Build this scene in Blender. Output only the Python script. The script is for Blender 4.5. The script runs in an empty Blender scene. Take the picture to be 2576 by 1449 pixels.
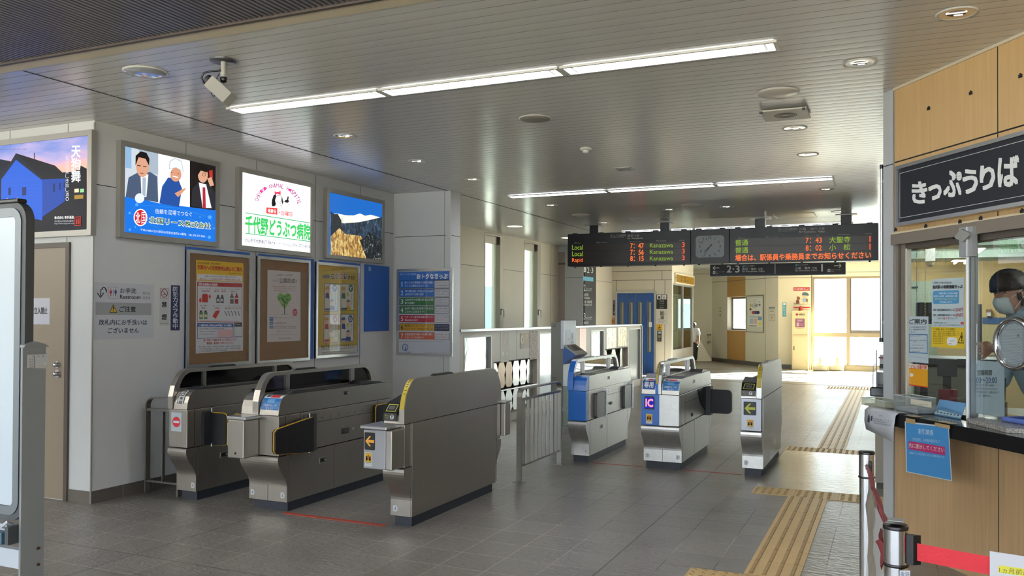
import bpy, math, random
from mathutils import Vector, Matrix, Quaternion
random.seed(7)
PI = math.pi
SC = bpy.context.scene
COL = SC.collection

# ------------------------------------------------------------------ camera
FPX, YAW, PITCH, ROLL, CYP, HCAM = 2132.1, -0.42154, 0.011423, 0.004715, 767.2, 1.51
_fwd = Vector((math.sin(YAW)*math.cos(PITCH), math.cos(YAW)*math.cos(PITCH), math.sin(PITCH)))
_rt = Vector((math.cos(YAW), -math.sin(YAW), 0))
_up = _rt.cross(_fwd)
RT = _rt*math.cos(ROLL) + _up*math.sin(ROLL)
UP = -_rt*math.sin(ROLL) + _up*math.cos(ROLL)
CAM = Vector((0, 0, HCAM))
cam = bpy.data.cameras.new('camera'); co = bpy.data.objects.new('camera', cam); COL.objects.link(co)
cam.sensor_width = 36; cam.lens = FPX/2576*36; cam.shift_y = (CYP-724.5)/2576; cam.clip_end = 500; cam.clip_start = .05
co.matrix_world = Matrix(((RT.x, UP.x, -_fwd.x, 0), (RT.y, UP.y, -_fwd.y, 0), (RT.z, UP.z, -_fwd.z, HCAM), (0, 0, 0, 1)))
SC.camera = co

# ------------------------------------------------------------------ world, sun, exposure
w = bpy.data.worlds.new('World'); SC.world = w; w.use_nodes = True
bg = w.node_tree.nodes['Background']; bg.inputs[0].default_value = (.80, .90, 1, 1); bg.inputs[1].default_value = 5.5
sl = bpy.data.lights.new('sun', 'SUN'); sl.energy = 180; sl.angle = .01; sl.color = (1, .97, .92)
so = bpy.data.objects.new('sun', sl); COL.objects.link(so)
so.rotation_euler = Vector((-.8, -1, -.51)).to_track_quat('-Z', 'Y').to_euler()
so.location = (20, 40, 15)
SC.view_settings.view_transform = 'Standard'; SC.view_settings.look = 'None'
SC.view_settings.exposure = 0.14; SC.view_settings.gamma = 1; SC.view_settings.use_curve_mapping = False
SC.cycles.max_bounces = 7; SC.cycles.diffuse_bounces = 4; SC.cycles.glossy_bounces = 4
SC.cycles.transparent_max_bounces = 12; SC.cycles.sample_clamp_indirect = 6; SC.cycles.caustics_reflective = False
SC.cycles.caustics_refractive = False

# ------------------------------------------------------------------ measuring: a pixel of the 2576x1449 frame seen on a real plane
def ray(px, py):
    return RT*((px-1288)/FPX) - UP*((py-CYP)/FPX) + _fwd
def on(px, py, p0, n):
    r = ray(px, py); return CAM + r*((Vector(p0)-CAM).dot(n)/r.dot(n))
def onz(px, py, z=0): return on(px, py, Vector((0, 0, z)), Vector((0, 0, 1)))
HC = 3.036

# ------------------------------------------------------------------ materials
def lin(h):
    if isinstance(h, str):
        h = h.lstrip('#'); v = [int(h[i:i+2], 16)/255 for i in (0, 2, 4)]
        return tuple((x/12.92 if x <= .04045 else ((x+.055)/1.055)**2.4) for x in v)
    return h
_M = {}
def mat(name, col, rough=.5, metal=0, em=0, noise=0, nscale=8, stretch=(1, 1, 1), bump=0, bscale=60, spec=.5, coat=0, light=False, rvar=0):
    if name in _M: return _M[name]
    m = bpy.data.materials.new(name); m.use_nodes = True; nt = m.node_tree; N = nt.nodes; L = nt.links
    b = N['Principled BSDF']; c = lin(col)
    b.inputs['Base Color'].default_value = (*c, 1); b.inputs['Roughness'].default_value = rough
    b.inputs['Metallic'].default_value = metal; b.inputs['Specular IOR Level'].default_value = spec
    b.inputs['Coat Weight'].default_value = coat; b.inputs['Coat Roughness'].default_value = .08
    if em:
        b.inputs['Emission Color'].default_value = (*c, 1); b.inputs['Emission Strength'].default_value = em
        b.inputs['Base Color'].default_value = (*[x*.12 for x in c], 1); b.inputs['Specular IOR Level'].default_value = .15
        if not light: m.cycles.emission_sampling = 'NONE'
    if noise or bump or rvar:
        tc = N.new('ShaderNodeTexCoord'); mp = N.new('ShaderNodeMapping'); mp.inputs['Scale'].default_value = stretch
        L.new(tc.outputs['Object'], mp.inputs[0])
    if noise or rvar:
        n = N.new('ShaderNodeTexNoise'); n.inputs['Scale'].default_value = nscale; n.inputs['Detail'].default_value = 5
        L.new(mp.outputs[0], n.inputs['Vector'])
    if noise:
        r = N.new('ShaderNodeMapRange'); r.inputs['From Min'].default_value = .25; r.inputs['From Max'].default_value = .75
        r.inputs['To Min'].default_value = 1-noise; r.inputs['To Max'].default_value = 1+noise*.6
        L.new(n.outputs['Fac'], r.inputs['Value'])
        h = N.new('ShaderNodeHueSaturation'); h.inputs['Color'].default_value = (*c, 1); L.new(r.outputs[0], h.inputs['Value'])
        L.new(h.outputs[0], b.inputs['Base Color'])
        if em: L.new(h.outputs[0], b.inputs['Emission Color'])
    if rvar:
        r2 = N.new('ShaderNodeMapRange'); r2.inputs['To Min'].default_value = max(.02, rough-rvar); r2.inputs['To Max'].default_value = rough+rvar
        L.new(n.outputs['Fac'], r2.inputs['Value']); L.new(r2.outputs[0], b.inputs['Roughness'])
    if bump:
        n2 = N.new('ShaderNodeTexNoise'); n2.inputs['Scale'].default_value = bscale; n2.inputs['Detail'].default_value = 4
        L.new(mp.outputs[0], n2.inputs['Vector'])
        bp = N.new('ShaderNodeBump'); bp.inputs['Strength'].default_value = bump; bp.inputs['Distance'].default_value = .01
        L.new(n2.outputs['Fac'], bp.inputs['Height']); L.new(bp.outputs[0], b.inputs['Normal'])
    _M[name] = m; return m
def glass(name, tint=(1, 1, 1), ior=1.5, haze=0, hazecol=(.8, .8, .8), rough=0.0):
    if name in _M: return _M[name]
    m = bpy.data.materials.new(name); m.use_nodes = True; nt = m.node_tree; N = nt.nodes; L = nt.links
    N.remove(N['Principled BSDF']); out = N['Material Output']
    t = N.new('ShaderNodeBsdfTransparent'); t.inputs[0].default_value = (*tint, 1)
    g = N.new('ShaderNodeBsdfGlossy'); g.inputs['Roughness'].default_value = rough
    lw = N.new('ShaderNodeLayerWeight'); lw.inputs[0].default_value = .5; f0 = ((ior-1)/(ior+1))**2
    pw = N.new('ShaderNodeMath'); pw.operation = 'POWER'; pw.inputs[1].default_value = 5; L.new(lw.outputs['Facing'], pw.inputs[0])
    f = N.new('ShaderNodeMath'); f.operation = 'MULTIPLY_ADD'; f.inputs[1].default_value = 1-f0; f.inputs[2].default_value = f0; L.new(pw.outputs[0], f.inputs[0])
    mx = N.new('ShaderNodeMixShader'); L.new(f.outputs[0], mx.inputs[0])
    if haze:
        d = N.new('ShaderNodeBsdfDiffuse'); d.inputs[0].default_value = (*hazecol, 1)
        m2 = N.new('ShaderNodeMixShader'); m2.inputs[0].default_value = haze
        L.new(t.outputs[0], m2.inputs[1]); L.new(d.outputs[0], m2.inputs[2]); L.new(m2.outputs[0], mx.inputs[1])
    else: L.new(t.outputs[0], mx.inputs[1])
    L.new(g.outputs[0], mx.inputs[2]); L.new(mx.outputs[0], out.inputs[0])
    _M[name] = m; return m
_C = {}
def pc(h, em=0):      # printed / lit colour
    k = (h, em)
    if k not in _C: _C[k] = mat('ink_%s_%s' % (h.lstrip('#'), em), h, rough=.45, em=em)
    return _C[k]

# ------------------------------------------------------------------ mesh builder
_T = {}
def glyphs(s, bold=0):
    k = (s, bold)
    if k in _T: return _T[k]
    if bold:
        V0, F0, sz = glyphs(s, 0)
        if not V0: return V0, F0, sz
        V, F = [], []; bx_, by_ = bold*.7/sz[0], bold*.7/sz[1]
        for q_, (dx, dy) in enumerate(((-1, -1), (1, -1), (1, 1), (-1, 1))):
            n = len(V); V += [(x+dx*bx_, y+dy*by_, q_) for x, y, _ in V0]; F += [tuple(n+i for i in f) for f in F0]
        _T[k] = (V, F, sz); return _T[k]
    cu = bpy.data.curves.new('t', 'FONT'); cu.body = s; cu.resolution_u = 2; cu.size = 1
    o = bpy.data.objects.new('t', cu); COL.objects.link(o)
    dg = bpy.context.evaluated_depsgraph_get(); me = o.evaluated_get(dg).to_mesh()
    V = [(v.co.x, v.co.y) for v in me.vertices]; F = [tuple(p.vertices) for p in me.polygons]
    bpy.data.objects.remove(o); bpy.data.curves.remove(cu); sz = (1, 1)
    if V:
        x0 = min(v[0] for v in V); x1 = max(v[0] for v in V); y0 = min(v[1] for v in V); y1 = max(v[1] for v in V)
        V = [((x-x0)/max(x1-x0, 1e-6), (y-y0)/max(y1-y0, 1e-6), 0) for x, y in V]; sz = (x1-x0, y1-y0)
    _T[k] = (V, F, sz); return _T[k]
class MB:
    def __init__(s): s.V = []; s.F = []; s.M = []; s.S = []; s.mats = []
    def mi(s, m):
        if m not in s.mats: s.mats.append(m)
        return s.mats.index(m)
    def add(s, vs, fs, m, smooth=False):
        k = len(s.V); s.V += [tuple(v) for v in vs]; i = s.mi(m)
        for f in fs: s.F.append(tuple(k+j for j in f)); s.M.append(i); s.S.append(smooth)
        return s
    def box(s, x0, x1, y0, y1, z0, z1, m):
        if x0 > x1: x0, x1 = x1, x0
        if y0 > y1: y0, y1 = y1, y0
        e = (len(s.F)//6 % 9)*.00006; x0 -= e; x1 += e; y0 -= e; y1 += e; z0 -= e; z1 += e   # neighbours never share a face plane
        vs = [(x, y, z) for z in (z0, z1) for y in (y0, y1) for x in (x0, x1)]
        return s.add(vs, [(0, 2, 3, 1), (4, 5, 7, 6), (0, 1, 5, 4), (2, 6, 7, 3), (0, 4, 6, 2), (1, 3, 7, 5)], m)
    def prism(s, pts, vec, m, m2=None):
        pts = [Vector(p) for p in pts]; vec = Vector(vec); n = len(pts)
        nn = Vector((0, 0, 0))
        for i in range(n): nn += pts[i].cross(pts[(i+1) % n])
        if nn.dot(vec) > 0: pts.reverse()
        q = [p+vec for p in pts]
        s.add(pts, [tuple(range(n))], m); s.add(q, [tuple(reversed(range(n)))], m)
        vs = []; fs = []
        for i in range(n):
            j = (i+1) % n; k = len(vs); vs += [pts[j], pts[i], q[i], q[j]]; fs.append((k, k+1, k+2, k+3))
        return s.add(vs, fs, m2 or m)
    def cyl(s, p, q, r, m, n=20, r2=None, caps=True, smooth=True):
        p = Vector(p); q = Vector(q); r2 = r if r2 is None else r2; d = (q-p).normalized()
        a = d.orthogonal().normalized(); b = d.cross(a); vs = []
        for c, rr in ((p, r), (q, r2)):
            vs += [c + (a*math.cos(2*PI*i/n)+b*math.sin(2*PI*i/n))*rr for i in range(n)]
        s.add(vs, [(i, (i+1) % n, n+(i+1) % n, n+i) for i in range(n)], m, smooth)
        if caps: s.add(vs[:n], [tuple(reversed(range(n)))], m); s.add(vs[n:], [tuple(range(n))], m)
        return s
    def tube(s, pts, r, m, n=8, flat=None):
        pts = [Vector(p) for p in pts]; K = len(pts); vs = []; prev = None
        for i, p in enumerate(pts):
            d = (pts[min(i+1, K-1)]-pts[max(i-1, 0)]).normalized()
            if prev is None: a = d.orthogonal().normalized() if flat is None else (Vector(flat[2])-d*Vector(flat[2]).dot(d)).normalized()
            else: a = (prev-d*prev.dot(d)).normalized()
            prev = a; b = d.cross(a)
            if flat is None: vs += [p+(a*math.cos(2*PI*j/n)+b*math.sin(2*PI*j/n))*(r[i] if isinstance(r, (list, tuple)) else r) for j in range(n)]
            else:
                h, t = flat[0]/2, flat[1]/2; vs += [p+a*x+b*y for x, y in ((h, t), (-h, t), (-h, -t), (h, -t))]
        if flat is not None: n = 4
        fs = [(i*n+j, i*n+(j+1) % n, (i+1)*n+(j+1) % n, (i+1)*n+j) for i in range(K-1) for j in range(n)]
        s.add(vs, fs, m, flat is None)
        s.add(vs[:n], [tuple(reversed(range(n)))], m); s.add(vs[-n:], [tuple(range(n))], m)
        return s
    def lathe(s, c, prof, m, n=24, ax=(0, 0, 1)):
        c = Vector(c); ax = Vector(ax).normalized(); a = ax.orthogonal().normalized(); b = ax.cross(a); vs = []
        for r, z in prof: vs += [c+ax*z+(a*math.cos(2*PI*i/n)+b*math.sin(2*PI*i/n))*max(r, 1e-4) for i in range(n)]
        fs = [(k*n+i, k*n+(i+1) % n, (k+1)*n+(i+1) % n, (k+1)*n+i) for k in range(len(prof)-1) for i in range(n)]
        return s.add(vs, fs, m, True)
    def ell(s, c, rx, ry, rz, m, n=16, k=10, rot=None):
        c = Vector(c); vs = []
        for i in range(k+1):
            t = PI*i/k
            for j in range(n):
                v = Vector((rx*math.sin(t)*math.cos(2*PI*j/n), ry*math.sin(t)*math.sin(2*PI*j/n), rz*math.cos(t)))
                vs.append(c+(rot @ v if rot else v))
        return s.add(vs, [(i*n+j, (i+1)*n+j, (i+1)*n+(j+1) % n, i*n+(j+1) % n) for i in range(k) for j in range(n)], m, True)
    def obj(s, name, parent=None, label=None, cat=None, group=None, kind=None, bevel=0, seg=2, mods=None):
        me = bpy.data.meshes.new(name); me.from_pydata(s.V, [], s.F)
        for m in s.mats: me.materials.append(m)
        me.polygons.foreach_set('material_index', s.M); me.polygons.foreach_set('use_smooth', s.S); me.update()
        o = bpy.data.objects.new(name, me); COL.objects.link(o)
        if parent is not None:
            o.parent = parent; o.matrix_parent_inverse = WI.get(parent.name, Matrix.Identity(4))
        if bevel:
            b = o.modifiers.new('b', 'BEVEL'); b.width = bevel; b.segments = seg; b.limit_method = 'ANGLE'; b.angle_limit = .7
        tag(o, label, cat, group, kind); return o
WI = {}
def tag(o, label=None, cat=None, group=None, kind=None):
    if label: o['label'] = label
    if cat: o['category'] = cat
    if group: o['group'] = group
    if kind: o['kind'] = kind
    return o
def thing(name, loc, label, cat, group=None, kind=None):
    e = bpy.data.objects.new(name, None); COL.objects.link(e); e.location = loc; e.empty_display_size = .05
    WI[e.name] = Matrix.Translation(-Vector(loc)); return tag(e, label, cat, group, kind)
def copy_tree(o, loc=None, parent=None, label=None):
    c = o.copy(); COL.objects.link(c)
    if parent is not None: mi_ = o.matrix_parent_inverse.copy(); c.parent = parent; c.matrix_parent_inverse = mi_
    if loc is not None: c.location = loc
    if label: c['label'] = label
    for ch in list(o.children): copy_tree(ch, None, c)
    return c

class Fr:
    """a flat place in the world: origin, right direction, outward normal"""
    def __init__(s, p0, u, n):
        s.p = Vector(p0); s.u = Vector(u).normalized(); s.n = Vector(n).normalized(); s.v = s.n.cross(s.u)
    def uv(s, px, py):
        q = on(px, py, s.p, s.n)-s.p; return q.dot(s.u), q.dot(s.v)
    def w(s, u, v, d=0): return s.p+s.u*u+s.v*v+s.n*d
    def off(s, d): return Fr(s.p+s.n*d, s.u, s.n)
    def box(s, mb, u0, u1, v0, v1, d0, d1, m):
        e = (len(mb.F)//6 % 9)*.00006; u0 -= e; u1 += e; v0 -= e; v1 += e; d1 += e
        return mb.prism([s.w(u0, v0, d0), s.w(u1, v0, d0), s.w(u1, v1, d0), s.w(u0, v1, d0)], s.n*(d1-d0), m)
class Art:
    """flat print on a frame; coordinates come from a crop of the photograph: (x0, y0, scale)"""
    def __init__(s, fr, crop=(0, 0, 1), eps=.0006, em=0):
        s.f = fr; s.c = crop; s.e = eps; s.em = em; s.mb = MB()
    def q(s, x, y): return s.f.uv(s.c[0]+x/s.c[2], s.c[1]+y/s.c[2])
    def m(s, col): return pc(col, s.em) if isinstance(col, str) else col
    def uvpoly(s, pts, col, l=1):
        A = sum(pts[i][0]*pts[(i+1) % len(pts)][1]-pts[(i+1) % len(pts)][0]*pts[i][1] for i in range(len(pts)))
        if A < 0: pts = pts[::-1]
        s.mb.add([s.f.w(u, v, s.e*l) for u, v in pts], [tuple(range(len(pts)))], s.m(col)); return s
    def poly(s, pts, col, l=1): return s.uvpoly([s.q(*p) for p in pts], col, l)
    def rect(s, x0, y0, x1, y1, col, l=1, r=0):
        a = s.q(x0, y0); b = s.q(x1, y1); return s.uvrect(a[0], b[1], b[0], a[1], col, l, r)
    def uvrect(s, u0, v0, u1, v1, col, l=1, r=0):
        if r <= 0: return s.uvpoly([(u0, v0), (u1, v0), (u1, v1), (u0, v1)], col, l)
        P = []
        for cx, cy, a0 in ((u1-r, v1-r, 0), (u0+r, v1-r, 90), (u0+r, v0+r, 180), (u1-r, v0+r, 270)):
            for k in range(6): t = math.radians(a0+k*18); P.append((cx+r*math.cos(t), cy+r*math.sin(t)))
        return s.uvpoly(P, col, l)
    def frame(s, x0, y0, x1, y1, wd, col, l=1):
        a = s.q(x0, y0); b = s.q(x1, y1); u0, v1, u1, v0 = a[0], a[1], b[0], b[1]
        for r in ((u0, v0, u0+wd, v1), (u1-wd, v0, u1, v1), (u0, v0, u1, v0+wd), (u0, v1-wd, u1, v1)): s.uvrect(*r, col, l)
        return s
    def circ(s, x, y, rx, ry, col, l=1, n=20, a0=0, a1=360):
        return s.poly([(x+rx*math.cos(math.radians(a0+(a1-a0)*i/n)), y+ry*math.sin(math.radians(a0+(a1-a0)*i/n))) for i in range(n if a1-a0 == 360 else n+1)], col, l)
    def ring(s, x, y, rx, ry, t, col, l=1, n=24):
        for i in range(n):
            a = 2*PI*i/n; b = 2*PI*(i+1)/n
            s.poly([(x+rx*math.cos(a), y+ry*math.sin(a)), (x+rx*math.cos(b), y+ry*math.sin(b)), (x+(rx-t)*math.cos(b), y+(ry-t)*math.sin(b)), (x+(rx-t)*math.cos(a), y+(ry-t)*math.sin(a))], col, l)
        return s
    def line(s, pts, wd, col, l=1):
        for (x0, y0), (x1, y1) in zip(pts, pts[1:]):
            d = math.hypot(x1-x0, y1-y0) or 1; nx = -(y1-y0)/d*wd/2; ny = (x1-x0)/d*wd/2
            s.poly([(x0+nx, y0+ny), (x1+nx, y1+ny), (x1-nx, y1-ny), (x0-nx, y0-ny)], col, l)
        return s
    def text(s, t, x0, y0, x1, y1, col, l=2, bold=.0, dy=0):
        """text fitted to a box; dy drops the right end by dy crop pixels before the plane is known"""
        V, F, z_ = glyphs(t, bold)
        if not V: return s
        a = s.q(x0, y0); b = s.q(x1, y1+dy); c = s.q(x0, y1)
        hgt = (a[1]-c[1]); du = b[0]-a[0]; sl = b[1]-c[1]; nat = hgt*z_[0]/z_[1]
        if len(t) == 1 and du > nat*1.6: a = (a[0]+(du-nat*1.25)/2, a[1]); du = nat*1.25
        s.mb.add([s.f.w(a[0]+x*du, c[1]+y*hgt+sl*x, s.e*(l+.22*k)) for x, y, k in V], F, s.m(col)); return s
    def fit(s, t, u0, v0, u1, v1, col, l=2, bold=0):
        V, F, z_ = glyphs(t, bold); nat = (v1-v0)*z_[0]/z_[1]
        if len(t) == 1 and u1-u0 > nat*1.6: u0, u1 = (u0+u1)/2-nat*.62, (u0+u1)/2+nat*.62
        s.mb.add([s.f.w(u0+x*(u1-u0), v0+y*(v1-v0), s.e*(l+.22*k)) for x, y, k in V], F, s.m(col)); return s
    def vtext(s, t, x0, y0, x1, y1, col, l=2, bold=0, gap=.12):
        n = len(t); h = (y1-y0)/n
        for i, ch in enumerate(t):
            if ch != ' ': s.text(ch, x0, y0+h*i+h*gap/2, x1, y0+h*(i+1)-h*gap/2, col, l, bold)
        return s
    def obj(s, name, parent=None, **k): return s.mb.obj(name, parent, **k)

# shared materials
WALL = mat('wall_panel', '#d3d3d1', .38, noise=.02, nscale=3, spec=.4)
BEIGE = mat('beige_panel', '#dad2bf', .45, noise=.02, nscale=3)
SEAM = mat('seam_dark', '#1b1a19', .8)
SEAMG = mat('seam_grey', '#5a5852', .8)
STEEL = mat('brushed_steel', '#a8a39b', .33, metal=.88, noise=.04, nscale=5, stretch=(9, 9, .7), rvar=.08)
STEELD = mat('steel_dark_edge', '#6e6b66', .4, metal=1)
STEELLIT = mat('window_lit_steel', '#cfcdc8', .38, metal=.85, noise=.10, nscale=22, stretch=(1, 1, 1), rvar=.12, bump=.05, bscale=90)  # far gates: window light on the steel put into a lighter colour
ALU = mat('aluminium', '#c0c1c0', .28, metal=.85)
ALUF = mat('aluminium_frame', '#a5a39e', .42, metal=.5)
CHROME = mat('chrome', '#d8d8da', .10, metal=1)
BLACK = mat('black_plastic', '#0b0b0d', .35)
DARK = mat('dark_grey', '#2a2b2e', .5)
BLUEP = mat('blue_paint', '#1b68c2', .3, coat=.4)
WHITE = mat('white_plastic', '#dedfdd', .4)
YEL = mat('yellow_edge', '#d9a51c', .45)
# ================================================================== the setting
X, Y, Z = Vector((1, 0, 0)), Vector((0, 1, 0)), Vector((0, 0, 1))
XW = -5.771; YN = 4.761; YR = 9.19; XC = -4.956; XF = -6.75; YB = 25.4; EL = 21.5
FL = Fr((XW, 0, 0), Y, X); FN = Fr((0, YN, 0), X, -Y); FRR = Fr((0, YR, 0), X, -Y)
# ---- floor
def floor_mat():
    m = bpy.data.materials.new('slate_floor_tiles'); m.use_nodes = True; nt = m.node_tree; N = nt.nodes; L = nt.links
    b = N['Principled BSDF']; tc = N.new('ShaderNodeTexCoord'); sp = N.new('ShaderNodeSeparateXYZ'); L.new(tc.outputs['Object'], sp.inputs[0])
    def M(op, a, c=None, d=None):
        n = N.new('ShaderNodeMath'); n.operation = op
        for i, v in enumerate((a, c, d)):
            if v is None: continue
            if isinstance(v, (int, float)): n.inputs[i].default_value = v
            else: L.new(v, n.inputs[i])
        return n.outputs[0]
    P = .3045
    gx = M('DIVIDE', M('ADD', sp.outputs[0], .971), P); gy = M('DIVIDE', M('SUBTRACT', sp.outputs[1], 4.80), P)
    def band(v, wd): return M('LESS_THAN', M('ABSOLUTE', M('SUBTRACT', v, M('ROUND', v))), wd)
    g = M('MAXIMUM', band(gx, .010), band(gy, .010))
    ex = M('LESS_THAN', M('ABSOLUTE', M('SUBTRACT', M('DIVIDE', M('ADD', gx, 2), 9), M('ROUND', M('DIVIDE', M('ADD', gx, 2), 9)))), .0016)
    ey = M('LESS_THAN', M('ABSOLUTE', M('SUBTRACT', M('DIVIDE', M('ADD', gy, 3), 9), M('ROUND', M('DIVIDE', M('ADD', gy, 3), 9)))), .0014)
    e = M('MAXIMUM', ex, ey)
    idn = N.new('ShaderNodeTexWhiteNoise'); idn.noise_dimensions = '2D'; cb = N.new('ShaderNodeCombineXYZ')
    L.new(M('FLOOR', gx), cb.inputs[0]); L.new(M('FLOOR', gy), cb.inputs[1]); L.new(cb.outputs[0], idn.inputs['Vector'])
    no = N.new('ShaderNodeTexNoise'); no.inputs['Scale'].default_value = 1.1; no.inputs['Detail'].default_value = 6; L.new(tc.outputs['Object'], no.inputs['Vector'])
    fac = M('ADD', M('MULTIPLY', idn.outputs[0], .14), M('MULTIPLY', no.outputs['Fac'], .35))
    cr = N.new('ShaderNodeValToRGB'); L.new(fac, cr.inputs[0])
    cr.color_ramp.elements[0].color = (*lin('#6d6963'), 1); cr.color_ramp.elements[1].color = (*lin('#918c84'), 1)
    cr.color_ramp.elements[0].position = .05; cr.color_ramp.elements[1].position = .45
    def mix(f, c1, c2):
        n = N.new('ShaderNodeMix'); n.data_type = 'RGBA'; L.new(f, n.inputs[0])
        if isinstance(c1, tuple): n.inputs[6].default_value = (*c1, 1)
        else: L.new(c1, n.inputs[6])
        n.inputs[7].default_value = (*c2, 1); return n.outputs[2]
    far = M('LESS_THAN', M('ADD', M('MULTIPLY', no.outputs['Fac'], 6), sp.outputs[1]), 9.5)
    gr = N.new('ShaderNodeValToRGB'); gn = N.new('ShaderNodeTexNoise'); gn.inputs['Scale'].default_value = .7; L.new(tc.outputs['Object'], gn.inputs['Vector']); L.new(M('ADD', gn.outputs['Fac'], M('MULTIPLY', sp.outputs[0], -.05)), gr.inputs[0])
    gr.color_ramp.elements[0].position = .52; gr.color_ramp.elements[0].color = (*lin('#35322e'), 1); gr.color_ramp.elements[1].position = .68; gr.color_ramp.elements[1].color = (*lin('#b5afa5'), 1)
    n_ = N.new('ShaderNodeMix'); n_.data_type = 'RGBA'; L.new(M('MULTIPLY', g, .95), n_.inputs[0]); L.new(cr.outputs[0], n_.inputs[6]); L.new(gr.outputs[0], n_.inputs[7]); c = n_.outputs[2]
    c = mix(e, c, lin('#2b2a28')); L.new(c, b.inputs['Base Color'])
    sl = N.new('ShaderNodeTexNoise'); sl.inputs['Scale'].default_value = 26; sl.inputs['Detail'].default_value = 3; sl.inputs['Distortion'].default_value = .6
    mp = N.new('ShaderNodeMapping'); mp.inputs['Scale'].default_value = (.55, 1.2, 1); L.new(tc.outputs['Object'], mp.inputs[0]); L.new(mp.outputs[0], sl.inputs['Vector'])
    hgt = M('SUBTRACT', sl.outputs['Fac'], M('MULTIPLY', g, .5))
    bp = N.new('ShaderNodeBump'); bp.inputs['Strength'].default_value = .75; bp.inputs['Distance'].default_value = .008
    L.new(hgt, bp.inputs['Height']); L.new(bp.outputs[0], b.inputs['Normal'])
    L.new(M('ADD', M('MULTIPLY', no.outputs['Fac'], .16), .24), b.inputs['Roughness'])
    b.inputs['Specular IOR Level'].default_value = .5
    return m
FLOOR = floor_mat()
mb = MB(); mb.add([(-11, -6, 0), (10, -6, 0), (10, 25.8, 0), (-2.9, 25.8, 0), (-2.9, 29, 0), (-11, 29, 0)], [(0, 1, 2, 3, 4, 5)], FLOOR)
# metal expansion covers across the far concourse
EXPJ = mat('expansion_cover', '#8a7256', .5, metal=.3)
for y in (19.7, 24.2): mb.box(-6.7, 8, y, y+.07, 0, .003, EXPJ)
mb.obj('floor', kind='structure')

# smooth mat between the tactile strips
SM = mat('smooth_mat', '#a89f8d', .2, noise=.06, nscale=3, bump=.25, bscale=14, stretch=(.5, 2.2, 1), rvar=.08)
mb = MB(); mb.box(-1.095, -.06, 7.748, 9.965, 0, .004, SM)
tag(mb.obj('floor_mat'), 'smooth shiny beige mat on the floor beside the rightmost ticket gate, between two dotted strips', 'mat')
# tactile paving
TAC = mat('tactile_yellow', '#dcbb7c', .45, noise=.06, nscale=6)
TACR = mat('tactile_worn_bar', '#b3935c', .5, noise=.15, nscale=30)
def tactile(name, label, x0, x1, y0, y1, dots, T=.3045):
    nx = max(1, round((x1-x0)/T)); ny = max(1, round((y1-y0)/T)); b = MB(); c = MB()
    for i in range(nx):
        for j in range(ny):
            a0 = x0+i*(x1-x0)/nx; a1 = x0+(i+1)*(x1-x0)/nx; b0 = y0+j*(y1-y0)/ny; b1 = y0+(j+1)*(y1-y0)/ny
            b.box(a0+.0015, a1-.0015, b0+.0015, b1-.0015, 0, .004, TAC)
            if dots:
                for k in range(5):
                    for l in range(5): c.lathe((a0+(k+.5)*.0605, b0+(l+.5)*.0605, .004), [(.0155, 0), (.012, .005), (.0, .005)], TACR, 8)
            else:
                for k in range(4):
                    xx = a0+.038+k*.0755; c.prism([(xx-.012, b0+.006, .004), (xx+.012, b0+.006, .004), (xx+.008, b0+.006, .009), (xx-.008, b0+.006, .009)], (0, b1-b0-.012, 0), TACR)
    t = thing(name, ((x0+x1)/2, y0, 0), label, 'tactile paving')
    b.obj('paving_block', t); c.obj('raised_dots' if dots else 'raised_bars', t, kind='stuff')
    return t
tactile('tactile_strip', 'yellow barred tactile strip on the floor between the camera end and the near dotted strip', -.795, -.485, 5.10, 7.44, False)
tactile('tactile_strip', 'dotted yellow strip across the floor at the near edge of the smooth mat', -1.1, -.06, 7.44, 7.745, True)
tactile('tactile_strip', 'dotted yellow strip across the floor at the far edge of the smooth mat', -1.1, -.18, 9.97, 10.275, True)
tactile('tactile_strip', 'pale barred tactile strip running away beyond the smooth mat', -.785, -.48, 10.28, 18.8, False)
tactile('tactile_strip', 'dotted strip farthest away, crossing the sunlit end of the barred strip', -1.25, -.1, 18.85, 19.46, True)
tactile('tactile_strip', 'dotted tactile strip at the bottom edge of the view, nearest of all', -1.10, .42, 4.78, 5.085, True)
RED = mat('red_tape', '#b9452f', .55, noise=.2, nscale=25)
for nm, a, b, lab in (('red_tape', -4.2, -3.30, 'wide faded red tape line on the floor between the gates marked 3'),
                      ('red_tape', -2.80, -2.26, 'thin red floor line between the two blue gates'),
                      ('red_tape', -1.86, -1.30, 'thin red floor line between the gates marked 1')):
    y = 5.17 if a < -4 else 8.26; wd = .045 if a < -4 else .02
    tag(MB().box(a, b, y-wd/2, y+wd/2, 0, .002, RED).obj(nm), lab, 'floor tape')

# ---- ceiling of narrow painted planks running along x
def plank_mat():
    m = mat('ceiling_plank', '#d2d1cd', .22, spec=.75, rvar=.05, nscale=.8, coat=0); return m
PL = plank_mat(); PLG = mat('plank_groove', '#6a6864', .6)
mb = MB(); x0, x1 = -11, 9
y = 3.58; pts = []
while y < 25.55:
    pts += [(y, .004), (y+.003, 0), (y+.05, -.0004), (y+.097, 0), (y+.100, .004)]; y += .1
vs = []
for yy, dz in pts: vs += [(x0, yy, HC+dz), (x1, yy, HC+dz)]
for i in range(len(pts)-1):
    if i % 5 == 4: continue
    g = i % 5 in (0, 3)
    mb.F.append((2*i, 2*i+2, 2*i+3, 2*i+1)); mb.M.append(1 if g else 0); mb.S.append(False)
mb.V = vs; mb.mats = [PL, PLG]
mb.box(x0, -2.9, 25.5, 29, HC, HC+.1, PL)
mb.box(x0, x1, 3.46, 3.58, HC-.004, HC+.1, mat('ceiling_edge_trim', '#cbbfa6', .5))
mb.box(x0, x1, 3.44, 3.462, HC-.01, HC+.12, mat('brown_trim', '#4a403a', .5))
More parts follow.
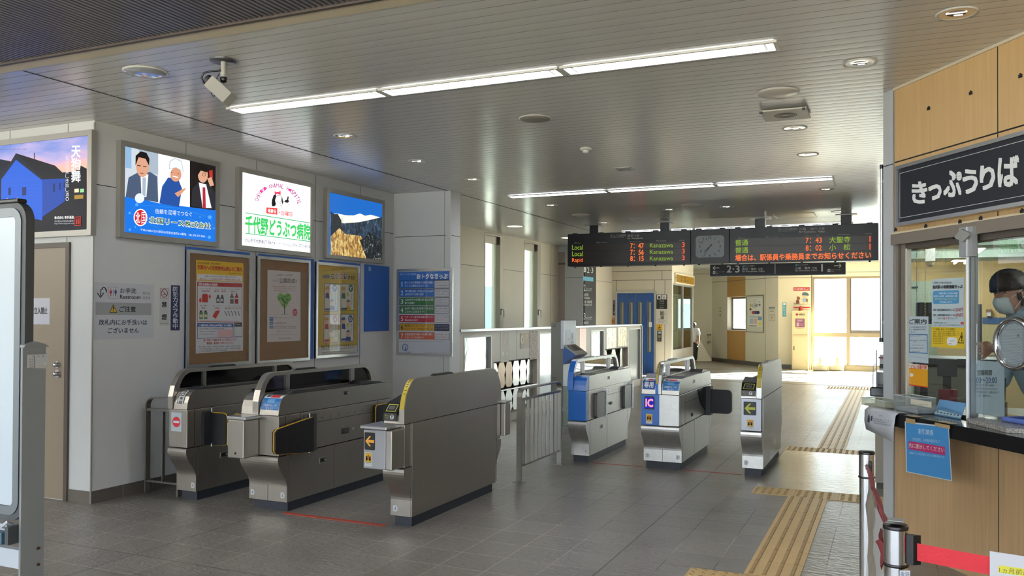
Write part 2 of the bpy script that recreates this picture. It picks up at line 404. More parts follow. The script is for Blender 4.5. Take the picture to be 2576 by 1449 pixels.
mb.box(-5.005, -4.995, 3.6, 14.6, HC-.0035, HC-.0025, SEAM)     # dark joint
mb.box(x0, x1, 3.5, 25.6, HC+.02, HC+.1, SEAMG)
mb.obj('ceiling', kind='structure')
# louvred ceiling nearer the camera
SL = mat('louvre_slat', '#7d7b80', .3, metal=.4)
mb = MB(); xx = -9.5
while xx < 3.2: mb.box(xx, xx+.017, -3.5, 3.44, HC+.0, HC+.035, SL); xx += .034
mb.box(-9.5, 6, -3.5, 3.44, HC+.12, HC+.14, mat('dark_void', '#08080a', .9))
mb.obj('ceiling', kind='structure')

# ---- walls
def seams(mb, fr, hs=(), vs=(), u0=0, u1=1, v0=0, v1=3, wd=.006, m=SEAM):
    for h in hs: fr.box(mb, u0, u1, h-wd/2, h+wd/2, -.001, .0012, m)
    for v in vs: fr.box(mb, v-wd/2, v+wd/2, v0, v1, -.001, .0012, m)
mb = MB(); mb.box(-10, XW, YN, YR+.2, 0, HC, WALL)
seams(mb, FL, (2.53,), (), 4.77, YR-.01); seams(mb, FL, (), (5.715, 6.64, 7.59, 8.45), v0=0, v1=HC, wd=.004, m=SEAMG)
seams(mb, FN, (), (-6.77, -6.07), v0=2.07, v1=HC, wd=.004, m=SEAMG)
mb.obj('wall_left', kind='structure')
mb = MB(); mb.box(XW, XC, YR, YR+.26, 0, HC, WALL)
seams(mb, FRR, (2.485,), (), XW+.02, XC-.06); seams(mb, FRR, (), (-5.04,), v0=0, v1=HC, wd=.004, m=SEAMG)
seams(mb, Fr((XC, 0, 0), Y, X), (2.485,), (), YR+.03, YR+.25)
mb.obj('wall_return', kind='structure')
TILEB = mat('skirting_tile', '#5f5a53', .3, noise=.12, nscale=4)
mb = MB(); mb.box(XW, XW+.008, YN-.008, YR, 0, .098, TILEB); mb.box(-6.03, XW+.008, YN-.008, YN, 0, .098, TILEB)
for k in range(1, 12): mb.box(XW+.008, XW+.0085, YN+k*.3, YN+k*.3+.004, 0, .098, mat('grout', '#9a948a', .7))
mb.box(XW+.0, XW+.0095, YN-.0095, YN-.0, 0, HC-.02, ALUF)
mb.obj('baseboard_left', kind='structure')

FF = Fr((XF, 0, 0), Y, X)
mb = MB(); wins = [(13.83, 14.65), (15.63, 16.50)]
ys = [9.4]+[v for a in wins for v in a]+[28.6]
for i in range(0, len(ys), 2): mb.box(XF-.25, XF, ys[i], ys[i+1], 0, HC, BEIGE)
for a, b in wins: mb.box(XF-.25, XF, a, b, 0, .9, BEIGE); mb.box(XF-.25, XF, a, b, 3.005, HC, BEIGE)
mb.box(XF-.25, XF, 8.9, 9.4, 0, HC, BEIGE)
seams(mb, FF, (2.37,), (), 12.9, 13.83, wd=.007, m=SEAMG); seams(mb, FF, (2.37,), (), 14.65, 15.63, wd=.007, m=SEAMG); seams(mb, FF, (2.37,), (), 16.5, 17.56, wd=.007, m=SEAMG)
seams(mb, FF, (), (17.1,), v1=HC, wd=.007, m=SEAMG); seams(mb, FF, (2.37,), (), 18.0, 21.5, wd=.007, m=SEAMG)
mb.obj('wall_far_left', kind='structure')
WF = mat('bronze_window_frame', '#7b7264', .4, metal=.4)
GL = glass('window_glass', (.96, .99, .98), 1.45)
GLF = glass('frosted_glass', (.85, .93, .92), 1.45, haze=.35, hazecol=(.85, .9, .9), rough=.2)
for i, (a, b) in enumerate(wins):
    fr = MB(); z0, z1 = .9, 3.0
    fr.box(XF-.12, XF+.005, a, a+.02, z0, z1, WF); fr.box(XF-.12, XF+.005, b-.16, b, z0, z1, WF); fr.box(XF-.12, XF+.005, a, b, z1-.03, z1, WF); fr.box(XF-.12, XF+.01, a, b, z0, z0+.05, WF)
    fr.box(XF-.10, XF-.05, a, b-.1, z1-.17, z1-.03, WF)
    o = fr.obj('window_%d' % (i+1), kind='structure')
    g = MB(); g.box(XF-.09, XF-.084, a+.02, b-.16, z0+.04, z1-.05, GLF); g.obj('pane', o)
    h = MB(); h.box(XF-.0, XF+.02, b-.12, b-.09, 1.50, 1.62, ALUF); h.tube([(XF+.02, b-.105, 1.61), (XF+.06, b-.105, 1.6), (XF+.06, b-.10, 1.46)], .011, ALUF); h.obj('window_handle', o)

# pilaster with the black platform sign on its side
mb = MB(); mb.box(XF, -6.174, 17.57, 18.45, 0, HC, mat('white_panel_bright', '#e6e8ea', .4)); mb.box(XF, XF+.15, 17.56, 17.57, 0, 2.9, mat('pinkish_reveal', '#b9aca4', .5)); mb.box(XF, XF+.16, 17.555, 17.57, 2.62, 2.66, WF)
seams(mb, Fr((0, 17.57, 0), X, -Y), (2.33,), (), XF+.16, -6.18, wd=.008, m=SEAMG)
mb.obj('wall_pilaster', kind='structure')
FP = Fr((-6.174, 0, 0), Y, X)
t = thing('platform_sign', (-6.17, 18, 0), 'tall black platform sign with a blue band on the pilaster behind the low partition', 'sign')
mb = MB(); FP.box(mb, 17.6, 18.40, .5, 3.0, 0, .02, mat('sign_black', '#141312', .6, spec=.12)); mb.obj('panel', t)
a = Art(FP.off(.021), (1440, 640, 5.5725)); TX = '#e8e8e8'
a.text('2·3', 205, 180, 290, 262, TX); a.poly([(148, 308), (294, 322), (294, 380), (148, 365)], '#3ba3c8')
a.text('⬇', 158, 180, 192, 250, TX)
a.text('2', 158, 420, 182, 515, TX); a.text('IRいしかわ鉄道線', 205, 475, 272, 492, TX); a.text('IR Ishikawa Railway', 205, 500, 266, 517, TX); a.rect(190, 478, 200, 515, '#3ba3c8')
a.text('金沢方面', 160, 545, 222, 585, TX); a.text('for Kanazawa', 160, 592, 244, 625, TX); a.text('小松・福井方面', 158, 645, 272, 685, TX); a.text('for Komatsu, Fukui', 158, 690, 272, 722, TX)
a.text('3', 158, 820, 182, 915, TX); a.text('IRいしかわ鉄道線', 205, 872, 272, 890, TX); a.text('IR Ishikawa Railway', 205, 897, 266, 914, TX); a.rect(190, 875, 200, 912, '#3ba3c8'); a.text('金沢方面', 160, 940, 222, 975, TX)
a.obj('lettering', t)

# ---- elevator block
XE = -5.148; FE = Fr((0, EL, 0), X, -Y); FES = Fr((XE, 0, 0), Y, X); YE2 = 24.05
mb = MB(); mb.box(XF, XE-.02, EL+.001, EL+.2, 0, HC, BEIGE)
dl, dr, dtz = -6.60, -5.615, 2.085
seams(mb, FE, (2.425, 2.66), (), -7.0, XE, wd=.01, m=SEAMG)
a = Art(FE, (1500, 680, 5.173))
for px in (137, 265, 757, 893): u = a.q(px, 200)[0]; seams(mb, FE, (), (u,), v0=.1, v1=2.425, wd=.008, m=SEAMG)
for px in (172, 855): u = a.q(px, 100)[0]; seams(mb, FE, (), (u,), v0=2.425, v1=2.66, wd=.008, m=SEAMG)
mb.box(XE-.08, XE, EL-.0, EL+.08, 0, HC, BEIGE); mb.box(XE-.08, XE, YE2-.08, YE2, 0, HC, BEIGE); mb.box(XE-.06, XE, EL+.08, YE2-.08, 2.33, HC, BEIGE); mb.box(XE-.06, XE-.0, EL+.08, YE2-.08, 0, .38, BEIGE)
mb.box(XF, XE-.02, YE2-.1, YE2-.02, 0, HC, mat('shaft_inner', '#8a8a7c', .6)); mb.box(XE-.9, XE-.8, EL+.2, YE2-.1, 0, HC, mat('shaft_inner2', '#9a9a8a', .6))
mb.obj('wall_elevator', kind='structure')
mb = MB(); fm = ALU
for u0, u1, v0, v1 in ((dl-.05, dl, 0, dtz+.04), (dr, dr+.05, 0, dtz+.04), (dl-.05, dr+.05, dtz, dtz+.05)): FE.box(mb, u0, u1, v0, v1, -.01, .02, fm)
el = mb.obj('door_2', kind='structure')
BLD = mat('elevator_blue', '#24549a', .35, noise=.04, nscale=3)
wdt = (dr-dl)/4
for k in range(4):
    p = MB(); u0 = dl+k*wdt; FE.box(p, u0+.004, u0+wdt-.004, .0, dtz, .0, .006 + .004*(k in (0, 3)), BLD)
    d = p.obj('door_leaf', el)
    p = MB(); FE.box(p, u0+wdt*.28, u0+wdt*.72, .55, 1.86, .0, .0115, mat('elevator_window', '#4f564f', .08, spec=.9)); FE.box(p, u0+wdt*.50, u0+wdt*.68, .57, 1.84, .0, .0122, mat('elevator_window_light', '#98998a', .2)); p.obj('door_glass', d)
p = MB(); FE.box(p, -5.745, -5.665, 1.205, 1.335, .012, .014, WHITE); p.obj('accessible_sticker', el)
# glazed side of the shaft
o = MB()
for y in (EL+.08, EL+1.24, YE2-.11): o.box(XE-.05, XE+.005, y, y+.05, .38, 2.33, ALUF)
o.box(XE-.05, XE+.004, EL+.08, YE2-.08, .38, .62, mat('shaft_kick_panel', '#b9b6ac', .35, metal=.3)); o.box(XE-.05, XE+.005, EL+.08, YE2-.08, 2.30, 2.34, ALUF)
o = o.obj('window_3', kind='structure')
g = MB(); g.box(XE-.03, XE-.026, EL+.13, YE2-.11, .62, 2.30, glass('shaft_glass', (.72, .76, .68), 1.6)); g.obj('pane', o)
g = MB(); g.box(XE-.6, XE-.5, EL+.5, EL+.56, 0, HC, ALU); g.box(XE-.5, XE-.46, EL+1.9, EL+1.98, 0, HC, ALU); g.box(XE-.35, XE-.3, EL+1.3, YE2-.2, .62, 2.1, mat('lift_car', '#cfd4d2', .5)); g.obj('lift_rail', o)

def simple(name, label, cat, fr, u0, u1, v0, v1, th, m, crop=None, fn=None, grp=None, frame=None, nm='panel', bevel=0, em=0):
    c = fr.w((u0+u1)/2, v0, 0); t = thing(name, c, label, cat, grp)
    mb = MB(); fr.box(mb, u0, u1, v0, v1, 0, th, m); mb.obj(nm, t, bevel=bevel)
    if frame:
        mb = MB(); fw, ft, fm = frame
        for q in ((u0-fw, u0, v0-fw, v1+fw), (u1, u1+fw, v0-fw, v1+fw), (u0, u1, v0-fw, v0), (u0, u1, v1, v1+fw)): fr.box(mb, *q, 0, ft, fm)
        mb.obj('frame', t, bevel=bevel or .003)
    if fn:
        a = Art(fr.off(th+.0004), crop or (0, 0, 1), em=em); fn(a); a.obj('print', t)
    return t
def pxr(fr, x0, y0, x1, y1, crop=(0, 0, 1)):
    a = fr.uv(crop[0]+x0/crop[2], crop[1]+y0/crop[2]); b = fr.uv(crop[0]+x1/crop[2], crop[1]+y1/crop[2]); return (a[0], b[0], b[1], a[1])
K5 = (1500, 680, 5.173)
def f(a):
    a.rect(782, 316, 922, 502, '#262421'); a.rect(792, 322, 848, 378, '#e4e2dc', 2); a.rect(858, 322, 912, 378, '#e4e2dc', 2)
    a.rect(805, 338, 835, 370, '#2b2926', 3); a.ring(884, 360, 16, 14, 5, '#2b2926', 3); a.line([(880, 330), (882, 350), (895, 350)], 5, '#2b2926', 3)
    for i, s in enumerate(('改札階', 'ホーム行き', 'エレベーター', 'Elevator')): a.text(s, 828, 392+i*28, 880, 408+i*28, '#d8d6d0')
    a.frame(832, 528, 874, 590, .01, '#4c4a44', 2); a.rect(838, 540, 868, 580, '#77746a', 2); a.line([(874, 555), (908, 555)], 3, '#4c4a44', 2); a.line([(874, 578), (908, 578)], 3, '#4c4a44', 2)
    a.rect(838, 596, 876, 632, '#77746a', 2); a.line([(800, 636), (880, 636), (880, 590)], 4, '#4c4a44', 2)
    for i in range(3): a.line([(806, 655+i*11), (900-i*8, 655+i*11)], 3, '#88857b', 2)
simple('elevator_sign', 'black and beige elevator guide sign with wheelchair symbol beside the blue elevator door', 'sign', FE, *pxr(FE, 778, 312, 932, 700, K5), .02, mat('sign_beige', '#cfcabd', .5), K5, f)
def f(a):
    a.rect(788, 706, 858, 776, '#d9a81f'); a.line([(800, 750), (840, 748)], 9, '#2a2620', 2); a.line([(822, 716), (822, 735), (836, 748)], 6, '#2a2620', 2); a.line([(795, 766), (850, 766)], 4, '#6a5520', 2)
simple('warning_sticker', 'small yellow warning sticker above the elevator call button', 'sticker', FE, *pxr(FE, 786, 704, 860, 778, K5), .002, pc('#d9a81f'), K5, f)
t = thing('call_button_panel', FE.w(-5.47, 1, 0), 'grey steel elevator call button panel under the yellow sticker', 'button panel')
u = pxr(FE, 796, 788, 850, 926, K5); mb = MB(); FE.box(mb, *u, 0, .02, STEELD); mb.obj('plate', t, bevel=.004)
a = Art(FE.off(.0205), K5); a.rect(806, 796, 842, 824, '#a8c0c4'); a.obj('display', t); a = Art(FE.off(.0205), K5); a.circ(822, 900, 12, 12, '#3b3a36'); a.circ(822, 900, 7, 7, '#b7b3a8', 2); a.rect(806, 846, 838, 876, '#8a877e'); a.obj('button', t)
def f(a): a.vtext('防犯カメラ作動中', 224, 396, 254, 580, '#d6d8e0', gap=.1)
simple('camera_notice', 'narrow dark blue notice left of the elevator door', 'sign', FE, *pxr(FE, 218, 390, 260, 586, K5), .002, pc('#1b1f3a'), K5, f)
def f(a): a.text('のりば', 122, 640, 226, 672, '#6a4420'); a.rect(196, 622, 238, 640, '#cdb68c')
simple('orange_notice', 'orange notice on the wall just above the partition rail near the elevator', 'sign', FE, *pxr(FE, 106, 615, 245, 700, K5), .002, pc('#c98f4c'), K5, f)
def f(a):
    a.line([(1030, 95), (1056, 95)], 8, '#2b2416'); a.line([(1044, 62), (1030, 95), (1044, 135)], 6, '#2b2416')
    a.rect(1104, 78, 1118, 108, '#3a3016'); a.rect(1104, 118, 1118, 142, '#3a3016'); a.frame(1144, 84, 1162, 150, .03, '#2b2416'); a.text('出口', 1170, 120, 1210, 158, '#3a3016')
simple('exit_sign', 'yellow exit sign with an arrow on the glazed corner of the elevator shaft', 'sign', FES, *pxr(FES, 1016, 50, 1252, 190, K5), .04, mat('exit_yellow', '#e0a626', .4, em=.35), K5, f, frame=(.03, .05, mat('cream_casing', '#e0d8c0', .5)))

# ---- walls at the far end
W1 = Vector((-5.473, 28.5, 0)); W2 = Vector((-2.99, 25.4, 0)); du = (W2-W1).normalized(); nn = Vector((du.y, -du.x, 0)); FD = Fr(W1, du, nn); LD = (W2-W1).length
a = Art(FD, (1740, 640, 4.528))
wu0, wv1 = a.q(404, 487); wu1, wv0 = a.q(612, 872)
mb = MB()
def dbox(u0, u1, v0, v1, m=BEIGE): FD.box(mb, u0, u1, v0, v1, -.25, 0, m)
OC = mat('ochre_panel', '#b58a4d', .5, noise=.03, nscale=3)
dbox(0, wu0, 0, HC); dbox(wu1, LD, 0, HC); dbox(wu0, wu1, 0, wv0, OC); dbox(wu0, wu1, wv1, HC, OC)
for px in (230, 838): seams(mb, FD, (), (a.q(px, 700)[0],), v0=.12, v1=HC, wd=.012, m=SEAMG)
seams(mb, FD, (2.62,), (), .02, LD, wd=.012, m=SEAMG)
mb.obj('wall_diagonal', kind='structure')
mb = MB(); FD.box(mb, 0, LD, 0, .12, 0, .012, TILEB); mb.box(-2.99, -2.62, YB-.012, YB, 0, .12, TILEB); mb.obj('baseboard_far', kind='structure')
fr = MB(); hu0, hv1 = a.q(462, 500); hu1, hv0 = a.q(612, 832)
RV = mat('window_reveal', '#a99b92', .5)
FD.box(fr, wu0, wu0+.012, wv0, wv1, -.24, 0, RV); FD.box(fr, wu0, wu1, wv0, wv0+.012, -.24, 0, RV)
for q in ((wu0+.01, wu0+.06, wv0, wv1), (wu1-.05, wu1, wv0, wv1), (wu0, wu1, wv0, wv0+.06), (wu0, wu1, wv1-.06, wv1)): FD.box(fr, *q, -.22, -.17, WF)
o = fr.obj('window_4', kind='structure'); g = MB(); FD.box(g, wu0+.04, wu1-.04, wv0+.04, wv1-.04, -.2, -.195, GLF); g.obj('pane', o)
K4 = (1740, 640, 4.528)
def f(a):
    a.rect(645, 500, 805, 830, '#e2e0d6'); a.text('IRいしかわ鉄道', 655, 512, 740, 526, '#555'+'555'); a.text('リンケージウォーク2025', 668, 532, 785, 548, '#3b4a7a')
    a.text('1日97', 692, 560, 762, 604, '#27406e', bold=.02); a.circ(702, 662, 18, 20, '#c8454a', 2); a.circ(730, 662, 18, 20, '#3a56a0', 2); a.circ(757, 662, 18, 20, '#2e3c66', 2)
    a.circ(672, 580, 9, 20, '#c2b34a', 2); a.circ(776, 575, 8, 14, '#444'+'444', 2); a.circ(670, 625, 12, 14, '#8a3a4a', 2)
    a.rect(660, 705, 800, 716, '#9fb7cc', 2); a.rect(662, 730, 700, 790, '#a8c8dd', 2); a.rect(706, 730, 745, 790, '#e2b8ae', 2); a.rect(755, 715, 800, 750, '#7fa2c4', 2); a.circ(780, 790, 18, 24, '#e2d94f', 2); a.rect(655, 808, 740, 820, '#888'+'888', 2)
simple('wall_poster', 'event poster in a slim frame beside the small window at the far end', 'poster', FD, *pxr(FD, 630, 478, 820, 884, K4), .02, pc('#d4d0c2'), K4, f, frame=(.02, .03, mat('poster_frame_grey', '#8a8a7e', .4, metal=.5)))
def f(a):
    a.rect(878, 598, 948, 618, '#8a8f98'); a.rect(878, 626, 950, 684, '#d9d2bf'); a.rect(890, 640, 935, 655, '#b0a894', 2); a.frame(878, 626, 950, 684, .008, '#9b937e', 2); a.frame(878, 692, 950, 756, .008, '#9b937e', 2); a.rect(900, 715, 925, 725, '#aaa18b', 2); a.line([(905, 700), (915, 745)], 4, '#9b937e', 2)
simple('wall_notice', 'small pale notice with a grey heading right of the framed poster', 'notice', FD, *pxr(FD, 876, 596, 952, 758, K4), .003, pc('#d6cdb6'), K4, f)
def f(a): a.ring(325, 612, 9, 13, 2.5, '#8b7f6d'); a.line([(319, 604), (331, 620)], 2, '#8b7f6d'); a.rect(318, 642, 331, 656, '#4a443a'); a.rect(318, 680, 331, 694, '#4a443a'); a.rect(316, 706, 336, 710, '#8b7f6d')
simple('no_smoking_notice', 'faint no smoking notice on the beige wall left of the small window', 'notice', FD, *pxr(FD, 296, 590, 350, 728, K4), .001, BEIGE, K4, f)

# wall behind the elevator with a steel door leaf edge
FB = Fr((0, 28.5, 0), X, -Y)
mb = MB(); mb.box(-8, -5.3, 28.5, 28.7, 0, HC, BEIGE); seams(mb, FB, (2.9,), (), -8, -5.5, wd=.012, m=SEAMG); mb.obj('wall_back_left', kind='structure')
t = thing('door_lever', FB.w(-5.52, 1, 0), 'pair of dark lever handles at the edge of the far beige wall', 'handle')
for py in (700+0, 0):
    q = FB.w(*FB.uv(1788, 843 if py else 861)); mb = MB(); mb.tube([q+Vector((0, 0, 0)), q+Vector((-.02, -.05, .01)), q+Vector((-.1, -.06, .02)), q+Vector((-.07, -.05, -.05))], .012, DARK); mb.obj('lever', t)

# AED wall and window wall
FY = Fr((0, YB, 0), X, -Y); CR = mat('cream_panel', '#e6dab8', .45, noise=.02, nscale=3)
mb = MB(); mb.box(-2.99, -2.06, YB, YB+.25, 0, HC, CR); mb.box(-2.06, 9, YB, YB+.25, 2.62, HC, CR)
seams(mb, FY, (2.60,), (), -2.97, -2.1, wd=.012, m=SEAMG); seams(mb, FY, (), (-2.08,), wd=.03, v1=HC, m=WF)
seams(mb, FY, (2.74,), (), -2.06, 9, wd=.012, m=SEAMG)
mb.obj('wall_back', kind='structure')
FRM = mat('tan_window_frame', '#a08f73', .45, metal=.2)
mb = MB(); xs = [-2.05+.935*k for k in range(12)]
for k, x in enumerate(xs): mb.box(x-.045, x+.045, YB+.02, YB+.12, 0, 2.64, FRM)
mb.box(-2.06, 9, YB+.012, YB+.13, 2.561, 2.64, FRM); mb.box(-2.06, 9, YB+.028, YB+.11, .93, 1.04, FRM); mb.box(-2.06, 9, YB-.03, YB+.15, 0, .13, mat('cream_sill', '#d5c49c', .5)); mb.box(-2.06, 9, YB-.05, YB+.12, .13, .16, FRM)
for k in range(1, 11, 2): mb.box(xs[k]+.045, xs[k+1]-.045, YB+.03, YB+.1, 1.04, 1.12, mat('sash_grey', '#6f6a61', .4)); mb.box(xs[k]+.045, xs[k]+.08, YB+.03, YB+.1, 1.04, 2.56, mat('sash_grey', '#6f6a61', .4))
o = mb.obj('window_5', kind='structure')
for k in range(11):
    for z0, z1 in ((.16, .93), (1.04, 2.56)): g = MB(); g.box(xs[k]+.045, xs[k+1]-.045, YB+.065, YB+.07, z0, z1, GL); g.obj('pane', o)
# side wall on the right of the far hall (hidden from the photo by the ticket office); unseen walls around the camera end, added to hold back sky light
mb = MB(); mb.box(9, 9.2, 8, YB+.2, 0, HC, BEIGE); mb.obj('wall_right', kind='structure')
mb = MB(); mb.box(-10.2, -10, -4.2, YR, 0, HC+.2, WALL); mb.box(-10, -8.2, -4.2, -4, 0, HC+.2, WALL); mb.box(3.6, 6.2, -4.2, -4, 0, HC+.2, WALL); mb.box(-8.2, 3.6, -4.2, -4, 2.5, HC+.2, WALL)
mb.obj('wall_daylight_screen', kind='structure')
mb = MB(); mb.box(6, 6.2, -4.2, 1.5, 0, HC+.2, WALL); mb.obj('wall_daylight_screen_side', kind='structure')
# ================================================================== advertising light boxes
LBF = mat('lightbox_frame', '#9b9891', .38, metal=.35)
def sky_mat():
    m = bpy.data.materials.new('sunset_print'); m.use_nodes = True; nt = m.node_tree; N = nt.nodes; L = nt.links; b = N['Principled BSDF']
    tc = N.new('ShaderNodeTexCoord'); sp = N.new('ShaderNodeSeparateXYZ'); L.new(tc.outputs['Object'], sp.inputs[0])
    no = N.new('ShaderNodeTexNoise'); no.inputs['Scale'].default_value = 3; no.inputs['Detail'].default_value = 5
    mp = N.new('ShaderNodeMapping'); mp.inputs['Scale'].default_value = (1, 1, 3.5); L.new(tc.outputs['Object'], mp.inputs[0]); L.new(mp.outputs[0], no.inputs['Vector'])
    ad = N.new('ShaderNodeMath'); ad.operation = 'MULTIPLY_ADD'; ad.inputs[1].default_value = .35; L.new(no.outputs['Fac'], ad.inputs[0]); L.new(sp.outputs[2], ad.inputs[2])
    mr = N.new('ShaderNodeMapRange'); mr.inputs['From Min'].default_value = 2.68; mr.inputs['From Max'].default_value = 3.10; L.new(ad.outputs[0], mr.inputs[0])
    r = N.new('ShaderNodeValToRGB'); L.new(mr.outputs[0], r.inputs[0]); e = r.color_ramp.elements
    e[0].position = 0; e[0].color = (*lin('#f29a6a'), 1); e[1].position = 1; e[1].color = (*lin('#5f86d8'), 1)
    for p, c in ((.25, '#f6c09a'), (.5, '#e9b8c8'), (.7, '#b9aee0')): x = e.new(p); x.color = (*lin(c), 1)
    L.new(r.outputs[0], b.inputs['Emission Color']); b.inputs['Emission Strength'].default_value = 1.0; b.inputs['Base Color'].default_value = (.04, .04, .04, 1); b.inputs['Specular IOR Level'].default_value = .15
    return m
def photo_mat(name, cols, scale, stretch=(1, 1, 1), em=.9, lo=.3, hi=.7, det=9):
    m = bpy.data.materials.new(name); m.use_nodes = True; nt = m.node_tree; N = nt.nodes; L = nt.links; b = N['Principled BSDF']
    tc = N.new('ShaderNodeTexCoord'); mp = N.new('ShaderNodeMapping'); mp.inputs['Scale'].default_value = stretch; L.new(tc.outputs['Object'], mp.inputs[0])
    no = N.new('ShaderNodeTexNoise'); no.inputs['Scale'].default_value = scale; no.inputs['Detail'].default_value = det; no.inputs['Roughness'].default_value = .75; L.new(mp.outputs[0], no.inputs['Vector'])
    mr = N.new('ShaderNodeMapRange'); mr.inputs['From Min'].default_value = lo; mr.inputs['From Max'].default_value = hi; L.new(no.outputs['Fac'], mr.inputs[0])
    r = N.new('ShaderNodeValToRGB'); L.new(mr.outputs[0], r.inputs[0]); e = r.color_ramp.elements
    e[0].position = 0; e[0].color = (*lin(cols[0]), 1); e[1].position = 1; e[1].color = (*lin(cols[-1]), 1)
    for i, c in enumerate(cols[1:-1]): x = e.new((i+1)/(len(cols)-1)); x.color = (*lin(c), 1)
    L.new(r.outputs[0], b.inputs['Base Color'])
    if em: L.new(r.outputs[0], b.inputs['Emission Color']); b.inputs['Emission Strength'].default_value = em
    return m
def lightbox(name, label, fr, u0, u1, bg, crop, fn, em=1.0, fw=.045, dep=.05, inset=None):
    q = fr.off(dep); u0, v1 = q.uv(u0[0], u0[1]); u1, v0 = q.uv(v0, v1) if 0 else q.uv(*u1)
    t = thing(name, fr.w((u0+u1)/2, v0), label, 'light box', 'advertising light boxes above the notice boards')
    mb = MB(); fr.box(mb, u0+fw*.5, u1-fw*.5, v0+fw*.5, v1-fw*.5, 0, dep-.02, LBF); mb.obj('casing', t)
    mb = MB()
    for q in ((u0, u0+fw, v0, v1), (u1-fw, u1, v0, v1), (u0+fw, u1-fw, v0, v0+fw), (u0+fw, u1-fw, v1-fw, v1)): fr.box(mb, *q, 0, dep, LBF)
    mb.obj('frame', t, bevel=.004)
    a = Art(fr.off(dep-.012), crop, em=em); a.uvrect(u0+fw, v0+fw, u1-fw, v1-fw, bg, 0); a.F = (u0+fw, v0+fw, u1-fw, v1-fw); fn(a); a.obj('display', t)
K1 = (0, 300, 4.025); K2 = (560, 380, 4.025)
def ad1(a):
    u0, v0, u1, v1 = a.F
    a.poly([(-600, 420), (-600, 1290), (880, 1150), (880, 500), (820, 470), (760, 530), (620, 540), (300, 560), (0, 600)], '#0b0f1c', 1)
    a.poly([(-600, 560), (0, 405), (110, 425), (60, 700), (-600, 900)], '#121a2c', 2)
    a.poly([(15, 600), (165, 405), (430, 605), (430, 1025), (10, 930)], '#1c63e0', 3)
    a.poly([(430, 605), (665, 600), (660, 830), (430, 990)], '#1449b0', 3)
    a.poly([(165, 345), (560, 470), (672, 575), (668, 600), (430, 608)], '#13161f', 4); a.poly([(165, 345), (430, 600), (430, 618), (165, 410), (15, 612), (15, 590)], '#1a2233', 5)
    for x, y, w_, h in ((88, 695, 24, 70), (228, 690, 40, 80), (540, 655, 18, 80), (603, 648, 14, 68), (648, 640, 10, 55)): a.rect(x, y, x+w_, y+h, '#0d2a6c', 5)
    for k in range(9): a.line([(20, 660+k*34), (428, 640+k*40)], 2, '#1752c0', 4)
    for k in range(7): a.line([(432, 650+k*45), (658, 640+k*27)], 2, '#0f3a92', 4)
    a.line([(350, 340), (350, 410)], 8, '#3a2b34', 4)
    for x, y, w_, c in ((755, 705, 45, '#f2e9c0'), (812, 705, 40, '#9fe0a0'), (755, 770, 90, '#b08a30')): a.rect(x, y, x+w_, y+34, c, 3)
    a.circ(75, 815, 12, 12, '#fff3c0', 4); a.circ(178, 808, 12, 12, '#fff3c0', 4)
    a.vtext('天狗舞', 728, 268, 818, 640, '#ffffff', 6, bold=.03, gap=.05); a.vtext('石川の美しき旨し酒。', 668, 372, 700, 830, '#e8ecf4', 6)
    a.text('株式会社 車多酒造', 556, 984, 752, 1012, '#ffffff', 6, bold=.02, dy=-6); a.text('石川県白山市坊丸町60番地1', 556, 1024, 748, 1044, '#c8ccd4', 6, dy=-4); a.text('http://www.tengumai.co.jp', 556, 1050, 752, 1068, '#c8ccd4', 6, dy=-5)
    a.rect(758, 988, 822, 1078, '#c02a20', 6); a.frame(764, 996, 816, 1070, .008, '#1a0a0a', 7); a.line([(775, 1015), (808, 1012)], 6, '#1a0a0a', 7); a.line([(790, 1000), (790, 1062)], 6, '#1a0a0a', 7)
    a.text('手間に込めて造りてなお、時を超えて、旨いという感動を。', 5, 312, 275, 298, '#5a5a88', 6)
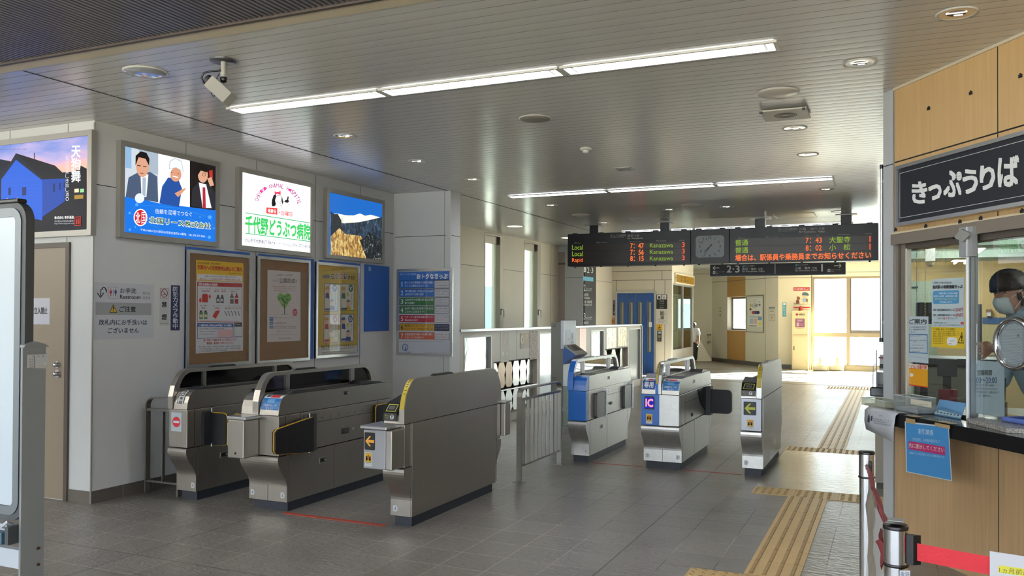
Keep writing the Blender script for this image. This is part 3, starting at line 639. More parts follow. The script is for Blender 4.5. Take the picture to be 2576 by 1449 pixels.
def ad2(a):
    u0, v0, u1, v1 = a.F
    a.poly([(1270, 262), (1602, 345), (1602, 850), (1268, 800)], '#c9d3dc', 1); a.poly([(1270, 262), (1330, 275), (1330, 500), (1270, 490)], '#8fb4d8', 2); a.poly([(1400, 300), (1600, 345), (1600, 560), (1480, 540)], '#a8b6c4', 2)
    a.poly([(1602, 345), (1922, 420), (1922, 900), (1602, 850)], '#f4f4f2', 1); a.poly([(1922, 410), (2205, 470), (2200, 930), (1922, 900)], '#1d1716', 1)
    a.poly([(1262, 785), (1400, 800), (1600, 850), (2200, 925), (2203, 1260), (1260, 1165)], '#1a74e0', 3)
    # man in grey suit
    a.poly([(1270, 785), (1300, 590), (1400, 535), (1520, 535), (1590, 580), (1600, 840), (1340, 800)], '#4c5a74', 4); a.poly([(1420, 560), (1500, 560), (1480, 790), (1430, 780)], '#eef0f4', 5); a.poly([(1440, 590), (1475, 590), (1470, 780), (1438, 775)], '#a8b4c4', 6)
    a.circ(1440, 475, 66, 112, '#d9a184', 6); a.poly([(1368, 470), (1370, 370), (1420, 325), (1480, 340), (1510, 400), (1505, 470), (1470, 400), (1400, 385)], '#1a1416', 7); a.line([(1385, 468), (1420, 472)], 8, '#241a18', 8); a.line([(1445, 478), (1480, 482)], 8, '#241a18', 8); a.line([(1415, 545), (1450, 550)], 8, '#a05048', 8)
    a.circ(1410, 800, 48, 50, '#e2eaf2', 7)
    # man in white helmet
    a.poly([(1612, 850), (1640, 680), (1700, 590), (1800, 600), (1840, 700), (1810, 890)], '#27509e', 4); a.circ(1778, 560, 56, 72, '#d99a7c', 5); a.poly([(1708, 506), (1714, 424), (1768, 392), (1836, 422), (1856, 532), (1780, 492)], '#b9c6cf', 5.5); a.poly([(1716, 500), (1722, 430), (1770, 400), (1830, 430), (1848, 525), (1780, 485)], '#eef2f4', 6); a.line([(1745, 575), (1800, 590)], 10, '#ffffff', 7); a.poly([(1765, 750), (1860, 700), (1885, 700), (1800, 790)], '#d99a7c', 6); a.circ(1735, 540, 6, 4, '#3a2018', 7); a.circ(1800, 552, 6, 4, '#3a2018', 7)
    # man on telephone
    a.poly([(1935, 880), (1945, 700), (2010, 640), (2120, 660), (2185, 760), (2195, 915)], '#2b2b30', 4); a.poly([(2010, 640), (2085, 660), (2140, 900), (2050, 900)], '#eceef2', 5); a.poly([(2048, 690), (2075, 690), (2082, 905), (2050, 900)], '#b32a40', 6)
    a.circ(2052, 565, 50, 78, '#dba588', 5); a.poly([(1985, 590), (1985, 490), (2040, 455), (2090, 475), (2095, 540), (2030, 520)], '#17120f', 6); a.ring(2062, 560, 18, 18, 4, '#201a18', 7); a.poly([(2095, 600), (2140, 585), (2165, 670), (2125, 680)], '#dba588', 6); a.poly([(2115, 520), (2150, 515), (2152, 600), (2120, 600)], '#c0302a', 4)
    # lower lettering
    for x, y, r in ((1383, 865, 16), (1310, 950, 12), (1313, 1118, 12), (2123, 992, 18), (2118, 1195, 16), (2023, 990, 7), (1368, 1090, 8), (2165, 1105, 8)): a.circ(x, y, r, r*1.1, '#57a4f0', 4)
    for p in (((1310, 950), (1383, 865), (1800, 900)), ((1310, 950), (1700, 1160), (2118, 1195)), ((2123, 992), (1800, 900)), ((2123, 992), (2165, 1105), (1900, 1000))): a.line(list(p), 3, '#3f92ea', 4)
    a.circ(1420, 995, 70, 88, '#ffffff', 5); a.circ(1420, 995, 60, 76, '#c62434', 6); a.text('北', 1370, 945, 1416, 1050, '#ffffff', 7, bold=.02); a.text('国', 1430, 940, 1472, 1060, '#ffffff', 7)
    a.text('信頼を足場でつなぐ', 1568, 905, 1940, 955, '#eaf4ff', 6, dy=32)
    a.text('北国リース株式会社', 1508, 985, 2128, 1052, '#ffffff', 6, bold=.09, dy=62); a.text('北国リース株式会社', 1512, 988, 2124, 1048, '#3c6a3c', 7, bold=.03, dy=62)
    a.text('〒924-0854 石川県白山市漆合島町616番地　TEL.076-277-3201', 1420, 1105, 2072, 1132, '#eaf4ff', 6, dy=66)
def arc_text(a, s, cx, cy, rx, ry, t0, t1, h, wd, col, tilt=0):
    n = len(s)
    for i, ch in enumerate(s):
        if ch == ' ': continue
        t = math.radians(t0+(t1-t0)*(i+.5)/n); x = cx+rx*math.cos(t); y = cy-ry*math.sin(t)+(x-cx)*tilt; rot = PI/2-t
        if ch == '♥':
            a.circ(x-7, y-5, 10, 11, '#d0308a', 3); a.circ(x+7, y-3, 10, 11, '#d0308a', 3); a.poly([(x-17, y), (x+17, y+2), (x, y+20)], '#d0308a', 4); continue
        V, F, _z = glyphs(ch, .012); P = []
        for vx, vy, vk in V:
            lx = (vx-.5)*wd*(.35 if ch == 'I' else 1); ly = (vy-.5)*h
            X_ = x+lx*math.cos(rot)+ly*math.sin(rot); Y_ = y+lx*math.sin(rot)-ly*math.cos(rot)
            u, v = a.q(X_, Y_); P.append(a.f.w(u, v, a.e*(3+.22*vk)))
        a.mb.add(P, F, a.m(col))
def ad3(a):
    arc_text(a, 'CHIY♥N♥ ANIMAL H♥SPITAL', 562, 560, 222, 210, 172, 12, 42, 24, '#a0407c', .10)
    # reclining puppy emblem
    a.poly([(498, 560), (497, 500), (515, 445), (540, 440), (545, 520), (530, 555)], '#1a1a1c', 3); a.circ(515, 528, 20, 32, '#1a1a1c', 3)
    a.circ(568, 500, 40, 54, '#26262a', 3); a.circ(568, 501, 37, 51, '#ffffff', 4)
    a.circ(625, 545, 40, 38, '#26262a', 3); a.circ(625, 546, 37, 35, '#ffffff', 4); a.circ(648, 508, 22, 16, '#1a1a1c', 5); a.poly([(598, 450), (612, 520), (604, 545), (592, 500)], '#1a1a1c', 5); a.line([(655, 500), (662, 460)], 14, '#1a1a1c', 5)
    a.circ(556, 512, 4, 4, '#303030', 5); a.circ(588, 512, 4, 4, '#303030', 5); a.circ(580, 528, 5, 4, '#303030', 5); a.ring(552, 558, 22, 16, 2, '#505054', 5)
    a.poly([(523, 405), (552, 420), (584, 402), (586, 446), (552, 432), (525, 445)], '#e0405c', 6); a.circ(553, 424, 9, 10, '#c02848', 7)
    a.poly([(442, 570), (553, 580), (553, 645), (442, 630)], '#d8302c', 2); a.text('休診日', 455, 582, 540, 622, '#ffffff', 3, bold=.02, dy=10); a.circ(575, 620, 6, 6, '#d8302c', 2); a.text('日曜日', 596, 605, 704, 650, '#d8302c', 2, bold=.02, dy=15)
    a.line([(230, 625), (882, 728)], 8, '#2ea05c', 2); a.line([(230, 832), (882, 915)], 8, '#2ea05c', 2)
    a.text('千代野どうぶつ病院', 230, 650, 882, 822, '#34b455', 3, bold=.045, dy=78)
    a.text('白山市千代野東5丁目6ー4', 230, 882, 530, 922, '#26304a', 3, bold=.01, dy=28); a.text('(千代野小学校前)', 538, 920, 648, 950, '#26304a', 3, dy=14); a.text('Phone', 656, 942, 705, 966, '#26304a', 3, dy=2); a.text('076 (275) 8534', 710, 936, 882, 974, '#26304a', 3, dy=18)
def ad4(a):
    snow = photo_mat('snow_mountain_print', ['#3a5578', '#c8cfb8', '#f8f6e0', '#ffffff'], 9, (1, 1.2, 1), 1.0, .3, .6)
    pine = photo_mat('pine_forest_print', ['#080d14', '#20303e', '#4a6078', '#dfe6ea'], 14, (1, 2, 1), .8, .36, .75)
    a.poly([(1093, 640), (1160, 632), (1240, 650), (1330, 652), (1390, 632), (1440, 655), (1500, 645), (1580, 668), (1615, 680), (1615, 760), (1093, 760)], snow, 2)
    a.poly([(1093, 730), (1230, 730), (1380, 720), (1520, 690), (1615, 668), (1612, 1118), (1093, 1070)], pine, 3)
    a.poly([(1093, 612), (1130, 640), (1165, 635), (1200, 700), (1215, 860), (1093, 900)], photo_mat('dark_pine_print', ['#060a10', '#141c22', '#3a4a44'], 20, (1, 3, 1), .7, .35, .7), 4)
    a.poly([(1093, 860), (1180, 780), (1240, 840), (1400, 860), (1440, 960), (1450, 1100), (1093, 1070)], photo_mat('brown_brush_print', ['#3a2010', '#8a5c2c', '#d8b868', '#f4ecc8'], 16, (1, 2.5, 1), .85, .34, .66), 5)
    a.poly([(1385, 900), (1440, 880), (1480, 820), (1520, 850), (1612, 900), (1612, 1118), (1460, 1100), (1420, 1000)], photo_mat('snowy_fir_print', ['#05080c', '#0c1216', '#202c30', '#ffffff'], 24, (1, 1.6, 1), .85, .38, .68), 6)
    a.text('はくさん', 1542, 1080, 1596, 1094, '#f0f0e8', 8, dy=4)
lightbox('light_box', 'light box left of the wall corner with a blue floodlit storehouse under a sunset sky', FN, (-60, 360), (228, 591), sky_mat(), K1, ad1, .85)
lightbox('light_box', 'light box showing three men above a blue band with green company lettering', FL, (304, 351), (552, 622), '#e8ecf0', K1, ad2, 1.0)
lightbox('light_box', 'bright white light box with green animal hospital lettering and a puppy emblem', FL, (602, 419), (788, 647), '#f6f6fb', K2, ad3, 1.35)
lightbox('light_box', 'light box with a snowy mountain range under a deep blue sky', FL, (823, 472), (967, 664), '#1f74d8', K2, ad4, .8)

# ================================================================== notice boards
PF = mat('snap_frame', '#bfc0bf', .25, metal=.8)
CB = mat('brown_board', '#8c6b49', .6, noise=.05, nscale=2); ACR = glass('poster_sheet', (.97, .97, .97), 1.45)
BLB = mat('blue_board', '#2d5fae', .55)
def board(name, label, fr, u0, u1, bg, crop, fn, tilt=0, cat='poster frame', sheet=True, grp=None, base=0):
    fr = fr.off(base); q = fr.off(.026); u0, v1 = q.uv(*u0); u1, v0 = q.uv(*u1)
    t = thing(name, fr.w((u0+u1)/2, v0), label, cat, grp); fw = .03
    mb = MB(); fr.box(mb, u0, u1, v0, v1, 0, .012, bg if not isinstance(bg, str) else pc(bg)); mb.obj('backing', t)
    mb = MB()
    for q in ((u0, u0+fw, v0, v1), (u1-fw, u1, v0, v1), (u0+fw, u1-fw, v0, v0+fw), (u0+fw, u1-fw, v1-fw, v1)): fr.box(mb, *q, 0, .026, PF)
    mb.obj('frame', t, bevel=.006)
    a = Art(fr.off(.0135), crop); a.F = (u0, v0, u1, v1); fn(a); a.obj('poster', t)
    if sheet: mb = MB(); mb.add([fr.w(u0+.02, v0+.02, .023), fr.w(u1-.02, v0+.02, .023), fr.w(u1-.02, v1-.02, .023), fr.w(u0+.02, v1-.02, .023)], [(0, 1, 2, 3)], ACR); mb.obj('clear_sheet', t)
K3 = (380, 600, 4.2625); K6 = (760, 600, 4.2625)
def b1(a):
    a.poly([(482, 228), (990, 265), (985, 1200), (478, 1235)], '#d8d8da', 1); a.poly([(482, 228), (990, 265), (988, 470), (480, 450)], '#e6b822', 2)
    a.text('みなさまの安全・安心のために', 498, 248, 742, 274, '#3a3010', 3, bold=.02, dy=12); a.text('列車内への危険物持込禁止のご案内', 498, 282, 972, 332, '#c02a1c', 3, bold=.04, dy=24); a.text('2023年4月1日より', 835, 368, 970, 384, '#5a3a20', 3)
    a.poly([(492, 380), (978, 402), (976, 462), (492, 440)], '#e8e8e8', 3); a.text('危険物の持ち込みは法令等により禁止されています', 572, 394, 910, 412, '#303030', 4, dy=12); a.text('持ち込もうとする場合は列車への乗車をお断りします', 522, 420, 952, 444, '#b02838', 4, dy=12)
    a.poly([(493, 465), (978, 482), (975, 903), (493, 892)], '#b5302e', 3); a.poly([(498, 508), (972, 524), (970, 898), (498, 888)], '#dcdcde', 4); a.rect(508, 472, 540, 504, '#ffffff', 4); a.text('✕', 513, 476, 535, 500, '#b5302e', 5, bold=.03); a.text('危険物の代表例', 548, 476, 708, 506, '#ffffff', 5, bold=.02, dy=6)
    for s, x, y, w_ in (('ガソリン、灯油、軽油', 525, 532, 112), ('クロロホルム、塩酸、硫酸', 672, 535, 130), ('プロパンガス、消火器等', 828, 538, 118), ('農薬、劇薬物', 522, 712, 75), ('火薬、ダイナマイト', 655, 714, 100), ('ナイフ、包丁、ノコギリ、はさみなど', 792, 716, 170)): a.text(s, x, y, x+w_, y+14, '#404040', 5)
    for s, x, y, w_ in (('可燃性液体', 538, 555, 88), ('毒物・劇物', 675, 556, 124), ('高圧ガス', 855, 560, 64), ('農薬', 540, 736, 38), ('火薬類', 675, 738, 56), ('適切に梱包されていない刃物', 790, 738, 172)): a.text(s, x, y, x+w_, y+18, '#b02838', 5, bold=.01)
    a.poly([(545, 605), (560, 592), (600, 595), (608, 615), (606, 686), (545, 684)], '#c22a20', 5); a.poly([(516, 684), (512, 655), (528, 632), (540, 660), (536, 684)], '#e03a24', 5); a.poly([(618, 640), (616, 615), (628, 598), (638, 620), (634, 640)], '#e03a24', 5)
    for x, c in ((698, '#3c3a3e'), (742, '#3c3a3e')): a.poly([(x, 690), (x-2, 640), (x+10, 622), (x+10, 605), (x+26, 605), (x+28, 622), (x+36, 640), (x+34, 692)], c, 5); a.rect(x+4, 645, x+28, 675, '#d0d0d0', 6)
    for x, c in ((845, '#6c6a6c'), (895, '#b03428')): a.poly([(x, 698), (x, 625), (x+12, 608), (x+12, 590), (x+28, 590), (x+28, 608), (x+38, 625), (x+38, 698)], c, 5); a.rect(x+2, 635, x+36, 650, '#d8d8d8', 6)
    for x in (516, 565): a.rect(x, 790, x+36, 864, '#5f8450', 5); a.rect(x+4, 772, x+30, 790, '#4a4a44', 5); a.rect(x+3, 815, x+33, 845, '#d8d4b0', 6)
    a.poly([(655, 835), (690, 775), (735, 770), (725, 800), (690, 862)], '#c2281e', 5)
    for x in range(5): a.line([(785+x*36, 775), (810+x*34, 830)], 6, '#2c2a2c', 5)
    a.line([(520, 884), (945, 888)], 4, '#b02838', 5)
    a.poly([(493, 905), (882, 912), (880, 1060), (493, 1075)], '#3b5fa8', 3); a.poly([(498, 950), (876, 952), (876, 1056), (498, 1070)], '#d6d8dc', 4); a.text('○ 例外的に持ち込み可能となる場合', 510, 918, 862, 944, '#ffffff', 5, bold=.03); a.text('小売店で通常購入できる日常的用途の製品', 503, 960, 782, 976, '#3a3a3a', 5); a.text('可燃物性等が2リットル以内、又は重量が2kg以内のもの', 518, 990, 695, 1004, '#3a3a3a', 5); a.text('ただし、中身が漏れないようにしてください', 518, 1018, 680, 1034, '#3a3a3a', 5); a.rect(712, 978, 876, 1055, '#e4b8b8', 5)
    a.rect(890, 905, 974, 940, '#26262a', 4); a.text('危険物に関する詳細はこちら', 896, 912, 968, 932, '#d8d8d8', 5); a.frame(888, 940, 975, 1055, .004, '#2a2a4a', 4)
    a.text('駅や列車で不審物を見つけた際は近づかず', 560, 1078, 912, 1106, '#c03040', 4, bold=.01, dy=-10); a.text('駅係員、乗務員にお知らせください', 595, 1112, 882, 1138, '#c03040', 4, bold=.01, dy=-8)
    for i, s in enumerate(('国土交通省・警察庁・JR北海道・JR東日本・JR東海・JR西日本・JR四国', '(一社)日本民営鉄道協会・(一社)日本モノレール協会・(一社)日本地下鉄協会', '(一社)公営交通事業協会・第三セクター鉄道等協議会')): a.text(s, 512, 1152+i*24, (956, 956, 812)[i], 1170+i*24, '#505058', 4, dy=-8)
def b2(a):
    a.poly([(1248, 336), (1602, 360), (1602, 1095), (1244, 1112)], '#d9cdc8', 1); a.text('共同募金もっこ社会財団', 1345, 384, 1514, 402, '#5a4a48', 2); a.text('2025年度', 1298, 440, 1365, 462, '#8a7a78', 2); a.text('公募助成', 1374, 425, 1542, 478, '#4a4444', 2, bold=.01, dy=4); a.text('事業', 1548, 440, 1562, 478, '#4a4444', 2)
    a.text('令和6年能登半島地震による災害に関する', 1300, 508, 1562, 526, '#b05048', 2); a.text('被災地のNPO等、復旧復興の活動を支援します', 1312, 532, 1548, 546, '#b05048', 2); a.line([(1310, 556), (1556, 564)], 3, '#6a5a58', 2); a.line([(1370, 572), (1466, 574)], 3, '#6a5a58', 2)
    G = photo_mat('leafy_heart_print', ['#2f6a22', '#5f9a3c', '#94bd62', '#e6e6dc'], 40, (1, 1, 1), 0, .35, .72)
    a.circ(1393, 632, 40, 44, G, 2); a.circ(1463, 632, 40, 44, G, 2); a.poly([(1357, 650), (1500, 650), (1430, 760)], G, 3); a.line([(1430, 812), (1430, 690), (1400, 640)], 8, '#3a3018', 4); a.line([(1430, 700), (1466, 648)], 5, '#3a3018', 4); a.line([(1390, 812), (1470, 810)], 3, '#6a5a48', 3)
    a.circ(1542, 792, 26, 40, '#c23a4e', 3); a.text('助成事業', 1524, 776, 1560, 786, '#ffffff', 4); a.text('募集中', 1526, 794, 1558, 804, '#ffffff', 4)
    for i, s in enumerate(('対象', '金額', '期間')): y = (842, 892, 936)[i]; a.rect(1270, y, 1308, y+(40, 30, 28)[i], '#3f6fa8', 3); a.text(s, 1278, y+8, 1302, y+22, '#ffffff', 4)
    a.text('災害復旧、生活支援、NPO支援、まちづくりなど', 1320, 842, 1526, 856, '#9a7a78', 3); a.text('～60万円以下/年', 1322, 894, 1442, 920, '#5a4a48', 3); a.text('2024年7月30日(金)～10月30日(金)', 1318, 934, 1552, 958, '#5a4a48', 3); a.line([(1316, 968), (1558, 968)], 3, '#8a7a78', 3)
    a.text('応募はウェブサイトより', 1344, 988, 1488, 1004, '#7a8a88', 3); a.line([(1275, 1032), (1580, 1030)], 2, '#8a7a78', 3); a.text('主催 社会福祉法人 中央共同募金会', 1366, 1062, 1500, 1080, '#6a6a68', 3)
def b3(a):
    u0, v0, u1, v1 = a.F; a.uvrect(u0+.03, v0+.12, u1-.03, v1-.03, '#c2a437', 1); a.uvrect(u0+.03, v0+.03, u1-.03, v0+.12, '#d4d2c8', 1)
    a.text('みんなでとめよう！', 318, 314, 472, 338, '#4a3c14', 2); a.circ(255, 408, 42, 20, '#77787e', 2); a.text('そのひと言', 222, 400, 290, 416, '#404046', 3)
    for i, (s, c) in enumerate((('カ', '#34343c'), ('ス', '#2f6a4a'), ('ハ', '#c02c3c'), ('ラ', '#34345c'))): x = 308+i*45; a.rect(x, 372, x+36, 440, '#d8d4c4', 2); a.rect(x+4, 377, x+32, 435, c, 3); a.text(s, x+8, 388, x+28, 424, '#f4f4ec', 4, bold=.03)
    a.text('かるた', 490, 398, 570, 440, '#2a2410', 3, bold=.03)
    for x, y, x1, y1, c, k, s in ((238, 478, 384, 782, '#5a4a7c', 'か', 'かっとなって 暴力'), (412, 482, 556, 775, '#3a6a4a', 'す', 'すみません では 済まない'), (232, 810, 388, 1115, '#b03a34', 'は', 'はなしが 長い 怒鳴り声'), (412, 808, 552, 1105, '#2f4a86', 'ら', '乱暴な言葉は ダメ')):
        a.rect(x, y, x1, y1, c, 2, r=.012); a.rect(x+5, y+6, x1-5, y1-6, '#d6d3c6', 3, r=.01); a.circ(x1-36, y+52, 24, 40, c, 4); a.text(k, x1-50, y+34, x1-22, y+72, '#f4f4ec', 5, bold=.03)
        a.vtext(s.replace(' ', '')[:8], x1-34, y+100, x1-20, y1-60, '#4a4a44', 4)
        a.circ(x+30, y+75, 20, 30, '#e0b090', 4); a.poly([(x+10, y+160), (x+14, y+105), (x+46, y+105), (x+52, y+165)], c, 4); a.poly([(x+5, y+70), (x+14, y+35), (x+46, y+38), (x+52, y+62)], '#c89a34' if k != 'ら' else '#2f4a86', 5)
        a.circ(x+80, y+215, 20, 30, '#e0b090', 4); a.poly([(x+58, y+195), (x+80, y+168), (x+104, y+195)], c, 5); a.poly([(x+50, y+290), (x+60, y+245), (x+105, y+245), (x+112, y+290)], '#d0a838' if k in 'はす' else c, 4); a.poly([(x+60, y+110), (x+82, y+90), (x+90, y+120), (x+75, y+150)], '#d8b848', 4)
        a.rect(x+6, y1-32, x+66, y1-12, c, 4)
    a.text('NGです! カスタマーハラスメント', 205, 1140, 572, 1182, '#3a2c10', 3, bold=.02, dy=-18); a.line([(205, 1192), (570, 1172)], 3, '#3a2c10', 3)
    for i in range(2): a.line([(208, 1222+i*18), (572, 1204+i*18)], 5, '#77766e', 2)
def b4(a):
    u0, v0, u1, v1 = a.F; a.uvrect(u0+.02, v0+.02, u1-.02, v1-.02, '#d2d4dc', 1); a.rect(1042, 360, 1580, 442, '#2f6ec4', 2)
    a.text('IRいしかわ鉄道', 1056, 372, 1226, 392, '#e4ecf8', 3); a.text('おトクなきっぷ', 1230, 380, 1560, 432, '#ffffff', 3, bold=.05)
    R = [('1', '#2f6ec4', 'IRいしかわ鉄道を1日乗り放題！', 'たくさん乗るほどおトク！', 'IR1日フリーきっぷ', '(2種類)'), ('2', '#2f6ec4', '子育て家庭を応援！小中学生100円、大人600円', '土休日もIRで1日乗り放題！', '子育て応援', 'スマイルきっぷ'),
         ('3', '#3f7a44', '2,800円で北陸3県を2日間', '乗り放題！', 'IR・あいの風・ハピライン', '北陸3県2Dayパス'), ('4', '#3f7a44', '金沢～富山を往復するなら', 'このきっぷがおトク！', 'IR・あいの風', '1日フリーきっぷ'),
         ('5', '#b8303c', 'ツエーゲン金沢の応援に行こう！', '約60%OFF！', 'ツエーゲン金沢', '1日フリーきっぷ'), ('6', '#d8a528', '電車とバスでらくらく！', 'トレインパーク白山へ行こう！', 'トレインパーク白山', 'IR・シャトルバス'), ('7', '#d0603a', '北陸鉄道石川線とIRを乗り継い', 'でおトクにお出かけ！', '石川線・IR', '西金沢マル得きっぷ')]
    for i, (n, c, s1, s2, t1, t2) in enumerate(R):
        y = 448+i*92.5; a.rect(1042, y, 1580, y+84, '#20242c', 2); a.rect(1047, y+4, 1418, y+80, c, 3); a.rect(1421, y+4, 1575, y+80, '#24305c' if n == '6' else '#d4d2d6', 3)
        tc = '#2a2410' if n == '6' else '#eef2f6'; a.text(n, 1060, y+18, 1085, y+68, tc, 4, bold=.01); a.text(s1, 1102, y+12, 1405, y+36, tc, 4, bold=.01); a.text(s2, 1102, y+46, (1345, 1305, 1205, 1315, 1240, 1405, 1305)[i], y+70, tc, 4, bold=.01)
        tc = '#c0b060' if n == '6' else ('#a04040' if n in '57' else '#55565c'); a.text(t1, 1430, y+18, 1560, y+34, tc, 4); a.text(t2, 1430, y+48, 1562, y+64, tc, 4)
    a.line([(1046, 1104), (1505, 1104)], 3, '#8a8a90', 2); a.ring(1106, 1168, 34, 38, 9, '#3f6fa8', 2); a.poly([(1092, 1205), (1108, 1130), (1122, 1150), (1108, 1205)], '#d2d4dc', 3); a.poly([(1098, 1205), (1112, 1140), (1120, 1205)], '#3f6fa8', 4)
    a.text('IRいしかわ鉄道', 1048, 1212, 1164, 1230, '#3a4a6a', 2); a.text('きっぷの詳しい内容はこちら、鉄道ホームページをご覧ください', 1292, 1216, 1552, 1226, '#77777c', 2)
GRP = 'notice boards under the light boxes'
def blueback(name, label, u0, u1, v0, v1):
    tag(MB().box(XW+.001, XW+.012, u0, u1, v0, v1, BLB).obj(name), label, 'board', 'blue backing boards')
blueback('backing_board', 'blue backing board behind the danger goods poster frame', 5.715, 6.54, 1.02, 2.105)
blueback('backing_board', 'blue backing board behind the frame with the leafy heart poster', 6.67, 7.55, 1.02, 2.105)
blueback('backing_board', 'blue backing board behind the yellow customer harassment poster', 7.66, 8.44, 1.02, 2.105)
tag(MB().box(XW, XW+.012, 8.535, 9.075, 1.30, 2.105, BLB).box(XW+.012, XW+.0135, 8.61, 8.66, 2.03, 2.08, pc('#7f9cc8')).obj('backing_board'), 'empty bright blue board next to the inner corner of the wall', 'board', 'blue backing boards')
board('framed_notice', 'silver snap frame with the yellow and white poster about dangerous goods', FL, (472, 627), (631, 915), CB, K3, b1, base=.012)
board('framed_notice', 'silver snap frame with a pale pink poster showing a heart shaped tree', FL, (650, 643), (780, 906), CB, K3, b2, base=.012)
board('framed_notice', 'silver snap frame with the mustard yellow poster of four picture cards', FL, (797, 658), (904, 894), '#c2a437', K6, b3, base=.012)
board('framed_notice', 'silver frame with the rainbow list of seven ticket offers on the return wall', FRR, (998, 677), (1137, 897), '#d2d4dc', K6, b4)

# ---- stickers on the left wall
K0 = (0, 640, 5.3667)
def s1(a):
    T_ = '#1f1f22'; a.ring(1400, 478, 32, 40, 14, T_, 2, 20); a.rect(1350, 480, 1364, 560, T_, 2) if 0 else None
    a.rect(1366, 480, 1425, 540, '#c6c7cc', 3); a.line([(1358, 470), (1356, 560)], 13, T_, 4); a.line([(1312, 520), (1354, 582)], 13, T_, 4); a.line([(1398, 518), (1354, 582)], 13, T_, 4); a.line([(1434, 470), (1434, 515)], 13, T_, 4)
    a.rect(1458, 438, 1592, 594, '#55565c', 2, r=.012); a.rect(1462, 443, 1588, 589, '#d0d0d6', 3, r=.01); a.line([(1524, 462), (1524, 572)], 5, T_, 4)
    for x, c in ((1492, '#b0303a'), (1558, '#28407c')): a.circ(x, 468, 8, 9, c, 4); a.poly([(x-17, 485), (x+17, 485), (x+13, 530), (x-13, 530)], c, 4); a.rect(x-7, 530, x-1, 568, c, 4); a.rect(x+1, 530, x+7, 568, c, 4)
    a.text('お手洗', 1618, 452, 1838, 524, T_, 2, bold=.01, dy=6); a.text('Restroom', 1620, 545, 1896, 598, T_, 2, bold=.02, dy=6); a.text('화장실', 1925, 505, 2025, 542, '#55565c', 2, dy=4); a.text('洗手间', 1925, 566, 2025, 602, '#55565c', 2, dy=4)
    a.poly([(1290, 645), (2045, 660), (2042, 820), (1290, 814)], '#9d9fa0', 1); a.poly([(1475, 788), (1527, 672), (1582, 788)], '#26261e', 2); a.poly([(1486, 780), (1527, 690), (1571, 780)], '#e0b02c', 3); a.text('!', 1522, 705, 1533, 768, '#26261e', 4, bold=.03); a.text('ご注意', 1612, 700, 1830, 776, T_, 2, bold=.03, dy=2)
    a.text('改札内にお手洗いは', 1335, 878, 1984, 952, '#26304e', 2, bold=.02); a.text('ございません', 1455, 990, 1872, 1064, '#26304e', 2, bold=.02, dy=-6)
simple('restroom_notice', 'pale sticker with restroom arrow and caution lettering on the white wall', 'sticker', FL, *pxr(FL, 1262, 372, 2072, 1130, K0), .0015, mat('pale_sticker', '#c6c7cc', .4), K0, s1)
def s2(a):
    a.rect(2163, 455, 2275, 592, '#7a6a6c', 1, r=.006); a.rect(2167, 460, 2271, 587, '#d4cccc', 2, r=.005); a.ring(2218, 524, 46, 58, 9, '#7c2c34', 3); a.line([(2184, 482), (2252, 566)], 9, '#7c2c34', 4); a.line([(2195, 545), (2235, 545)], 10, '#2c2c30', 3); a.line([(2225, 530), (2250, 495)], 4, '#2c2c30', 3)
    a.text('禁', 2185, 640, 2248, 712, '#1f1f22', 2, bold=.04); a.text('煙', 2185, 808, 2248, 882, '#1f1f22', 2, bold=.04); a.text('No Smoking', 2163, 925, 2272, 944, '#55565c', 2)
simple('no_smoking_sticker', 'small no smoking sticker beside the dark blue camera notice', 'sticker', FL, *pxr(FL, 2158, 448, 2280, 960, K0), .001, mat('pale_sticker2', '#c2c1bf', .4), K0, s2)
def s3(a): a.vtext('防犯カメラ作動中', 2334, 430, 2396, 1004, '#d8dae2', 2, bold=.02, gap=.08)
simple('camera_notice', 'tall dark blue security camera notice beside the first poster frame', 'sign', FL, *pxr(FL, 2308, 416, 2420, 1024, K0), .004, mat('navy_sign', '#1f2850', .4), K0, s3)

# ---- staff door at the left
d0 = FN.uv(68, 622)[0]; d1 = FN.uv(170, 612)[0]
mb = MB(); DF = mat('door_frame_brown', '#4d443c', .5)
for q in ((-6.98, -6.94, 0, 2.075), (-6.062, -6.022, 0, 2.075), (-6.94, -6.062, 2.035, 2.075)): FN.box(mb, *q, 0, .02, DF)
d = mb.obj('door_1', kind='structure')
mb = MB(); FN.box(mb, -6.94, -6.062, 0.008, 2.035, 0, .01, mat('taupe_door', '#857868', .45)); leaf = mb.obj('door_leaf', d)
mb = MB()
for py, r in ((917, .028), (940, .033)):
    u, v = FN.uv(149, py); mb.cyl(FN.w(u, v, .01), FN.w(u, v, .022), r, CHROME); mb.lathe(FN.w(u, v, .022), [(.018, 0), (.02, .02), (.012, .03), (0, .032)], CHROME, 16, -Y)
mb.obj('door_knob', leaf)
def s4(a): a.text('部外者立入禁止', 330, 712, 640, 806, '#1b1b1d', 2, bold=.03)
simple('staff_only_notice', 'white notice sheet on the brown door behind the whiteboard', 'notice', FN.off(.0105), *pxr(FN, 290, 592, 686, 946, K0), .001, pc('#c9c9d2'), K0, s4)
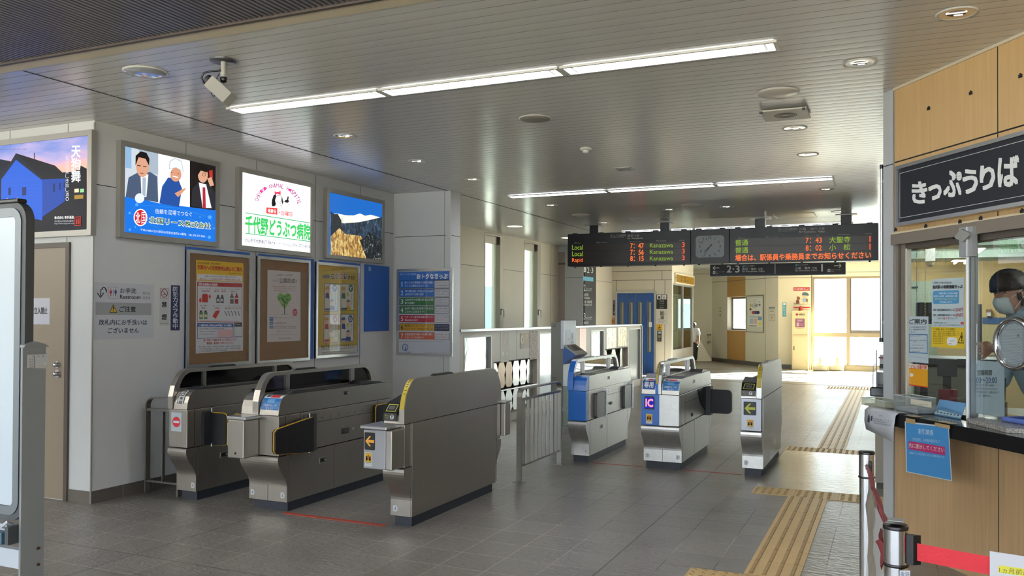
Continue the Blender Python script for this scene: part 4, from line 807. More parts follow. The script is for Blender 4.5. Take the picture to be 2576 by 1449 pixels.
# ================================================================== ticket gates
SMK = glass('smoked_pane', (.45, .46, .46), 3.2, haze=.72, hazecol=(.30, .30, .29)); PANEB = mat('black_pane', '#07080a', .08, spec=.8)
PAD = mat('black_pad', '#0d0e12', .55, bump=.2, bscale=12); PLI = mat('plinth_dark', '#262c36', .5)
PLEAT = mat('grey_folded_pad', '#5a5956', .3, noise=.25, nscale=30, stretch=(1, 14, .6))
NUM = '#2b3a5a'
L1 = 1.605
def lower_prof(y0):
    h = [(.108, .075), (.108, .19)]+[(.054+.054*math.cos(PI*k/12), .19+.215*(k/12)) for k in range(1, 13)]+[(.002, .425), (.008, .432)]
    return [(y0+a, b) for a, b in h]+[(y0+L1-a, b) for a, b in reversed(h)]
def mid_prof(y0, dy=.01): return [(y0+dy, .437), (y0+dy, .738), (y0+L1-dy, .738), (y0+L1-dy, .437)]
def deck_prof(y0):
    h = [(.008, .743), (.016, .797), (.034, .845), (.062, .875), (.10, .89)]
    return [(y0+a, b) for a, b in h]+[(y0+L1-a, b) for a, b in reversed(h)]
def hood_prof(y0, k=0):
    h = [(.0, .743), (.001, .841), (.025, .927), (.067, .994), (.10, 1.030), (.137, 1.047), (.18, 1.052)]
    if k: h = [(.075, .90), (.082, .93), (.10, .965), (.13, 1.0), (.17, 1.02), (.19, 1.025)]
    return [(y0+a, b) for a, b in h]+[(y0+L1-a, b) for a, b in reversed(h)]
def ext(mb, prof, x0, x1, m, m2=None): return mb.prism([(x0, a, b) for a, b in prof], (x1-x0, 0, 0), m, m2)
def octn(a, u, v, s, txt, bgc='#d4d8da'):
    a.uvpoly([(u-.9*s, v-s), (u+.5*s, v-s), (u+s, v), (u+.5*s, v+s), (u-.9*s, v+s)], bgc, 1); a.fit(txt, u-.35*s, v-.5*s, u+.25*s, v+.5*s, NUM, 2, .0)
def caution(a, u, v, w_=.05, h_=.075):
    a.uvrect(u-w_/2, v-h_/2, u+w_/2, v+h_/2, '#e6e6e2', 1); a.uvrect(u-w_/2+.004, v-h_/2+.026, u+w_/2-.004, v+h_/2-.004, '#dcb02a', 2)
    for s in (-1, 1): a.uvpoly([(u+s*.004, v+.004), (u+s*.014, v+.008), (u+s*.019, v+.018), (u+s*.019, v-.006), (u+s*.006, v-.006)], '#221f18', 3); a.uvrect(u+s*.013-.006, v-.008, u+s*.013+.006, v+.022, '#3a3424', 3)
    a.uvrect(u-.004, v+.002, u+.004, v+.030, '#c02a1c', 4); a.fit('扉にご注意', u-.02, v-.024, u+.02, v-.017, '#333333', 3); a.fit('CAUTION', u-.018, v-.034, u+.018, v-.028, '#4a6ab0', 3)
def lock(mb, fr, u, v, m=STEELD):
    fr.box(mb, u-.045, u+.045, v-.022, v+.022, 0, .003, ALU); fr.box(mb, u-.04, u+.04, v-.017, v+.017, .002, .004, m); fr.box(mb, u-.028, u+.008, v-.008, v+.008, .004, .0045, BLACK); mb.cyl(fr.w(u+.025, v, .003), fr.w(u+.025, v, .008), .011, ALU)
def pad(name, t, pts, thick, side='x', m=PAD, edge=True):
    """a flap pad: outline points extruded"""
    mb = MB(); vec = (thick, 0, 0) if side == 'x' else (0, thick, 0); mb.prism(pts, vec, m); o = mb.obj(name, t, bevel=min(.012, abs(thick)*.4), seg=3)
    if edge:
        e = MB(); P = [Vector(p)+Vector(vec)*.5 for p in pts]; e.tube(P+[P[0]], .0055, YEL, 6); e.obj('yellow_edge', o)
    return o
def rpoly(c0, c1, z0, z1, r, f):
    P = []
    for cx, cz, a0 in ((c1-r, z1-r, 0), (c0+r, z1-r, 90), (c0+r, z0+r, 180), (c1-r, z0+r, 270)):
        for k in range(5): t = math.radians(a0+k*22.5); P.append(f(cx+r*math.cos(t), cz+r*math.sin(t)))
    return P
def gate(label, x0, x1, y0, hood, metal, decks, front=None, numbers=(), wid=.03, paneM=PANEB):
    t = thing('ticket_gate', ((x0+x1)/2, y0+L1/2, 0), label, 'ticket gate', 'automatic ticket gates')
    mb = MB(); mb.box(x0+.018, x1-.018, y0+.14, y0+L1-.14, 0, .078, PLI); mb.obj('plinth', t)
    mb = MB(); ext(mb, lower_prof(y0), x0, x1, metal)
    mid = (x0+x1)/2
    if x1-x0 > .3: mb.box(mid-.0015, mid+.0015, y0+.1068, y0+.1078, .08, .2, SEAM)
    for yy in (y0+.135, y0+.70, y0+L1-.135):
        for xx, d in (((x0, -1), (x1, 1)) if paneM is not None else ((x0, -1),)): mb.box(xx-.0006, xx+.0006, yy-.0018, yy+.0018, .08, .43, SEAMG)
    mb.obj('lower_cabinet', t, bevel=.004)
    mb = MB(); fm = front or metal
    mb.box(x0+.003, x1-.003, y0+.012, y0+.09, .438, .738, fm); mb.box(x0+.003, x1-.003, y0+.09, y0+L1-.012, .438, .738, metal); mb.obj('middle_housing', t, bevel=.003)
    mb = MB()
    for xx in ((x0+.003, x1-.003) if paneM is not None else (x0+.003,)):
        mb.box(xx-.0006, xx+.0006, y0+.27, y0+L1-.25, .642, .645, SEAM)
        for yy in (y0+.09, y0+.27, y0+L1-.25): mb.box(xx-.0006, xx+.0006, yy-.0015, yy+.0015, .438, .738, SEAM)
        for k in range(9): mb.cyl((xx-.0008, y0+.31+k*.115, .672), (xx+.0008, y0+.31+k*.115, .672), .005, BLACK, 8)
    mb.obj('panel_joint', t)
    if paneM is None: MB().box(x1-.004, x1+.0012, y0+.11, y0+L1-.11, .082, .7375, metal).obj('back_panel', t)
    for dx0, dx1, dm in decks:
        mb = MB(); ext(mb, deck_prof(y0), dx0, dx1, dm or metal); dk = mb.obj('deck_cover', t, bevel=.006)
        mb = MB(); mb.box(dx0+.02, dx1-.02, y0+.20, y0+L1-.2, .889, .895, BLACK); mb.box(dx0+.04, dx1-.035, y0+.42, y0+1.1, .894, .897, STEELD); mb.prism([(dx0+.02, y0+1.12, .894), (dx0+.02, y0+1.2, .925), (dx0+.02, y0+1.4, .905), (dx0+.02, y0+1.45, .894)], (dx1-dx0-.03, 0, 0), BLACK); mb.prism([(dx0+.02, y0+.13, .89), (dx0+.02, y0+.19, .912), (dx0+.02, y0+.33, .90), (dx0+.02, y0+.36, .89)], (dx1-dx0-.03, 0, 0), DARK); mb.obj('card_path', dk)
    h0, h1 = hood
    mb = MB()
    if paneM is None: ext(mb, hood_prof(y0), h0, h1, metal)
    else:
        op = hood_prof(y0); ip = hood_prof(y0, 1)
        # frame ring around the opening plus closed foot
        n = len(op); vs = []
        for xx in (h0, h1): vs += [(xx, a, b) for a, b in op]+[(xx, a, b) for a, b in ip]
        m_ = len(ip); fs = []; o2 = n+m_
        def br(i): return min(m_-1, max(0, round(i*(m_-1)/(n-1))))
        for s in (0, 1):
            o = s*o2
            for i in range(n-1):
                a, b = br(i), br(i+1); f = (o+i, o+i+1, o+n+b, o+n+a) if a != b else (o+i, o+i+1, o+n+a)
                fs.append(f if s == 0 else f[::-1])
            f = (o, o+n, o+n+m_-1, o+n-1); fs.append(f if s == 0 else f[::-1])
        for i in range(n): j = (i+1) % n; fs.append((i, o2+i, o2+j, j))
        for i in range(m_): j = (i+1) % m_; fs.append((n+i, n+j, o2+n+j, o2+n+i))
        mb.add(vs, fs, metal)
        for yy in (y0+.36, y0+1.25): mb.box(h0, h1, yy-.008, yy+.008, .895, 1.03, metal)
    hd = mb.obj('hood', t)
    if paneM is not None:
        p = MB(); ext(p, [(a, b) for a, b in hood_prof(y0, 1)], (h0+h1)/2-.004, (h0+h1)/2+.004, paneM); p.obj('hood_pane', hd)
    mb = MB(); hc = (h0+h1)/2; mb.prism([(hc-.018, y0+.42, 1.05), (hc-.018, y0+.46, 1.066), (hc-.018, y0+.70, 1.066), (hc-.018, y0+.74, 1.05)], (.036, 0, 0), BLACK); mb.obj('hood_sensor', hd)
    fr = Fr((0, y0+.108, 0), X, -Y)
    for u, s in numbers:
        a = Art(fr.off(.001), eps=.0008); octn(a, u, .125, .022, s); a.obj('number_plate', t)
    return t, fr
def hood_tape(t, y0, xa, xb, m=None):
    p = hood_prof(y0)[1:6]; mb = MB(); e = .002; q = [(a-e, b+e) for a, b in p]; vs = []
    for a, b in q: vs += [(xa, a, b), (xb, a, b)]
    mb.add(vs, [(2*i, 2*i+1, 2*i+3, 2*i+2) for i in range(len(q)-1)], m or YT)
    for i in range(11):
        k = (i+.5)/11*(len(q)-1); j = int(k); f = k-j; a = q[j][0]*(1-f)+q[j+1][0]*f-.0012; b = q[j][1]*(1-f)+q[j+1][1]*f+.0012
        xm = (xa+xb)/2; s = .25*(xb-xa); mb.add([(xm-s, a, b-.006), (xm+s, a, b-.006), (xm+s, a+.003, b+.005), (xm-s, a+.003, b+.005)], [(0, 1, 2, 3)], TXD)
    return mb.obj('yellow_tape', t)
YT = mat('yellow_tape', '#c8b23a', .4); TXD = mat('tape_print', '#5c5020', .5)
def deck_sticker(t, y0, xa, xb, kind):
    """sticker on the sloped front of a deck; (u, s) with s running up the slope"""
    p = [(y0+.0145, .775), (y0+.016, .797), (y0+.034, .845), (y0+.062, .875), (y0+.088, .886)]
    L_ = [0]
    for (a, b), (c, d) in zip(p, p[1:]): L_.append(L_[-1]+math.hypot(c-a, d-b))
    def at(s, e):
        s *= L_[-1]
        for i in range(len(p)-1):
            if s <= L_[i+1]+1e-6: break
        f = (s-L_[i])/(L_[i+1]-L_[i]); a, b = p[i]; c, d = p[i+1]; n = Vector((-(d-b), c-a)).normalized(); n = Vector((n.x, n.y))
        return (a*(1-f)+c*f-abs(d-b)/math.hypot(c-a, d-b)*e, b*(1-f)+d*f+abs(c-a)/math.hypot(c-a, d-b)*e)
    mb = MB()
    def patch(u0, u1, s0, s1, m, l=1):
        vs = []; K = 6
        for i in range(K+1):
            a, b = at(s0+(s1-s0)*i/K, .0012*l); vs += [(xa+(xb-xa)*u0, a, b), (xa+(xb-xa)*u1, a, b)]
        mb.add(vs, [(2*i, 2*i+1, 2*i+3, 2*i+2) for i in range(K)], m)
    def txt(s_, u0, u1, s0, s1, m, l=3, bold=.02):
        V, F, _z = glyphs(s_, bold); P = []
        for x, y, k_ in V: a, b = at(s0+(s1-s0)*y, .0012*(l+.22*k_)); P.append((xa+(xb-xa)*(u0+(u1-u0)*x), a, b))
        mb.add(P, F, m)
    if kind == 'exit':
        patch(.2, .72, .02, 1, pc('#1c1c1c')); patch(.25, .67, .05, .97, pc('#e4e4e0'), 2)
        for i, ch in enumerate('出口専用'): txt(ch, .34, .58, .76-.235*i, .94-.235*i, pc('#1c1c1c'))
    elif kind == 'ticket':
        patch(0, 1, 0, .72, pc('#2a74b8')); patch(0, 1, .72, 1, pc('#e6e6e4')); patch(.35, .85, .76, .98, pc('#c23038'), 2); patch(.1, .3, .78, .95, pc('#44546a'), 2); patch(.3, .7, .42, .66, pc('#6aa4d4'), 2)
        txt('交通系ICカードが', .12, .88, .22, .36, pc('#e8f0f8')); txt('使えます', .3, .7, .06, .18, pc('#e8f0f8'))
    else:
        patch(0, 1, 0, 1, pc('#1d56a8')); patch(.15, .85, .72, .96, pc('#e6e6e4'), 2); patch(.4, .8, .75, .93, pc('#c23038'), 3); txt('専用', .15, .85, .2, .62, pc('#ffffff'), 3, .05)
    return mb.obj('deck_sticker', t)
def felica(t, x0, x1, y0, glow=True):
    mb = MB(); mb.prism([(x0, y0-.012, .762), (x0, y0-.006, .815), (x0, y0+.045, .885), (x0, y0+.22, .925), (x0, y0+.22, .88), (x0, y0+.10, .80), (x0, y0+.06, .755)], (x1-x0, 0, 0), BLACK); r = mb.obj('card_reader', t, bevel=.006)
    W_ = x1-x0; n = Vector((0, -.07, .051)).normalized(); f = Fr(Vector((x0, y0-.006, .815))+n*.0025, X, n); a = Art(f)
    a.uvpoly([(W_*.10, .012), (W_*.86, .012), (W_*.93, .072), (W_*.20, .072)], '#b9b84a', 1); a.uvpoly([(W_*.16, .018), (W_*.81, .018), (W_*.87, .066), (W_*.25, .066)], '#17171a', 2); a.uvpoly([(W_*.30, .028), (W_*.72, .028), (W_*.72, .056), (W_*.30, .056)], '#55565c', 3)
    n2 = Vector((0, -.053, .006)).normalized(); a2 = Art(Fr(Vector((x0, y0-.012, .762))+n2*.0025, X, n2)); a2.uvpoly([(W_*.66+.017*math.cos(k*PI/8), .028+.017*math.sin(k*PI/8)) for k in range(16)], '#d8dcda', 1); a2.uvrect(W_*.66-.010, .034, W_*.66+.010, .039, '#17171a', 2); a2.uvrect(W_*.66-.0025, .016, W_*.66+.0025, .039, '#17171a', 2); a2.fit('乗入口', W_*.14, .030, W_*.46, .042, '#a8a858', 2); a2.fit('IC', W_*.2, .016, W_*.4, .024, '#a8a858', 2); a2.obj('reader_logo', r)
    a.obj('reader_marks', r)
    if glow:
        mb = MB(); sl = Vector((0, .17, .045)).normalized(); nn_ = Vector((0, -.045, .17)).normalized(); c = Vector(((x0+x1)/2, y0+.135, .8925))+nn_*.003
        mb.add([c+X*(.036*math.cos(k*PI/12))+sl*(.052*math.sin(k*PI/12)) for k in range(24)], [tuple(range(24))], pc('#3b35e8', 1.1)); mb.obj('touch_light', r)
def arrow_panel(a, u0, u1, v0, v1, col, em):
    a.uvrect(u0, v0, u1, v1, '#101216', 1, r=.008); w_ = u1-u0; c = (v0+v1)/2; e = pc(col, em)
    a.uvpoly([(u0+w_*.08, c), (u0+w_*.45, c+w_*.40), (u0+w_*.62, c+w_*.40), (u0+w_*.36, c+w_*.11), (u0+w_*.92, c+w_*.11), (u0+w_*.92, c-w_*.11), (u0+w_*.36, c-w_*.11), (u0+w_*.62, c-w_*.40), (u0+w_*.45, c-w_*.40)], e, 2)
    for k in range(7): a.uvrect(u0+w_*(.40+k*.075), c-w_*.11, u0+w_*(.405+k*.075), c+w_*.11, '#3a3010', 3)
Y1 = 5.085; Y2 = 8.105
# --- gate 4, leftmost (passage on its right)
t, fr = gate('leftmost steel ticket gate with a red no entry sign, beside the wall railing', -5.303, -5.105, Y1, (-5.303, -5.255), STEEL, ((-5.25, -5.108, None),), numbers=((-5.135, '4'),))
F1 = Fr((0, Y1+.012, 0), X, -Y)
a = Art(F1.off(.001)); a.uvrect(-5.275, .565, -5.165, .715, '#c8d4dc', 1); c0 = (-5.22, .64)
a.uvpoly([(c0[0]+.042*math.cos(k*PI/14), c0[1]+.042*math.sin(k*PI/14)) for k in range(28)], '#cc2230', 2); a.uvrect(-5.252, .631, -5.188, .649, '#e8eef0', 3); a.obj('no_entry_sign', t)
deck_sticker(t, Y1, -5.25, -5.108, 'exit')
u = Fr((0, Y1+.36, 0), X, -Y)
def px_x(px, y): q = Fr((0, y, 0), X, -Y); return q.uv(px, 1080)[0]
mb = MB(); mb.box(-5.105, -5.085, Y1+.17, Y1+.26, .44, .71, DARK); mb.cyl((-5.085, Y1+.255, .70), (-5.085, Y1+.255, .735), .006, ALU); mb.cyl((-5.085, Y1+.255, .42), (-5.085, Y1+.255, .45), .006, ALU); mb.obj('flap_mount', t)
pad('flap', t, rpoly(-5.10, px_x(568, Y1+.25), .435, .695, .035, lambda c, z: (c, Y1+.25, z)), .03, 'y')
mb = MB(); lock(mb, Fr((-5.104, 0, 0), Y, X), Y1+.78, .84); lock(mb, Fr((-5.104, 0, 0), Y, X), Y1+.42, .33); mb.obj('lock_plate', t)
# --- double gate 4 / 3
t, fr = gate('wide double ticket gate marked 4 and 3 with a black paned hood in its middle', -4.56, -4.195, Y1, (-4.44, -4.385), STEEL, ((-4.555, -4.447, None), (-4.378, -4.20, None)), numbers=((-4.525, '4'), (-4.235, '3')))
mb = MB(); mb.box(-4.54, -4.385, Y1-.155, Y1+.012, .43, .715, STEEL); mb.box(-4.545, -4.36, Y1-.165, Y1+.10, .715, .742, ALU); rb = mb.obj('front_box', t, bevel=.008)
mb = MB(); mb.box(-4.47, -4.458, Y1-.157, Y1-.1555, .46, .475, BLACK); mb.box(-4.545, -4.541, Y1-.15, Y1-.14, .52, .69, WHITE); mb.obj('sensor_slot', rb)
deck_sticker(t, Y1, -4.372, -4.205, 'ticket')
FRX = Fr((-4.195, 0, 0), Y, X)
mb = MB(); mb.box(-4.195, -4.16, Y1+.30, Y1+.42, .43, .72, STEELD); mb.cyl((-4.16, Y1+.33, .42), (-4.16, Y1+.33, .73), .008, ALU); mb.obj('flap_mount', t)
pad('flap', t, [(-4.16, Y1+.34, .435), (-4.16, Y1+.34, .70), (-4.16, Y1+.18, .685), (-4.16, Y1-.08, .655), (-4.16, Y1-.11, .635), (-4.16, Y1-.11, .50), (-4.16, Y1-.09, .475), (-4.16, Y1+.18, .445)], .035)
pad('flap', t, rpoly(px_x(582, Y1+.25), -4.55, .435, .695, .035, lambda c, z: (c, Y1+.25, z)), .03, 'y')
pad('flap', t, rpoly(Y1+1.28, Y1+1.56, .44, .70, .03, lambda c, z: (-4.19, c, z)), .035)
mb = MB(); lock(mb, FRX, Y1+.86, .845); lock(mb, FRX, Y1+.55, .33)
for k in range(6): FRX.box(mb, Y1+.80, Y1+.85, .505+k*.008, .509+k*.008, 0, .0012, BLACK); FRX.box(mb, Y1+.86, Y1+.91, .505+k*.008, .509+k*.008, 0, .0012, BLACK)
mb.cyl(FRX.w(Y1+.97, .53, 0), FRX.w(Y1+.97, .53, .006), .012, ALU); mb.obj('lock_plate', t)
# --- gate 3 (passage on its left)
t, fr = gate('steel ticket gate marked 3 showing its tall plain back and an orange arrow', -3.272, -3.098, Y1, (-3.140, -3.098), STEEL, ((-3.268, -3.145, None),), numbers=((-3.232, '3'),), paneM=None)
mb = MB(); mb.box(-3.33, -3.15, Y1-.155, Y1+.012, .445, .715, mat('box_face_steel', '#a7a8ac', .38, metal=.6)); mb.box(-3.35, -3.135, Y1-.17, Y1+.10, .718, .742, ALU); mb.box(-3.15, -3.100, Y1-.155, Y1+.012, .445, .715, STEEL); rb = mb.obj('front_box', t, bevel=.006)
a = Art(Fr((0, Y1-.1555, 0), X, -Y)); arrow_panel(a, -3.32, -3.235, .575, .695, '#e8a648', .7); caution(a, -3.288, .51, .058, .095); a.obj('arrow_display', rb)
felica(t, -3.262, -3.155, Y1+.0, False); hood_tape(t, Y1, -3.137, -3.102)
pad('flap', t, rpoly(-3.385, -3.335, .46, .66, .02, lambda c, z: (c, Y1+.0, z)), .03, 'y')
mb = MB(); mb.box(-3.15, -3.06, Y1+L1-.0, Y1+L1+.11, .46, .74, STEEL); mb.box(-3.16, -3.055, Y1+L1-.0, Y1+L1+.12, .742, .76, ALU); mb.obj('rear_box', t, bevel=.005)
mb = MB(); mb.box(-3.0985, -3.0972, Y1+.001, Y1+L1-.001, .7385, .7425, SEAM); mb.box(-3.0985, -3.0972, Y1+.09, Y1+.092, .08, .74, SEAMG); mb.box(-3.0985, -3.0972, Y1+L1-.09, Y1+L1-.088, .08, .74, SEAMG); mb.obj('back_panel_joint', t)

# --- second row
BD = BLUEP
t, fr = gate('left ticket gate of the far row with a bright blue front, marked 2', -3.010, -2.815, Y2, (-3.010, -2.955), STEELLIT, ((-2.95, -2.818, BLUEP),), BLUEP, ((-2.85, '2'),), paneM=SMK)
mb = MB(); ext(mb, [(Y2-.002, .743), (Y2-.002, .841), (Y2+.023, .929), (Y2+.065, .996), (Y2+.10, 1.034), (Y2+.14, 1.05), (Y2+.14, 1.03), (Y2+.05, .93), (Y2+.03, .743)], -3.012, -2.953, BLUEP); mb.obj('blue_hood_front', t)
mb = MB(); mb.box(-2.9505, -2.812, Y2+.11, Y2+1.6, .742, .8915, STEELLIT); mb.obj('deck_side_skin', t)
for a0 in (.27, 1.27):
    mb = MB(); mb.prism(rpoly(Y2+a0, Y2+a0+.27, .44, .70, .03, lambda c, z: (-2.815, c, z)), (.03, 0, 0), PLEAT); mb.obj('flap', t, bevel=.01); mb = MB(); mb.box(-2.815, -2.775, Y2+a0+.28, Y2+a0+.31, .42, .73, ALU); mb.obj('flap_mount', t)
F2 = Fr((-2.814, 0, 0), Y, X); mb = MB(); lock(mb, F2, Y2+.75, .83); F3 = Fr((-2.813, 0, 0), Y, X); lock(mb, F3, Y2+.50, .33); F3.box(mb, Y2+.80, Y2+.87, .53, .56, 0, .003, DARK); mb.obj('lock_plate', t)
# double gate 2 / 1
t, fr = gate('double ticket gate of the far row, half blue, with a pink lit panel', -2.245, -1.868, Y2, (-2.10, -2.045), STEELLIT, ((-2.24, -2.105, None), (-2.04, -1.872, None)), None, ((-2.205, '2'), (-1.905, '1')), paneM=SMK)
mb = MB(); F2 = Fr((0, Y2+.011, 0), X, -Y); mb.box(-2.2435, -2.065, Y2+.009, Y2+.02, .438, .738, BLUEP); fp = mb.obj('blue_front_panel', t)
a = Art(F2.off(.003)); a.uvrect(-2.22, .585, -2.105, .725, '#4a86d0', 1, r=.012); a.uvrect(-2.214, .591, -2.111, .719, '#14141c', 2, r=.01); a.uvrect(-2.206, .602, -2.119, .708, pc('#2a22b8', .8), 3)
a.fit('IC', -2.198, .618, -2.127, .692, pc('#ff9aa8', 1.2), 4, .05)
for k in range(9): a.uvrect(-2.206, .604+k*.0118, -2.119, .6055+k*.0118, pc('#2a22b8', .8), 5)
caution(a, -2.165, .50, .062, .095); a.obj('ic_display', t)
mb = MB(); ext(mb, [(Y2-.002, .743), (Y2-.002, .841), (Y2+.023, .929), (Y2+.065, .996), (Y2+.10, 1.034), (Y2+.10, 1.02), (Y2+.03, .93), (Y2+.02, .743)], -2.102, -2.072, BLUEP); mb.obj('blue_hood_front', t)
deck_sticker(t, Y2, -2.235, -2.11, 'only'); deck_sticker(t, Y2, -2.035, -1.877, 'ticket'); hood_tape(t, Y2-.002, -2.098, -2.076)
mb = MB(); mb.prism([(-2.235, Y2+.11, .89), (-2.235, Y2+.2, .93), (-2.235, Y2+.36, .92), (-2.235, Y2+.4, .89)], (.12, 0, 0), BLACK); rr = mb.obj('card_reader', t); c = Vector((-2.17, Y2+.27, .932)); mb = MB(); mb.add([c+Vector((.042*math.cos(k*PI/12), .055*math.sin(k*PI/12), -.003*math.sin(k*PI/12))) for k in range(24)], [tuple(range(24))], pc('#3b35e8', 1.1)); mb.obj('touch_light', rr)
FX1 = Fr((-1.868, 0, 0), Y, X); mb = MB(); lock(mb, Fr((-1.871, 0, 0), Y, X), Y2+.68, .83); FX1.box(mb, Y2+.55, Y2+.62, .48, .51, 0, .003, DARK); mb.obj('lock_plate', t)
yy = Y2+1.30
mb = MB(); mb.box(-1.868, -1.81, yy-.05, yy+.08, .42, .73, DARK); mb.prism([(-1.867, Y2+.85, .735), (-1.867, yy, .735), (-1.867, yy, .45), (-1.867, Y2+1.0, .58)], (.004, 0, 0), BLACK); mb.obj('flap_mount', t)
pad('flap', t, rpoly(px_x(1772, yy), px_x(1841, yy), .44, .70, .045, lambda c, z: (c, yy-.02, z)), .04, 'y', edge=False)
# gate 1
t, fr = gate('rightmost steel ticket gate marked 1 with a green arrow and a bright plain back', -1.292, -1.102, Y2, (-1.146, -1.102), STEELLIT, ((-1.288, -1.15, None),), mat('front_grey_steel', '#a7a9b0', .4, metal=.6), ((-1.255, '1'),), paneM=None)
a = Art(F2.off(.002)); arrow_panel(a, -1.265, -1.15, .585, .71, '#a0a848', .75); caution(a, -1.205, .50, .062, .09); a.obj('arrow_display', t)
felica(t, -1.285, -1.155, Y2+.005); hood_tape(t, Y2, -1.143, -1.106)
pad('flap', t, rpoly(-1.40, -1.29, .44, .70, .045, lambda c, z: (c, yy-.02, z)), .04, 'y', edge=False)
mb = MB(); mb.box(-1.1025, -1.1015, Y2+.001, Y2+L1-.001, .7385, .7425, SEAM); mb.obj('back_panel_joint', t)

# ================================================================== railings
RST = mat('rail_steel', '#97948d', .38, metal=.8, noise=.08, nscale=10)
def railing(label, p, q, h, nb, low, up2, w_=.05, th=.012, feet=True, arch=True):
    p = Vector(p); q = Vector(q); d = (q-p).normalized(); side = Vector((-d.y, d.x, 0)); t = thing('railing', (p+q)/2, label, 'railing'); r = .07
    mb = MB(); P = [p+d*.0, p+Z*(h-r)]
    for k in range(1, 6): a_ = k*PI/12; P.append(p+Z*(h-r)+Vector(d)*(r-r*math.cos(a_))+Z*(r*math.sin(a_)))
    P.append(p+Z*h+d*r)
    Q = [q+Z*h-d*r]
    for k in range(1, 6): a_ = k*PI/12; Q.append(q+Z*(h-r)-d*(r-r*math.sin(a_))+Z*(r*math.cos(a_)))
    Q += [q+Z*(h-r), q]
    mb.tube(P+Q, 0, RST, flat=(w_, th, side)); mb.obj('arch_frame', t)
    mb = MB(); mb.tube([p+Z*up2, q+Z*up2], 0, RST, flat=(.03, .02, side)); mb.obj('rail', t)
    mb = MB(); mb.tube([p+Z*low, q+Z*low], 0, RST, flat=(.03, .012, side)); mb.obj('rail', t)
    for k in range(nb):
        b = p+d*((q-p).length*(k+1)/(nb+1)); mb = MB(); mb.tube([b+Z*low, b+Z*up2], 0, RST, flat=(.028, .008, side)); mb.obj('bar', t)
    if feet:
        for b in (p, q): mb = MB(); mb.box(b.x-.05, b.x+.05, b.y-.035, b.y+.035, 0, .006, RST); mb.obj('foot_plate', t)
    return t
railing('free standing steel railing with nine bars between gate 3 and the blue gate', (-3.07, 7.02, 0), (-3.07, 8.03, 0), .835, 9, .14, .74)
railing('low steel railing between the white wall and the leftmost gate', (-5.72, 5.27, 0), (-5.36, 5.27, 0), .80, 1, .10, .70, feet=False)

# ================================================================== partition along the concourse
XP = -4.972; FPn = Fr((XP, 0, 0), Y, X); PY1 = 17.95; PH = 1.32
WP = mat('partition_panel', '#ccc5b4', .45, noise=.02)
KP = (1140, 780, 5.152)
t = thing('partition', (XP, 13.7, 0), 'low partition with glazed panels and a metal top rail behind the gates', 'partition')
def up(x): return Art(FPn, KP).q(x, 300)[0]
segs = [(YR+.27, 9.52, 'p'), (9.52, up(525), 'g'), (up(525), up(1095), 'r'), (up(1095), up(1265)+.4, 'g'), (up(1265)+.4, 13.55, 'p'), (13.55, up(1770), 'p'), (up(1770), up(1968), 'g'), (up(1968), up(2268), 'r'), (up(2268), PY1, 'g')]
for a0, a1, k in segs:
    mb = MB(); z0, z1 = .0, PH-.03
    if k == 'p': mb.box(XP-.08, XP, a0, a1, z0, z1, WP); mb.obj('panel', t)
    elif k == 'g':
        for q in ((a0, a0+.07, .0, z1), (a1-.07, a1, .0, z1), (a0, a1, .0, .12), (a0, a1, z1-.06, z1)): mb.box(XP-.08, XP, *q, WP)
        for q in ((a0+.07, a0+.09, .12, z1-.06), (a1-.09, a1-.07, .12, z1-.06), (a0+.07, a1-.07, z1-.08, z1-.06), (a0+.07, a1-.07, .12, .14)): mb.box(XP-.07, XP+.004, *q, ALUF)
        o = mb.obj('window_panel', t); g = MB(); g.box(XP-.04, XP-.035, a0+.08, a1-.08, .13, z1-.07, GLF if a0 > 15 else mat('foil_glass', '#9fa3a3', .12, metal=.9, bump=.5, bscale=7, stretch=(1, 1, .35))); g.obj('pane', o)
    else:
        mb.box(XP-.08, XP, a0, a1, .86, z1, WP); mb.box(XP-.08, XP, a0, a1, 0, .10, WP); mb.box(XP-.30, XP-.28, a0, a1, .10, .86, BLACK); mb.box(XP-.30, XP, a0, a0+.02, .1, .86, WP); mb.box(XP-.3, XP, a1-.02, a1, .1, .86, WP); mb.box(XP-.3, XP, a0, a1, .845, .86, SEAMG); mb.box(XP-.3, XP, a0, a1, .44, .455, ALU)
        FPn.box(mb, (a0+a1)/2-.003, (a0+a1)/2+.003, .86, z1, -.001, .001, SEAMG); mb.obj('rack_bay', t)
mb = MB(); mb.box(XP-.10, XP+.03, YR+.27, PY1-.06, PH-.03, PH, ALU)
K = [(XP-.035, PY1-.12, PH-.015), (XP-.035, PY1-.03, PH-.02), (XP-.035, PY1, PH-.06), (XP-.035, PY1, 0)]; mb.tube(K, 0, ALU, flat=(.12, .03, X)); mb.obj('top_rail', t)
# leaflets and hanging bags in the rack bays
BAGS = [mat('bag_foil', '#c6c6c2', .15, metal=.85, bump=.6, bscale=9, stretch=(1, 1, .3)), mat('bag_brown', '#a2876a', .3, metal=.3, noise=.3, nscale=12, stretch=(1, 4, .6))]
def bag(y, z1, z0, wd, m, label, nm='hanging_bag'):
    mb = MB(); x = XP-.12
    P = [(x, y-wd*.30, z1), (x, y-wd*.5, z1-.1), (x, y-wd*.42, (z0+z1)/2), (x, y-wd*.5, z0+.06), (x, y-wd*.3, z0), (x, y+wd*.3, z0), (x, y+wd*.5, z0+.06), (x, y+wd*.38, (z0+z1)/2), (x, y+wd*.5, z1-.1), (x, y+wd*.3, z1)]
    mb.prism(P, (.05, 0, 0), m); o = mb.obj(nm, bevel=.02, seg=3)
    tag(o, label, 'bag', 'bags hanging in the partition rack'); return o
ra, rb_ = segs[2][0], segs[2][1]
